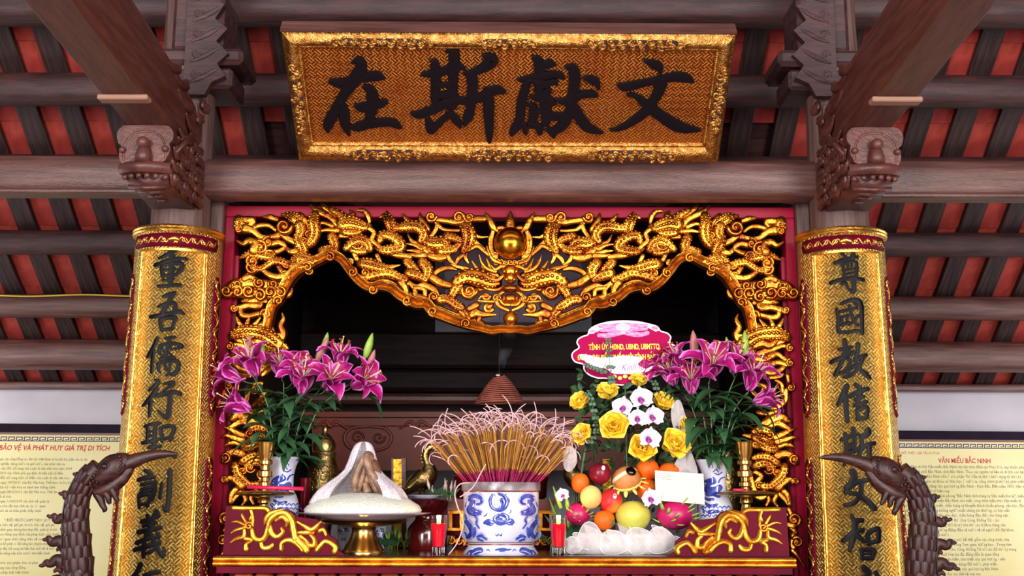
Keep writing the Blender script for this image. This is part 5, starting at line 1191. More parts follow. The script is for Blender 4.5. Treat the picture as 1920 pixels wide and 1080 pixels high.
def melon_dress(t, c, R_):
    b = MB(); ax = V((-.25, -.45, .86)).normalized(); Q = frame_to(ax)
    for k in range(12):
        a = -2.9+k*2*PI/12; e0 = c+Q @ V((R_*.97*math.cos(a), R_*.97*math.sin(a), -R_*.25)); e1 = c+Q @ V((R_*1.5*math.cos(a), R_*1.5*math.sin(a), -R_*.5))
        b.tube([e0, e0.lerp(e1, .5)+V((0, -.002, 0)), e1], [R_*.10, R_*.16, R_*.07], 7, 0, True, .45)
    b.lathe([(R_*.9, -R_*.42), (R_*1.03, -R_*.24), (R_*1.0, -R_*.18)], (0, 0, 0), 24)
    for v in b.v[-72:]: v.xyz = c+Q @ v
    b.build('foam_collar', mat('yellow_foam_collar', (238, 214, 110), rough=.8), t)
    s_ = MB(); n = 26; d1 = V((.34, -.45, .5)).normalized()
    nrm = V((-.45, .25, .86)).normalized(); u_ = nrm.orthogonal().normalized(); w_ = nrm.cross(u_)
    for i in range(n+1):
        a = 2*PI*i/n
        for h in (-.13, .13): s_.v.append(c+(u_*math.cos(a)+w_*math.sin(a))*(R_*1.012*math.sqrt(1-(.28+h)**2))+nrm*R_*(.28+h))
    for i in range(n): a = 2*i; s_.f.append((a, a+1, a+3, a+2)); s_.mi.append(0)
    s_.build('paper_band', mat('cream_paper_band', (240, 222, 190), rough=.6), t)
    k_ = MB(); d = V((.22, -.76, .56)).normalized(); Q2 = frame_to(d); k_.lathe([(R_*.36, 0), (R_*.36, .0015), (0, .002)], (0, 0, 0), 20)
    for v in k_.v: v.xyz = c+d*(R_*1.0)+Q2 @ v
    so = k_.build('round_label', M['ink'], t, label='black round label with a gold mark')
    g_ = MB(); 
    for i in range(3): g_.ball(c+d*(R_*1.0+.0026)+Q2 @ V((R_*(.10-.1*i), R_*(-.12), 0)), (R_*.07, R_*.07, .0012), 8, rot=Q2.to_matrix())
    g_.build('gold_mark', M['gold_bright'], so)
fruit('melon', 'brown netted melon with a paper band, black round label and yellow foam petals', 'melon', 1175, 900, 27, 4.95, mat('brown_melon_skin', (206, 132, 70), (188, 112, 56), 14, None, .5, bump=120, bstr=.2), (1, 1, .95), None, None, None, melon_dress)
M['dragonfruit'] = mat('dragon_fruit_skin', (196, 20, 96), (160, 16, 76), 10, None, .35)
M['fin'] = mat('green_dragon_fruit_fin', (150, 186, 76), (196, 100, 110), 16, None, .5, ramp=(.5, .75))
def fins(t, c, R_):
    for k in range(13):
        z = -.75+1.5*((k*.618) % 1); a = -PI/2+(k*2.4 % 3.4)-1.7; s_ = math.sqrt(1-z*z); n = V((s_*math.cos(a), s_*math.sin(a), z)); p = c+V((n.x*R_*1.15, n.y*R_, n.z*R_))
        d = (n+V((.55 if c.x > .6 else -.1, 0, .7))).normalized(); b = MB()
        b.tube([p-n*.004, p+d*R_*.28, p+d*R_*.5], [R_*.17, R_*.11, R_*.015], 6, 0, True, .4); b.build('fin', M['fin'], t)
fruit('dragon_fruit', 'magenta dragon fruit with green fins under the white envelope', 'dragon fruit', 1266, 965, 31, 4.93, M['dragonfruit'], (1.15, 1, .9), None, None, None, fins)
fruit('dragon_fruit', 'magenta dragon fruit with long green fins, leftmost fruit beside the right candle', 'dragon fruit', 1084, 964, 21, 4.97, M['dragonfruit'], (1.1, 1, 1.0), None, None, None, fins)
for i, (x, y, dx, dz) in enumerate(((1066, 925, -.2, 1), (1052, 918, -.5, 1))):
    t_ = MB(); p = P(x, y+35, 4.97); t_.tube([p, p+V((dx*.03, 0, .04)), p+V((dx*.07, 0, .095))], [.009, .010, .002], 7)
    tag(t_.build('green_sprout', M['bud_green']), ('thick green shoot rising over the left dragon fruit', 'thin green shoot left of the thicker one over the left dragon fruit')[i], 'shoot')
# roses
M['rose'] = petal_mat('yellow_rose_petal', (244, 186, 20), (250, 208, 44), (250, 226, 96))
RM = [petal_mesh('petal', .040, .017, .1, M['rose'], 4, 5, .55, .6, 0, .002), petal_mesh('petal', .044, .022, .7, M['rose'], 4, 6, .45, .6, 0, .005), petal_mesh('petal', .050, .031, 1.15, M['rose'], 5, 7, .35, .7, .1, .006), petal_mesh('petal', .055, .033, 1.75, M['rose'], 5, 8, .15, .72, .15, .006)]
HIP = bare_mesh(MB().lathe([(.002, -.012), (.007, -.004), (.006, .004), (0, .008)], (0, 0, 0), 8), 'hip', M['stem'])
def rose(x, y, Y, d, s, label):
    p = P(x, y, Y); s *= 1.42; t = thing('yellow_rose', label, 'rose', p)
    Q = frame_to(d, rnd.uniform(0, 6))
    h = inst('hip', HIP, t, (0, 0, 0)); h.rotation_mode = 'QUATERNION'; h.rotation_quaternion = Q; h.scale = (s,)*3
    for ring, (n, m_) in enumerate(((4, 0), (5, 1), (6, 2), (5, 3))):
        for k in range(n):
            o = inst('petal', RM[m_], t, (0, 0, 0)); o.rotation_mode = 'QUATERNION'
            o.rotation_quaternion = Q @ Matrix.Rotation(2*PI*k/n+ring*.5+rnd.uniform(-.1, .1), 3, 'Z').to_quaternion() @ Matrix.Rotation(rnd.uniform(-.08, .08), 3, 'Y').to_quaternion(); o.scale = (s,)*3
for a in ((1140, 746, 5.0, (-.1, -.6, .8), 1.0, 'yellow rose just under the pink flower sign, left of the orchids'), (1093, 760, 5.02, (-.5, -.7, .5), .9, 'yellow rose at the left edge of the basket, the upper of two'), (1099, 822, 5.0, (-.5, -.7, .4), 1.0, 'yellow rose at the left edge of the basket, touching the incense ash'),
          (1152, 806, 4.96, (-.15, -.95, .3), 1.3, 'largest yellow rose, open towards the viewer, left of the orchids'), (1203, 850, 4.95, (0, -.9, .35), 1.25, 'yellow rose directly above the brown melon'), (1257, 842, 4.96, (.3, -.85, .4), 1.35, 'large yellow rose above the persimmon behind the envelope'),
          (1277, 806, 5.0, (.6, -.6, .5), .85, 'small yellow rose at the right edge of the basket'), (1238, 762, 5.02, (.3, -.7, .6), .95, 'yellow rose right of the upper orchids'), (1196, 722, 5.03, (.1, -.6, .9), .8, 'pale yellow rose at the lower edge of the pink flower sign')): rose(*a)
# orchids
M['orchid'] = petal_mat('white_orchid_petal', (236, 214, 232), (244, 232, 244), (246, 238, 248)); M['lip'] = mat('purple_orchid_lip', (120, 20, 110), (170, 70, 150), 40, None, .5)
OM = [petal_mesh('petal', .044, .025, 1.2, M['orchid'], 6, 8, .04, .85, .2, .002, .1), petal_mesh('petal', .044, .0115, 1.25, M['orchid'], 4, 8, .04, .7, 0, .002, .1)]
lb_ = MB(); lb_.ball((0, 0, .012), (.006, .006, .007), 10); lb_.tube([V((0, 0, .01)), V((.008, 0, .016)), V((.016, 0, .012))], [.004, .006, .002], 6); lb_.ball((.006, .007, .014), (.006, .003, .006), 8); lb_.ball((.006, -.007, .014), (.006, .003, .006), 8)
LIPM = bare_mesh(lb_, 'lip', M['lip'])
def orchid(x, y, Y, d, s, label, roll=0):
    s *= 1.45; t = thing('white_orchid', label, 'orchid', P(x, y, Y)); d = V(d).normalized()
    xax = V((0, 0, -1)); xax = (xax-d*xax.dot(d)).normalized(); yax = d.cross(xax)
    Q = Matrix((xax, yax, d)).transposed().to_quaternion() @ Matrix.Rotation(roll, 3, 'Z').to_quaternion()
    for a, m_ in ((PI, 1), (PI/3.2, 1), (-PI/3.2, 1), (PI/1.75, 0), (-PI/1.75, 0)):
        o = inst('petal', OM[m_], t, (0, 0, 0)); o.rotation_mode = 'QUATERNION'; o.rotation_quaternion = Q @ Matrix.Rotation(a, 3, 'Z').to_quaternion(); o.scale = (s,)*3
    o = inst('lip', LIPM, t, (0, 0, 0)); o.rotation_mode = 'QUATERNION'; o.rotation_quaternion = Q; o.scale = (s,)*3
for a in ((1199, 750, 4.93, (.1, -1, .1), 1.2, 'white orchid bloom, topmost of the cluster in the basket', .2), (1170, 766, 4.94, (-.3, -1, .1), 1.1, 'white orchid bloom, leftmost of the cluster in the basket', -.2), (1194, 784, 4.92, (0, -1, -.1), 1.0, 'white orchid bloom in the middle of the cluster in the basket', 0), (1219, 782, 4.93, (.3, -1, 0), 1.1, 'white orchid bloom, rightmost of the cluster in the basket', .1), (1213, 823, 4.90, (.2, -1, 0), 1.15, 'white orchid bloom hanging lowest of the cluster, over the roses', -.1), (1218, 936, 4.88, (.1, -1, .1), 1.0, 'single white orchid bloom low beside the white envelope', .2)): orchid(*a)
for a in ((1056, 930, 4.92, (-.2, -1, .2), .7, 'small dark-hearted orchid bloom beside the right candle flame', .3),): orchid(*a)
# eucalyptus sprigs
def sprig(pts, label, n=7, r_=.011):
    q = [P(*p) for p in crom(pts, 4)]; t = thing('eucalyptus_sprig', label, 'sprig', q[0]); MB().tube(q, .0014, 5).build('stem', M['stem'], t)
    for i in range(n):
        j = int((i+.6)/n*(len(q)-1))
        for s in (-1, 1):
            b = MB(); d = V((s*.9, -.3, .4)).normalized(); c = q[j]+d*r_*.9; Q = frame_to((s*.3, -1, .3)); rr = r_*(1.1-.5*i/n)
            b.lathe([(rr, 0), (rr*.6, .0015), (0, .001)], (0, 0, 0), 9)
            for v in b.v: v.xyz = c+Q @ v
            b.build('leaf', M['euc'], t)
for a in (([(1148, 724, 4.99), (1144, 690, 4.975), (1141, 650, 4.965), (1140, 636, 4.96)], 'grey-green eucalyptus sprig rising in front of the pink flower sign', 7), ([(1118, 790, 4.99), (1112, 765, 4.97), (1106, 745, 4.97), (1100, 738, 4.97)], 'grey-green eucalyptus sprig between the two left-edge roses', 6), ([(1134, 700, 4.975), (1120, 694, 4.965), (1108, 690, 4.96), (1098, 684, 4.96)], 'short eucalyptus sprig across the lower left of the sign', 6), ([(1232, 745, 5.0), (1230, 725, 4.99), (1224, 715, 4.99)], 'tiny eucalyptus sprig right below the sign', 4), ([(1106, 830, 4.98), (1118, 812, 4.96), (1116, 796, 4.95)], 'eucalyptus sprig behind the largest rose', 5)): sprig(*a)
# flower sign
SY = 5.03
sm = planemap(P(1170, 660, SY), V((.0, -1, -.06)))
so_ = lambda s: [(1020+float(a.split(',')[0])/5.4, 580+float(a.split(',')[1])/5.4) for a in s.split()]
OUT_ = so_('275,470 300,420 350,385 328,340 345,295 400,265 440,252 455,205 520,160 640,125 790,112 950,120 1070,145 1150,170 1185,215 1250,235 1290,280 1280,335 1335,370 1355,430 1330,490 1250,520 1240,590 1180,660 1090,690 1015,690 985,735 900,765 780,772 700,755 640,705 540,700 450,665 400,610 392,560 310,535')
def shrink(o, t):
    cx = sum(p[0] for p in o)/len(o); cy = sum(p[1] for p in o)/len(o); n = len(o); r = []
    for i in range(n):
        a, b_, c_ = o[i-1], o[i], o[(i+1) % n]; dx, dy = c_[0]-a[0], c_[1]-a[1]; L = math.hypot(dx, dy) or 1; r.append((b_[0]-dy/L*t, b_[1]+dx/L*t))
    return r
OUT_ = crom(OUT_, 3, True)
sg = thing('flower_sign', 'pink cloud-shaped congratulation card with yellow lettering above the fruit basket', 'sign', P(1170, 720, SY))
MB().prism(OUT_, sm, -.006, 0).build('card', mat('white_card', (246, 236, 244), rough=.4), sg, smooth=False)
inn = shrink(OUT_, 2.4)
M['pink'] = mat('hot_pink_print', (164, 0, 72), rough=.5, spec=.06)
band = [p for p in inn]
MB().prism(inn, sm, .0002, .0008).build('pink_face', M['pink'], sg, smooth=False)
wh = so_('440,250 455,207 520,163 640,128 790,116 950,124 1070,148 1148,172 1178,212 1130,225 1060,190 1000,170 640,190 560,215 500,245')
MB().prism(wh, sm, .001, .0014).build('white_print', mat('white_print', (250, 240, 250), rough=.4), sg, smooth=False)
bw = MB()
for st in parse('800,190,110 560,170,30; 790,200,70 570,215,24; 780,230,60 640,265,50 555,262,40; 820,190,110 1040,165,30; 820,205,70 1040,200,24; 830,230,60 950,258,50 1050,240,40; 480,220,30 540,225,14; 1100,190,30 1140,185,40'):
    bw.stroke([(1020+p[0]/5.4, 580+p[1]/5.4, p[2]/5.4) for p in st], sm, .0008, 'brush', 4, base=.0016)
bw.build('ribbon_print', mat('rose_pink_print', (226, 80, 150), (240, 160, 200), 60, (1, 1, 4), .4), sg)
bl = MB(); bl.ball(sm(1020+800/5.4, 580+178/5.4, .002), (15*.0024, .002, 9*.0024), 18); bl.ball(sm(1020+800/5.4, 580+238/5.4, .003), (6*.0024, .002, 3.5*.0024), 12); bl.build('ribbon_knot', mat('pale_pink_print', (244, 176, 208), rough=.4), sg)
dg = bpy.context.evaluated_depsgraph_get
def text(body, name, mt, parent, xf, size, align='LEFT', ext=0.0, off=0.0, sx=1.0, shear=0.0, res=3, label=None):
    """lettering as a mesh; xf maps local (x right, y up) metres to the world"""
    cu = bpy.data.curves.new('t', 'FONT'); cu.body = body; cu.size = size; cu.align_x = align; cu.extrude = ext; cu.offset = off; cu.resolution_u = res; cu.shear = shear; cu.space_line = 1.0
    o = bpy.data.objects.new('t', cu); col.objects.link(o); bpy.context.view_layer.update()
    me = bpy.data.meshes.new_from_object(o.evaluated_get(dg())); bpy.data.objects.remove(o)
    me.name = name; base = V((0, 0, 0)); q = parent
    while q is not None: base += q.location; q = q.parent
    for v in me.vertices: v.co = xf(v.co.x*sx, v.co.y, v.co.z)-base
    me.materials.clear(); me.materials.append(mt); me.update()
    ob = bpy.data.objects.new(name, me); col.objects.link(ob); ob.parent = parent
    if label: ob['label'] = label
    return ob
yel = mat('yellow_print', (250, 226, 20), rough=.4)
def sxf(px, py, slope=-.012):
    mpp = MPP(SY, 660)
    return lambda x, y, z: sm(px+x/mpp, py-y/mpp+slope*x/mpp, .0022+z)
text('TỈNH ỦY, HĐND, UBND, UBMTTQ,', 'lettering', yel, sg, sxf(1171, 655), .0335, 'CENTER', 0, .0009, .62)
text('ĐOÀN ĐẠI BIỂU QUỐC HỘI TỈNH BẮC NINH', 'lettering', yel, sg, sxf(1168, 674), .0315, 'CENTER', 0, .0009, .64)
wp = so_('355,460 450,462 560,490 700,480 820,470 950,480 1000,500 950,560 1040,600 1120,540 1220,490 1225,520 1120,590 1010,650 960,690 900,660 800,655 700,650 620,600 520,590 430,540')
MB().prism(crom(wp, 3, True), sm, .0026, .003).build('glare_flower_print', mat('glare_flower_print', (252, 246, 252), (236, 206, 226), 22, None, .3), sg, smooth=False)  # flat white patch: glare off the card painted in, with a printed flower
text('Kính lễ!', 'lettering', mat('purple_script_print', (150, 40, 130), rough=.4), sg, (lambda f: (lambda x, y, z: f(x, y, z+.0014)))(sxf(1188, 694, -.06)), .045, 'CENTER', 0, 0, .8, .35)
yf = MB()
for i in range(5): yf.ball(sm(1152+i*10, 706+(i % 2)*3, .004), (.012, .002, .009), 10)
yf.build('yellow_flower_print', mat('pale_yellow_print', (238, 222, 120), (206, 190, 70), 40, None, .4), sg)
st_ = MB(); st_.tube([P(1172, 720, SY+.005), P(1174, 800, 5.04), P(1178, 990, 5.02)], .004, 6); st_.build('stick', M['stem'], sg)
# envelope
EV = [(1228, 882), (1319, 888.5), (1321.5, 946), (1229.5, 938)]
em = planemap(P(1275, 914, 4.88), V((.1, -1, .1)))
en = thing('envelope', 'blank white envelope propped against the fruit, tilted', 'envelope', em(1275, 944))
MB().prism(EV, em, -.003, 0).build('paper', mat('cream_envelope_paper', (222, 216, 196), rough=.8, spec=.1), en, smooth=False)
tl_ = MB()
for i in range(4): tl_.stroke([(1233+2*i, 887.5+4*i*.9, .9), (1256+3*(i % 2)*2, 889.3+4*i*.9, .9)], em, .0003, 'flat', 1, base=.0005)
tl_.build('faint_print', mat('faint_grey_print', (150, 148, 146), rough=.8), en)
# ---------------------------------------------------------------- behind the bowl
# hanging incense coil
cc = P(936, 706, 5.38); n = 13*20; pts = []; 
for i in range(n+1):
    t = i/n; a = 2*PI*13*t; hw = (9+37*t**.75)*MPP(5.38, 730); y = 706+50*t; p = P(936, y, 5.38)
    pts.append(V((p.x+hw*math.cos(a), 5.38+hw*math.sin(a), p.z+.006*math.cos(a))))
ic = thing('incense_coil', 'hanging conical coil of red-brown incense above the bowl', 'incense coil', (cc.x, 5.38, pts[-1].z))
MB().tube(pts, .0035, 6).build('coil', mat('red_brown_coil_incense', (150, 78, 58), (126, 58, 46), 20, None, .85), ic)
hk = MB(); hk.tube([pts[0]+V((-.02, 0, 0)), V((cc.x, 5.38, cc.z+.012)), V((cc.x, 5.38, 3.01))], .0008, 4); hk.build('hanging_thread', M['wood_dark'], ic); MB().ball(V((cc.x-.006, 5.38, cc.z+.006)), (.012, .006, .005), 8).build('ash_tip', MS[2], ic)
# offering stand with a lacquer box
sY = 5.36
def pbox(b, x0, y0, x1, y1, Y, dep, xt0=None, xt1=None):
    """a block whose front face fills pixel rows y0..y1; optional other top width"""
    xt0 = x0 if xt0 is None else xt0; xt1 = x1 if xt1 is None else xt1
    q = [P(xt0, y0, Y), P(xt1, y0, Y), P(x1, y1, Y), P(x0, y1, Y)]; k = [p+V((0, dep, 0)) for p in q]
    return b.add(q+k, [(0, 1, 2, 3), (7, 6, 5, 4), (0, 4, 5, 1), (1, 5, 6, 2), (2, 6, 7, 3), (3, 7, 4, 0)])
c_ = P(940, 1034, sY); c_.z = TZ
os_ = thing('offering_stand', 'low crimson and gilded pillared stand behind the incense bowl', 'stand', c_)
pbox(pbox(MB(), 846, 941, 1034, 957, sY-.02, .30, 828, 1044), 826, 936, 1046, 941, sY-.03, .32).build('tray', mat('orange_red_lacquer', (140, 48, 24), (112, 30, 18), 8, None, .3, coat=.2), os_, smooth=False)
g = MB(); 
for (a0, a1) in ((842, 848), (862, 870), (890, 896), (984, 990), (1010, 1017), (1030, 1036)): pbox(g, a0, 962, a1, 992, sY, .05)
pbox(g, 840, 957, 1040, 963, sY-.008, .28); pbox(g, 838, 990, 1042, 995, sY-.008, .28)
g.build('gilded_pillars', M['gold_table'], os_, smooth=False)
pbox(pbox(MB(), 848, 963, 1032, 990, sY+.03, .2), 836, 995, 1044, 1004, sY-.01, .3).build('carcass', M['red_dark'], os_, smooth=False)
lo = ymap(sY-.012)
bt = MB().box((c_.x, sY+.14, (TZ+P(940, 1004, sY).z)/2), (.46, .26, P(940, 1004, sY).z-TZ)); bt.build('base', M['red_dark'], os_, smooth=False)
for xs_ in ((846, 860, 876), (1004, 1020, 1034)):
    g = MB()
    for x in xs_: g.stroke(curl(x, 1014, 8, x*5, 1.3, 5, 3), lo, .002, 'groove', 3, base=.002); g.stroke([(x-6, 1024, 3), (x, 1010, 6), (x+7, 1006, 3)], lo, .002, 'groove', 3, base=.002)
    g.build('gilded_scroll', M['gold_table'], os_)
zt1 = P(940, 936, sY).z
bx, b = lathe_px(940, sY+.13, [(937, 80), (932, 86), (905, 88), (897, 92), (893, 91), (891, 86)], zt1+.001, 40)
tag(b.build('lacquer_box', mat('dark_red_round_lacquer', (92, 14, 14), (70, 10, 12), 6, None, .2, coat=.3), auto=40), 'wide round dark red lacquer box on the low stand behind the incense bowl', 'box')
# lacquer jar with a saucer
jY = 5.24; c, b = lathe_px(798, jY, [(1037, 32), (1030, 33), (990, 33.5), (984, 30), (978, 24), (972, 20), (964, 22), (955, 30), (945, 36), (938, 38), (936, 36)], TZ, 32)
tag(b.build('lacquer_jar', mat('black_red_lacquer', (60, 8, 10), (84, 14, 14), 6, None, .14, coat=.5), auto=50), 'glossy dark red lacquer jar between the rice stand and the left candle', 'jar')
c, b = lathe_px(797, jY, [(935.5, 22), (932, 28), (929, 31), (928, 30), (931, 24)], None, 30); tag(b.build('saucer', M['porcelain'], auto=50), 'small white porcelain saucer on top of the dark red jar', 'saucer')
# bronze urns
for (cx, sd) in ((602, 'left'), (1362, 'right')):
    uY = 5.36; c, pr = lp(cx, uY, [(1032, 16), (1020, 18), (1000, 17), (975, 20), (950, 24), (925, 29), (900, 31), (880, 29), (866, 24), (858, 21), (853, 23), (848, 24), (846, 20), (836, 22), (826, 18), (815, 9), (811, 4), (806, 6), (800, 4), (797, 0)], TZ)
    t = thing('bronze_urn', f'lidded aged bronze urn with relief figures behind the {sd} lily vase', 'urn', c); MB().lathe(pr[:-8], c, 28).build('urn_body', M['bronze'], t, auto=50); MB().lathe(pr[-8:], c, 24).build('lid', M['bronze'], t, auto=50)
    um = lathemap(c, pr); g = MB(); ur = random.Random(3)
    for i in range(26): x, y = cx+ur.uniform(-24, 24), ur.uniform(876, 945); g.stroke(curl(x, y, ur.uniform(4, 8), ur.uniform(0, 360), ur.choice((-1, 1)), 4, 2), um, .0012, 'round', 2, base=-.0005)
    g.build('relief', M['bronze'], t)
# bronze cranes
for (cx, s) in ((790, 1), (1086, -1)):
    kY = 5.42; X = lambda d: cx+s*d; f = lambda x, y, dy=0.0: P(X(x), y, kY)+V((0, dy, 0))
    t = thing('bronze_crane', f'aged bronze crane with arched neck {"left" if s > 0 else "right"} of the incense bowl', 'crane figure', V((f(0, 0).x, kY, TZ)))
    b = MB(); q = [f(*p[:2]) for p in crom([(-30, 925, 0), (-14, 908, 0), (4, 898, 0), (14, 886, 0), (12, 870, 0), (8, 856, 0), (10, 845, 0), (18, 838, 0), (26, 838, 0)], 4)]
    n = len(q); rr = [.012+.040*math.sin(PI*min(1, i/n*1.9)) if i < n*.5 else .020-.006*(i/n-.5)*2 for i in range(n)]
    b.tube(q, rr, 12); b.ball(f(24, 840), (.020, .014, .014), 12); b.tube([f(30, 840), f(44, 846)], [.007, .001], 8); b.build('body', M['bronze'], t)
    w = MB()
    for i in range(6): w.tube([f(8-4*i, 893+3.2*i, -.042), f(-10-4*i, 902+3.2*i, -.04), f(-28-3*i, 916+2.4*i, -.02)], [.005, .007, .002], 6)
    w.build('wing', M['bronze'], t)
    c2 = MB()
    for i in range(9): yy = 900-i*6.5; xx = [16, 17, 17, 15, 12, 9, 7, 7, 10][i]-9; c2.tube([f(xx+5, yy), f(xx-2, yy-3)], [.007, .001], 5)
    c2.build('crest', M['bronze'], t)
    l = MB()
    for dx in (-3, 5): l.tube([f(dx, 915), V((f(dx, 915).x, kY, TZ+.02))], .006, 7)
    l.build('legs', M['bronze'], t); MB().lathe([(.07, 0), (.075, .015), (.05, .03), (0, .04)], V((f(0, 0).x, kY, TZ)), 18).build('tortoise_base', M['bronze'], t)
# small things among them
c, b = lathe_px(567, 5.22, [(1035, 9), (1030, 9.5), (900, 10.5), (896, 11)], TZ, 18); tag(b.build('red_glass', mat('dark_red_glass', (120, 6, 22), (96, 6, 18), 4, None, .15, coat=.4), auto=50), 'tall dark red glass tube beside the left lily vase', 'glass')
for (cx, sd, xx) in ((747, 'left', 0), (1140, 'right', 0)):
    t = thing('narrow_gilded_board', f'narrow upright gilded board with brown edges behind the rice, {sd} of centre', 'board', V((P(cx, 1034, 5.62).x, 5.62, TZ)))
    pbox(MB(), cx-10, 861, cx+6, 1034, 5.60, .03).build('gilded_face', mat('old_gold_face', (206, 160, 44), (150, 100, 30), 30, None, .4, .8, bump=60, bstr=.4), t, smooth=False); pbox(pbox(MB(), cx-13, 859, cx-10, 1034, 5.595, .04), cx+6, 859, cx+14, 1034, 5.595, .04).build('edge', M['wood_carved'], t, smooth=False)
for i, (cx, hw) in enumerate(((645, 13), (712, 11))):
    c, b = lathe_px(cx, 5.3, [(1034, hw*.7), (1025, hw*.75), (1005, hw), (990, hw*1.1), (984, hw*.9)], TZ, 20); t = tag(b.build('porcelain_cup', M['porcelain'], auto=50), ('blue and white porcelain cup left of the rice stand foot', 'blue and white porcelain cup right of the rice stand foot')[i], 'cup')
    lm = lathemap(c, [(hw*.7*.0025, 0), (hw*1.1*.0025, .11)]); g = MB(); 
    for j in range(5): g.stroke(curl(cx-8+j*4, 995+(j % 3)*8, 4, j*80, 1, 3, 2), lm, .001, 'brush', 2, base=.001)
    g.build('blue_painting', M['cobalt'], t)
def plant(pts, Y, label, name, cat, mt, n=5, h=.06, seed=1):
    r = random.Random(seed); c = P(pts[0], pts[1], Y); c.z = max(c.z, TZ); t = thing(name, label, cat, c)
    for i in range(n):
        b = MB(); p = c+V((r.uniform(-.06, .06), r.uniform(-.02, .02), 0)); d = V((r.uniform(-.4, .4), r.uniform(-.2, .1), 1)); L = h*r.uniform(.7, 1.2)
        b.tube([p, p+d*L*.6], .002, 5); b.tube([p+d*L*.55, p+d*L*.8, p+d*L*1.2], [.003, .0085, .001], 7); b.build('bud', mt, t)
        f = MB(); dd = V((r.uniform(-1, 1), -.3, .5)).normalized(); u = dd.cross(V((0, 1, .2))).normalized(); f.add([p+d*L*.2, p+d*L*.2+dd*L*.4+u*.012, p+d*L*.2+dd*L*.9, p+d*L*.2+dd*L*.4-u*.012], [(0, 1, 2, 3)]); f.build('leaf', M['leaf'], t)
plant((737, 1036), 5.28, 'small yellow-green budding plant behind the rice stand foot', 'budding_plant', 'plant', M['bud_green'], 9, .075, 2)
plant((826, 940), 5.30, 'cluster of slim pink and white lily buds behind the left candle', 'bud_cluster', 'flower', mat('pale_pink_bud', (222, 170, 190), (200, 206, 140), 20, None, .5), 6, .085, 4)
MB_ = MB().box((P(826, 985, 5.30).x, 5.30, (TZ+P(826, 938, 5.3).z)/2), (.06, .06, P(826, 938, 5.3).z-TZ)); tag(MB_.build('bud_pot', M['red_dark'], smooth=False), 'dark red square pot under the cluster of slim lily buds', 'pot')
plant((1052, 1036), 5.1, 'green buds and leaves between the bowl and the fruit basket', 'bud_cluster', 'flower', M['bud_green'], 8, .2, 6)
# ---------------------------------------------------------------- depth of the sanctum
def hbeam(name, y0, y1, Y, label, mt='wood_x', x=1.33, bev=.02, cat='beam'):
    a, c = P(955, y0, Y).z, P(955, y1, Y).z
    tag(MB().box((0, Y+.06, (a+c)/2), (2*x, .12, a-c), bev=bev).build(name, M[mt], smooth=False), label, cat)
hbeam('dark_gap_strip', 757, 774, 6.98, 'thin dark strip added deep inside just above the brown valance', 'wood_shaded', 1.33, .005, 'plank')  # added strip, covers the bright wall so this gap stays dark
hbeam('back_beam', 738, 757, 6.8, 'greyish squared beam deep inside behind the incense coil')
hbeam('back_beam', 622, 690, 6.9, 'broad dim beam deep inside under the hanging framed picture', 'wood_shaded')
hbeam('back_beam', 693, 733, 6.95, 'dim brown plank beam deep inside between the other two', 'wood_shaded')
vt = thing('altar_valance', 'brown wooden back altar panel with carved scroll rim behind the rice', 'panel', (0, 7.0, P(955, 880, 7.0).z))
M['valance'] = mat('brown_valance_wood', (140, 56, 36), (116, 44, 30), 3, None, .5)
pbox(MB(), 585, 800, 1330, 882, 7.0, .04).build('panel', M['valance'], vt, smooth=False); pbox(pbox(MB(), 560, 772, 1350, 782, 6.96, .08), 570, 784, 1340, 798, 6.98, .06).build('cornice', M['valance'], vt, smooth=False)
vm_ = ymap(6.995)
for cx in (690, 1220):
    g = MB()
    for s in (-1, 1):
        g.stroke([(cx, 800, 5), (cx+s*30, 803, 6), (cx+s*44, 818, 6), (cx+s*36, 838, 6), (cx+s*12, 846, 6), (cx, 852, 4)], vm_, .003, 'groove', 4); g.stroke(curl(cx+s*20, 820, 12, 0, 1.2*s, 5), vm_, .003, 'round', 3)
    g.build('carved_scroll', M['valance'], vt)
for cx in (620, 780, 960, 1130):
    g = MB(); g.stroke([(cx-30, 803, 3), (cx-10, 790, 6), (cx, 800, 6), (cx+10, 790, 6), (cx+30, 803, 3)], ymap(6.975), .003, 'groove', 4); g.build('carved_scroll', M['valance'], vt)
pf = thing('framed_picture', 'dim framed glass picture hanging behind the centre of the gilded arch', 'picture', P(955, 622, 5.9))
pbox(MB(), 832, 462, 1093, 604, 5.9, .02).build('glass', mat('purple_grey_glazing', (120, 104, 124), (92, 70, 86), 1.2, (1, 1, 3), .25), pf, smooth=False)
fb_ = MB(); pbox(fb_, 816, 448, 832, 622, 5.88, .05); pbox(fb_, 1093, 448, 1109, 622, 5.88, .05); pbox(fb_, 832, 604, 1093, 622, 5.88, .05); pbox(fb_, 832, 448, 1093, 462, 5.88, .05); fb_.build('frame', mat('dark_navy_frame', (16, 16, 28), rough=.3), pf, smooth=False)
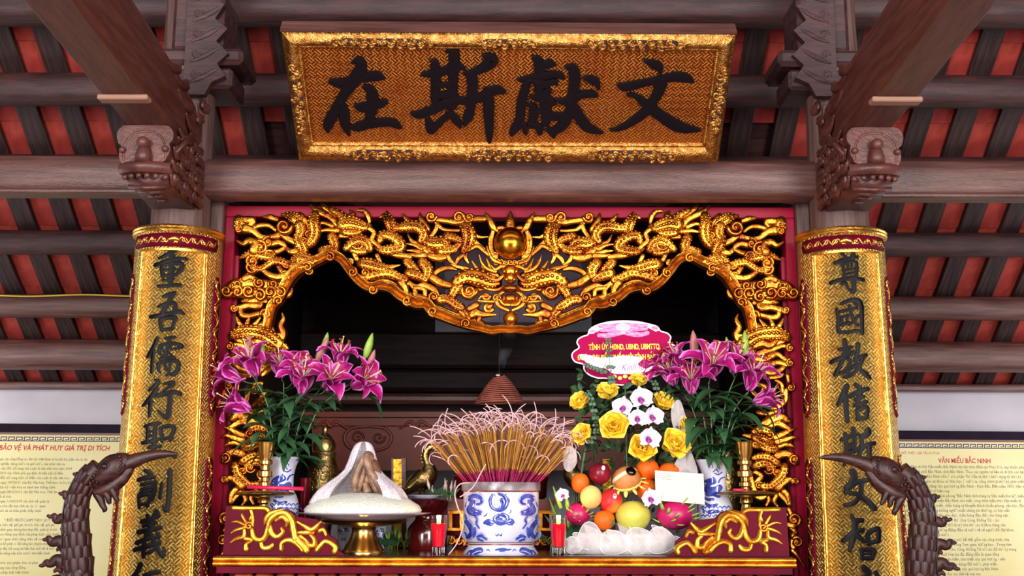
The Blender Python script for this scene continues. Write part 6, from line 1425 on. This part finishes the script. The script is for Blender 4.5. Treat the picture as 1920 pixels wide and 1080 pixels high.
# ---------------------------------------------------------------- information boards on the white wall
M['paper'] = mat('cream_printed_paper', (216, 204, 138), (228, 218, 166), 1.6, None, .5, spec=.3)
M['title_red'] = mat('red_title_print', (186, 40, 40), rough=.6)
M['text_grey'] = mat('grey_text_print', (92, 88, 84), rough=.7)
M['frame_navy'] = mat('dark_purple_brown_frame', (24, 14, 28), (34, 22, 38), 5, None, .5, spec=.05)
M['frame_brown'] = mat('brown_frame_lip', (112, 72, 62), rough=.5)
def board(s, corner, yaw, label, lines, title, sub):
    """an information board; corner: the pixel of the frame's upper corner beside the couplet"""
    Y = 7.72; o = P(corner[0], corner[1], Y); ux = V((math.cos(yaw), -math.sin(yaw) if s > 0 else math.sin(yaw), 0))
    ux = V((math.cos(yaw), s*math.sin(yaw), 0)); uz = V((0, -.07, 1)).normalized(); nn = ux.cross(uz).normalized()
    if nn.y > 0: nn = -nn
    m = 7.62/F_PX*1.0
    def L(u, v, h=0.0): return o+ux*(u*m)-uz*(v*m)+nn*h
    W0, W1, H = (-330, 8, 560) if s < 0 else (-8, 330, 560)
    t = thing('information_board', label, 'notice board', L((W0+W1)/2, H))
    MB().prism([(W0, 2), (W1, 2), (W1, H), (W0, H)], L, -.02, 0).build('paper', M['paper'], t, smooth=False)
    for (a, b_) in (((W0-8, -2), (W1+8, 14)), ((W0-8, H-14), (W1+8, H+2)), ((W0-8, 14), (W0+4, H-14)), ((W1-4, 14), (W1+8, H-14))):
        r = MB(); r.prism([a, (b_[0], a[1]), b_, (a[0], b_[1])], L, -.03, .03); fo = r.build('frame_rail', M['frame_navy'], t, smooth=False)
    e = MB()
    for (a, b_) in (((W0+4, 14), (W1-4, 18)), ((W0+4, H-18), (W1-4, H-14)), ((W0+4, 18), (W0+8, H-18)), ((W1-8, 18), (W1-4, H-18))): e.prism([a, (b_[0], a[1]), b_, (a[0], b_[1])], L, 0, .022)
    e.build('frame_lip', M['frame_brown'], t, smooth=False)
    # meander border, printed
    k = MB(); mx = W1-14 if s < 0 else W0+14
    def seg(u0, v0, u1, v1): k.prism([(u0, v0), (u1, v0), (u1, v1), (u0, v1)], L, .0002, .0006)
    n = 0; u = mx-14 if s < 0 else mx+2
    while n < 22:
        uu = u-14*n if s < 0 else u+14*n
        for (a, b_, c, d) in ((0, 0, 12, 1.8), (10.2, 0, 12, 6), (4, 4.4, 12, 6), (0, 0, 1.8, 8.4), (0, 7, 8, 8.8), (6.4, 7, 14, 8.8)): seg(uu+a, 22+b_, uu+c, 22+d)
        n += 1
    for j in range(40):
        vv = 32+13*j
        for (a, b_, c, d) in ((0, 0, 1.4, 11), (1.4, 0, 7, 1.4), (5.6, 1.4, 7, 7), (3, 5.6, 5.6, 7), (0, 10, 7, 11.2)): seg((mx-8 if s < 0 else mx)+a, vv+b_, (mx-8 if s < 0 else mx)+c, vv+d)
    k.build('meander_border', mat('indigo_border_print', (66, 56, 92), rough=.7), t, smooth=False)
    def xf(u, v): return lambda x, y, z: L(u+x/m, v-y/m, .0006+z)
    if sub: text(sub[0], 'lettering', M['title_red'], t, xf(sub[1], sub[2]), sub[3]*m, 'LEFT', 0, 0, .9, 0, 1)
    text(title[0], 'lettering', M['title_red'], t, xf(title[1], title[2]), title[3]*m, title[4], 0, title[3]*m*.022, title[5], title[6], 2)
    for (body, u, v, size, sx) in lines: text(body, 'lettering', M['text_grey'], t, xf(u, v), size*m, 'LEFT', 0, 0, sx, 0, 1)
LT = ['Di sản văn hóa Việt Nam là tài sản quý giá của cộng đồng các dân tộc Việt Nam và là một bộ phận của di sản', 'nhân loại, có vai trò to lớn trong sự nghiệp dựng nước và giữ nước của nhân dân ta.', 'Luật di sản văn hóa năm 2001; Luật sửa đổi, bổ sung của Luật di sản văn hóa năm 2009', 'Nghị định số 98/2010/NĐ-CP ngày 21/9/2010 của Chính phủ quy định chi tiết một số điều', 'của Luật di sản văn hóa và Luật sửa đổi, bổ sung một số điều của Luật di sản văn hóa', 'Thông tư số 09/2011/TT-BVHTTDL, ngày 14/7/2011 của Bộ Văn hóa, Thể thao và Du lịch',
      'hồ sơ khoa học để xếp hạng di tích lịch sử - văn hóa và danh lam thắng cảnh', 'Thông tư số 18/2012/TT-BVHTTDL, ngày 28/12/2012 của Bộ Văn hóa, Thể thao', 'quy định về bảo quản, tu bổ, phục hồi di tích.', 'Quyết định số 262/2014/QĐ-UBND ngày 11/06/2014 của tỉnh về quản lý', 'di tích, di vật, cổ vật, bảo vật quốc gia trên địa bàn tỉnh và các cơ quan', 'liên quan quản lý Nhà nước, mọi tổ chức và cá nhân phải chấp hành', 'pháp luật.', '          * ĐIỀU ĐƯỢC LÀM THEO QUY ĐỊNH', 'của địa phương có trách nhiệm quản lý, bảo vệ, giữ gìn di tích, bảo vệ, giữ gìn', 'môi trường, đất đai, kiến trúc, điêu khắc, cảnh quan; không làm thay đổi, quản lý di tích', 'trên trùng tu, tôn tạo, phục hồi phải theo đúng quy định của pháp luật, phê duyệt', 'thành thì phải báo cáo và phối hợp với cơ quan chức năng, bảo vệ các yếu tố', 'danh. Thiết kế kỹ thuật và đơn vị thi công tu bổ phải có đủ năng lực chuyên môn, các di', 'được chấp thuận, hiện vật, ghi chép đầy đủ; bổ sung tài liệu lưu trữ về di tích', 'kiến của cơ quan văn hóa có thẩm quyền bằng văn bản trước khi tiến hành', 'trong di tích.', 'những hành vi lấn chiếm, làm sai lệch di tích, xúc phạm, báo và phát', 'luật di sản, trật tự, vệ sinh, mỹ quan chung của cộng đồng.', 'thì được khen thưởng theo quy định của pháp luật hiện hành']
lines = []
for i, b_ in enumerate(LT):
    u = -318 if i not in (13,) else -232
    lines.append((b_, u, 66+8.6*i, 7.0, .78 if len(b_) > 84 else .86))
board(-1, (240, 798), -.10, 'cream framed notice board left of the left couplet, titled in red italics', lines, ('QUY ĐỊNH BẢO VỆ VÀ PHÁT HUY GIÁ TRỊ DI TÍCH', -32, 47, 13.0, 'RIGHT', .86, .2), None)
RT = ['        Khu di tích Văn miếu Bắc Ninh tọa lạc trên đỉnh núi Phúc Sơn, nay thuộc phường Đại', 'Phúc, thành phố Bắc Ninh, tỉnh Bắc Ninh. Theo các nguồn tư liệu và di tích còn lại cho', 'biết, Văn miếu Bắc Ninh vốn ở sơn phận Thị Cầu và được khởi dựng từ thời Lê - thời kỳ hưng', 'thịnh của Nho giáo và khoa cử Hán học ở nước ta, cũng chính là thời kỳ phát triển ngành', 'giáo dục và khoa bảng của quê hương Bắc Ninh - Kinh Bắc. Đến năm 1893, Văn miếu', 'được chuyển về vị trí hiện nay.', '        Nội dung trên bia bình phong "Bắc Ninh tỉnh trùng tu Văn miếu bia ký", hiện', 'được lưu giữ tại Văn miếu Bắc Ninh cho biết, công trình kiến trúc Văn miếu là', 'nơi thờ tự các vị tiên triết, chấn hưng và khuyến khích thuần phong, văn học, đào', 'tạo và làm biểu dương những người xuất chúng phi thường, có học vấn', 'và thành đạt về sự nghiệp giáo dục; chấn hưng đạo đức cho hàng vạn', 'Đây là công trình tín ngưỡng tôn thờ Chu Công, Khổng Tử - các', 'bậc khoa cử nho giáo, đồng thời là nơi tôn thờ các vị khoa bảng của', 'quê hương, một địa phương đứng đầu cả nước về số người đỗ đại khoa', 'trong các tiến sĩ của cả nước.', '        Văn miếu Bắc Ninh khá quy mô, bề thế, gồm các công trình: nhà', 'Tiền tế, Hậu đường, Tạo soạn, công Tam quan, tường bao... Trung tâm', 'là nhà thờ tự, nơi hương thờ Chu Công, Khổng Tử với các đồ thờ tự trang', 'Văn miếu còn có bằng mười hai bia đá, đứng đầu là quan tổng', 'tượng thờ và bia kể các vị tiên hiền, tiên triết của quê hương - nền', 'văn hiến, sự nghiệp bảo vệ và xây dựng đất nước, phát triển', 'truyền thống hiếu học và khoa bảng của quê hương Bắc Ninh', 'nơi giáo dục truyền thống cho các thế hệ mai sau.']
lines = [(b_, 28, 68+9.0*i, 8.2, .86) for i, b_ in enumerate(RT)]
board(1, (1664, 809), .10, 'cream framed notice board right of the right couplet, short upright red title', lines, ('VĂN MIẾU BẮC NINH', 150, 58, 12.4, 'CENTER', .86, 0), ('GIỚI THIỆU GIÁ TRỊ DI TÍCH:', 24, 42, 6.6))
# ---------------------------------------------------------------- carved crane statues in front of the columns
def statue(s):
    cyY = 4.32; mx = lambda x: x if s < 0 else 1873-x; my = lambda y: y if s < 0 else y+6
    def f(x, y, dy=0.0): p = P(mx(x), my(y), cyY); p.y += dy; return p
    fm = lambda u, v, h=0.0: f(u, v, -h)
    m = MPP(cyY, 950)
    base = f(100, 1080); base.z = 0
    t = thing('crane_statue', f'dark carved wooden crane with long curved beak standing before the {side(s)} couplet', 'statue', base)
    nk = [(70, 1240, 44), (112, 1180, 36), (140, 1120, 30), (147, 1070, 27), (146, 1040, 25.5), (145, 1010, 24), (144, 985, 22.5), (145, 960, 21), (149, 935, 19.5), (155, 918, 18.5), (163, 902, 18), (173, 888, 18.5), (186, 876, 19)]
    q = crom(nk, 4)
    body = MB(); body.tube([f(x, y) for x, y, w_ in q], [w_*m for _, _, w_ in q], 18)
    no = body.build('neck', M['crane_wood'], t)
    # scales lie on the neck in overlapping rows, tips down
    sm_ = MB(); out = [(-.5, 0), (-.52, -.35), (-.42, -.7), (-.2, -.93), (0, -1), (.2, -.93), (.42, -.7), (.52, -.35), (.5, 0)]
    for (a, c_) in out: sm_.v.append(V((a, .02 if abs(a) > .3 else .06, c_)))
    sm_.v += [V((0, .20, -.45)), V((0, .05, 0.05))]
    for i in range(len(out)-1): sm_.f.append((i, i+1, 9)); sm_.mi.append(0)
    sm_.f.append((8, 10, 9)); sm_.f.append((10, 0, 9)); sm_.mi += [0, 0]
    b0 = len(sm_.v); sm_.v += [V((a, -.10, c_)) for (a, c_) in out]
    for i in range(len(out)-1): sm_.f.append((i, b0+i, b0+i+1, i+1)); sm_.mi.append(0)
    me = bare_mesh(sm_, 'scale', M['crane_wood'])
    acc = 0; row = 0; prev = None
    for i in range(len(q)-1):
        x, y, w_ = q[i]
        if y > 1150 or y < 893: prev = (x, y); continue
        if prev is not None: acc += math.hypot(x-prev[0], y-prev[1])
        prev = (x, y)
        if acc < 21: continue
        acc = 0; row += 1
        T = (f(q[i+1][0], q[i+1][1])-f(q[i-1][0], q[i-1][1])).normalized(); c = f(x, y); r = w_*m
        sidev = T.cross(V((0, 1, 0))).normalized(); front = sidev.cross(T).normalized()
        if front.y > 0: front = -front
        for k in range(5):
            a = (k-2)*.72+(.36 if row % 2 else 0)
            nrm = (front*math.cos(a)+sidev*math.sin(a)).normalized(); xax = nrm.cross(T).normalized()
            R3 = Matrix((xax, nrm, T)).transposed()
            o = inst('scale', me, no, c+nrm*(r*1.0)+T*.012-t.location); o.rotation_mode = 'QUATERNION'; o.rotation_quaternion = (R3 @ Matrix.Rotation(math.radians(-9), 3, 'X')).to_quaternion()
            W_ = r*.86; o.scale = (W_, .06, min(.085, r*1.75))
    # head
    h = MB(); Z = lambda u, v: (u/2.842, 700+v/2.842)
    hp = [(500, 600, 62), (540, 560, 95), (590, 515, 118), (630, 490, 112), (665, 470, 84), (690, 462, 60)]
    hq = crom([(*Z(a, b_), w_/2.842) for a, b_, w_ in hp], 4); h.tube([f(x, y) for x, y, w_ in hq], [w_*.62*m for _, _, w_ in hq], 18, 0, True, .85, up=(0, 1, 0))
    jq = crom([(*Z(a, b_), w_/2.842) for a, b_, w_ in [(500, 640, 50), (570, 615, 74), (640, 570, 72), (690, 510, 50), (705, 480, 30)]], 4); h.tube([f(x, y) for x, y, w_ in jq], [w_*.52*m for _, _, w_ in jq], 14, 0, True, .85, up=(0, 1, 0))
    h.build('head', M['crane_wood'], t)
    b = MB(); bq = crom([(*Z(a, c_), w_/2.842) for a, c_, w_ in [(640, 500, 80), (690, 476, 84), (760, 450, 66), (830, 434, 52), (890, 429, 38), (935, 431, 22), (957, 434, 6)]], 5)
    b.tube([f(x, y) for x, y, w_ in bq], [w_*.5*m for _, _, w_ in bq], 16, 0, True, .8, up=(0, 1, 0)); b.stroke([(*Z(a, c_), 2.2) for a, c_ in ((665, 510), (740, 470), (830, 440), (940, 434))], fm, .002, 'round', 4, base=.030*.4)
    b.build('beak', M['crane_wood'], t)
    ey = MB(); ey.ball(f(*Z(578, 497), -.040), (.014, .012, .011), 14); ey.stroke([(*Z(a, c_), 2.6) for a, c_ in ((545, 510), (560, 485), (585, 475), (605, 487), (600, 505), (575, 518), (548, 512))], fm, .0018, 'round', 4, base=.042)
    ey.build('eye', M['crane_wood'], t)
    cl_ = MB()
    for (a, c_) in ((655, 445), (660, 462), (662, 480), (658, 500), (650, 515), (520, 545), (505, 560), (515, 575), (535, 580), (500, 585)): cl_.ball(f(*Z(a, c_), -.034), (.007, .008, .007), 8)
    cl_.build('carved_curls', M['crane_wood'], t, kind='stuff')
    for i, pts in enumerate(([(515, 640, 46), (535, 670, 46), (548, 705, 34), (560, 725, 26), (548, 735, 16)], [(560, 630, 44), (578, 655, 38), (582, 680, 30), (590, 695, 18)], [(600, 615, 44), (612, 640, 38), (622, 665, 28), (634, 682, 18)])):
        wt = MB(); wq = crom([(*Z(a, c_), w_/2.842) for a, c_, w_ in pts], 4); wt.tube([f(x, y, -.004*i) for x, y, w_ in wq], [w_*.5*m for _, _, w_ in wq], 10); wt.build('wattle', M['crane_wood'], t)
    top = MB(); tq = crom([(*Z(a, c_), w_/2.842) for a, c_, w_ in [(505, 590, 40), (490, 560, 40), (488, 530, 36), (498, 508, 22), (508, 512, 10)]], 4); top.tube([f(x, y) for x, y, w_ in tq], [w_*.5*m for _, _, w_ in tq], 10); top.build('crest_knob', M['crane_wood'], t)
    FL = ['480,600,60 455,575,44 425,560,30 410,540,16 392,531,4', '445,690,70 400,668,50 355,655,32 340,640,18 316,636,4', '385,800,70 340,780,52 300,775,34 285,762,18 252,756,4', '365,915,76 320,900,56 275,895,36 255,882,18 229,882,4', '350,1010,80 310,1000,58 265,1008,36 240,1015,20 210,1022,4', '345,1110,80 300,1110,60 250,1130,38 225,1140,20 195,1150,4',
          '468,645,40 445,618,24 430,595,5', '420,745,40 385,715,24 355,705,5', '385,850,40 350,830,24 322,826,5', '365,965,40 330,940,24 300,936,5', '355,1065,40 320,1050,24 285,1050,5']
    # the mane band the flames rise from
    mb_ = MB(); bq2 = [(x-(w_*.98 if True else 0), y-w_*.18, 15) for x, y, w_ in q if 878 < y < 1160]
    mb_.tube([f(x, y) for x, y, w_ in bq2], [w_*.5*m for _, _, w_ in bq2], 10, 0, True, .6, up=(0, 1, 0))
    for dx in (-3, 1): mb_.stroke([(x+dx, y, 2.2) for x, y, w_ in bq2], fm, .003, 'round', 1, base=.009)
    mb_.build('mane_band', M['crane_wood'], t)
    for d in FL:
        st = parse(d)[0]; c = MB(); cq = crom([(*Z(a, b_), w_/2.842) for a, b_, w_ in st], 5); n = len(cq)
        cq = [(x, y+2.0*math.sin(i*.8), w_*.95+4) for i, (x, y, w_) in enumerate(cq)]
        c.tube([f(x, y) for x, y, w_ in cq], [w_*.5*m for _, _, w_ in cq], 8, 0, True, .42, up=(0, 1, 0))
        for dy in (-.22, .22): c.stroke([(x, y+dy*w_, max(.6, w_*.13)) for x, y, w_ in cq[:-3]], fm, .0022, 'round', 1, base=.42*.25*m*8)
        c.build('crest_flame', M['crane_wood'], t)
    lo = MB(); bx = f(20, 1300); bx.z = 1.0
    lo.ball((bx.x, cyY, 1.02), (.30, .17, .20), 20); lo.tube([V((f(70, 1240).x, cyY, f(70, 1240).z)), V((bx.x+s*-.1, cyY, 1.05))], [.1, .14], 14); lo.tube([V((bx.x, cyY, 1.0)), V((bx.x+s*.45, cyY, .85))], [.13, .02], 12)
    lo.build('body', M['crane_wood'], t)
    for dx in (-.06, .06): MB().tube([V((bx.x+dx, cyY, .9)), V((bx.x+dx, cyY, .25))], .03, 10).build('leg', M['crane_wood'], t)
    MB().ball((bx.x, cyY, .16), (.34, .24, .16), 20).build('tortoise_base', M['crane_wood'], t)
for s in (-1, 1): statue(s)
# ---------------------------------------------------------------- dragon heads carved on the bracket ends
for s in (-1, 1):
    X0 = s*CX; t = thing('dragon_head_bracket', f'carved wooden dragon head bracket with curled mane facing forward on the {side(s)} column', 'bracket', (X0, 4.6, 2.885))
    G = lambda d, Y, z: V((X0-s*d, Y, z))          # d > 0 towards the altar axis
    b = MB(); b.box((X0, 4.68, 3.01), (.205, .40, .225), bev=.03); b.build('block', M['wood_carved'], t, auto=35)
    fpl = lambda u, v, h=0.0: V((X0-s*u, 4.462-h, v))
    fo = [(-.118, 3.06), (-.122, 3.09), (-.105, 3.118), (-.07, 3.125), (.07, 3.125), (.100, 3.115), (.115, 3.09), (.112, 3.06), (.100, 3.045), (.105, 3.02), (.095, 2.99), (.07, 2.965), (-.07, 2.955), (-.098, 2.965), (-.108, 3.0), (-.098, 3.03), (-.112, 3.045)]
    MB().prism(crom(fo, 3, True), fpl, -.05, .006).build('forehead', M['wood_carved'], t, auto=40)
    n_ = MB(); arc = [(-.085, 2.975), (-.088, 3.03), (-.06, 3.08), (0, 3.10), (.06, 3.08), (.085, 3.03), (.088, 2.985)]
    n_.stroke([(u, v, .012) for u, v in arc], fpl, .35, 'round', 4, base=.005); n_.build('brow_ridge', M['wood_carved'], t)
    n_ = MB(); n_.ball(fpl(0, 3.040, .035), (.026, .030, .026), 16); n_.tube([fpl(0, 3.035, .012), fpl(0, 2.99, .022), fpl(0, 2.962, .018)], [.022, .032, .034], 14); n_.build('nose', M['wood_carved'], t)
    for (u, v) in ((.086, 3.02), (-.092, 3.015)): MB().ball(fpl(u, v, .012), (.015, .016, .014), 12).build('eye', M['wood_carved'], t)
    lp_ = MB()
    def lipf(u, v):
        a = (u-.5)*2; d = a*.108; Y = 4.425+.05*a*a-.018*math.sin(PI*v); return V((X0-s*d, Y, 2.915+.047*v+.004*a*a))
    lp_.grid(16, 5, lipf); lp_.grid(16, 2, lambda u, v: lipf(u, 1)*(1-v)+V((X0-s*(u-.5)*.2, 4.50, 2.966))*v); lp_.grid(16, 2, lambda u, v: lipf(u, 0)*(1-v)+V((X0-s*(u-.5)*.2, 4.52, 2.915))*v)
    lp_.build('lip', M['wood_carved'], t)
    for i in range(6):
        a = (i-2.5)/2.5; MB().ball(V((X0-s*a*.085, 4.45+.03*a*a, 2.906)), (.014, .012, .013), 8).build('tooth', M['wood_carved'], t)
    j = MB(); j.add([G(-.095, 4.47, 2.915), G(.095, 4.47, 2.915), G(.07, 4.56, 2.872), G(-.07, 4.56, 2.872), G(.10, 4.88, 2.872), G(-.10, 4.88, 2.872), G(.10, 4.88, 2.93), G(-.10, 4.88, 2.93)], [(0, 1, 2, 3), (3, 2, 4, 5), (5, 4, 6, 7), (1, 6, 4, 2), (0, 3, 5, 7), (0, 7, 6, 1)])
    for i in range(4): j.tube([G(-.08+.02*i, 4.52+.07*i, 2.876), G(0, 4.50+.07*i, 2.866), G(.08-.02*i, 4.52+.07*i, 2.876)], .010, 7)
    j.build('jaw', M['wood_carved'], t)
    mn = MB(); sd = lambda u, v, h=0.0: V((X0-s*(.104+h), u, v)); mr_ = random.Random(9)
    for i in range(6):
        for k in range(4):
            y_, z_ = 4.52+.068*i, 2.90+.058*k+.01*(i % 2)
            mn.stroke([(y_-.03, z_+.02, .018), (y_+.005, z_-.008, .030), (y_+.04, z_+.012, .026), (y_+.075, z_-.006, .010)], sd, .55, 'groove', 3, base=.004*(k % 3))
            if (i+k) % 2 == 0: mn.stroke(curl(y_, z_+.012, .022, mr_.uniform(0, 360), 1.3, .016, .010), sd, .6, 'round', 3, base=.012)
    for k in range(5): mn.stroke([(4.80, 2.90+.045*k, .03), (4.86, 2.905+.045*k, .034), (4.90, 2.89+.045*k, .022), (4.93, 2.90+.045*k, .008)], sd, .6, 'groove', 3, base=.012)
    mn.build('mane', M['wood_carved'], t, auto=60)
    er = MB(); er.tube([sd(4.50, 3.02, .01), sd(4.54, 3.07, .03), sd(4.58, 3.10, .02), sd(4.62, 3.11, .004)], [.012, .02, .016, .004], 8, 0, True, .6); er.build('ear', M['wood_carved'], t)
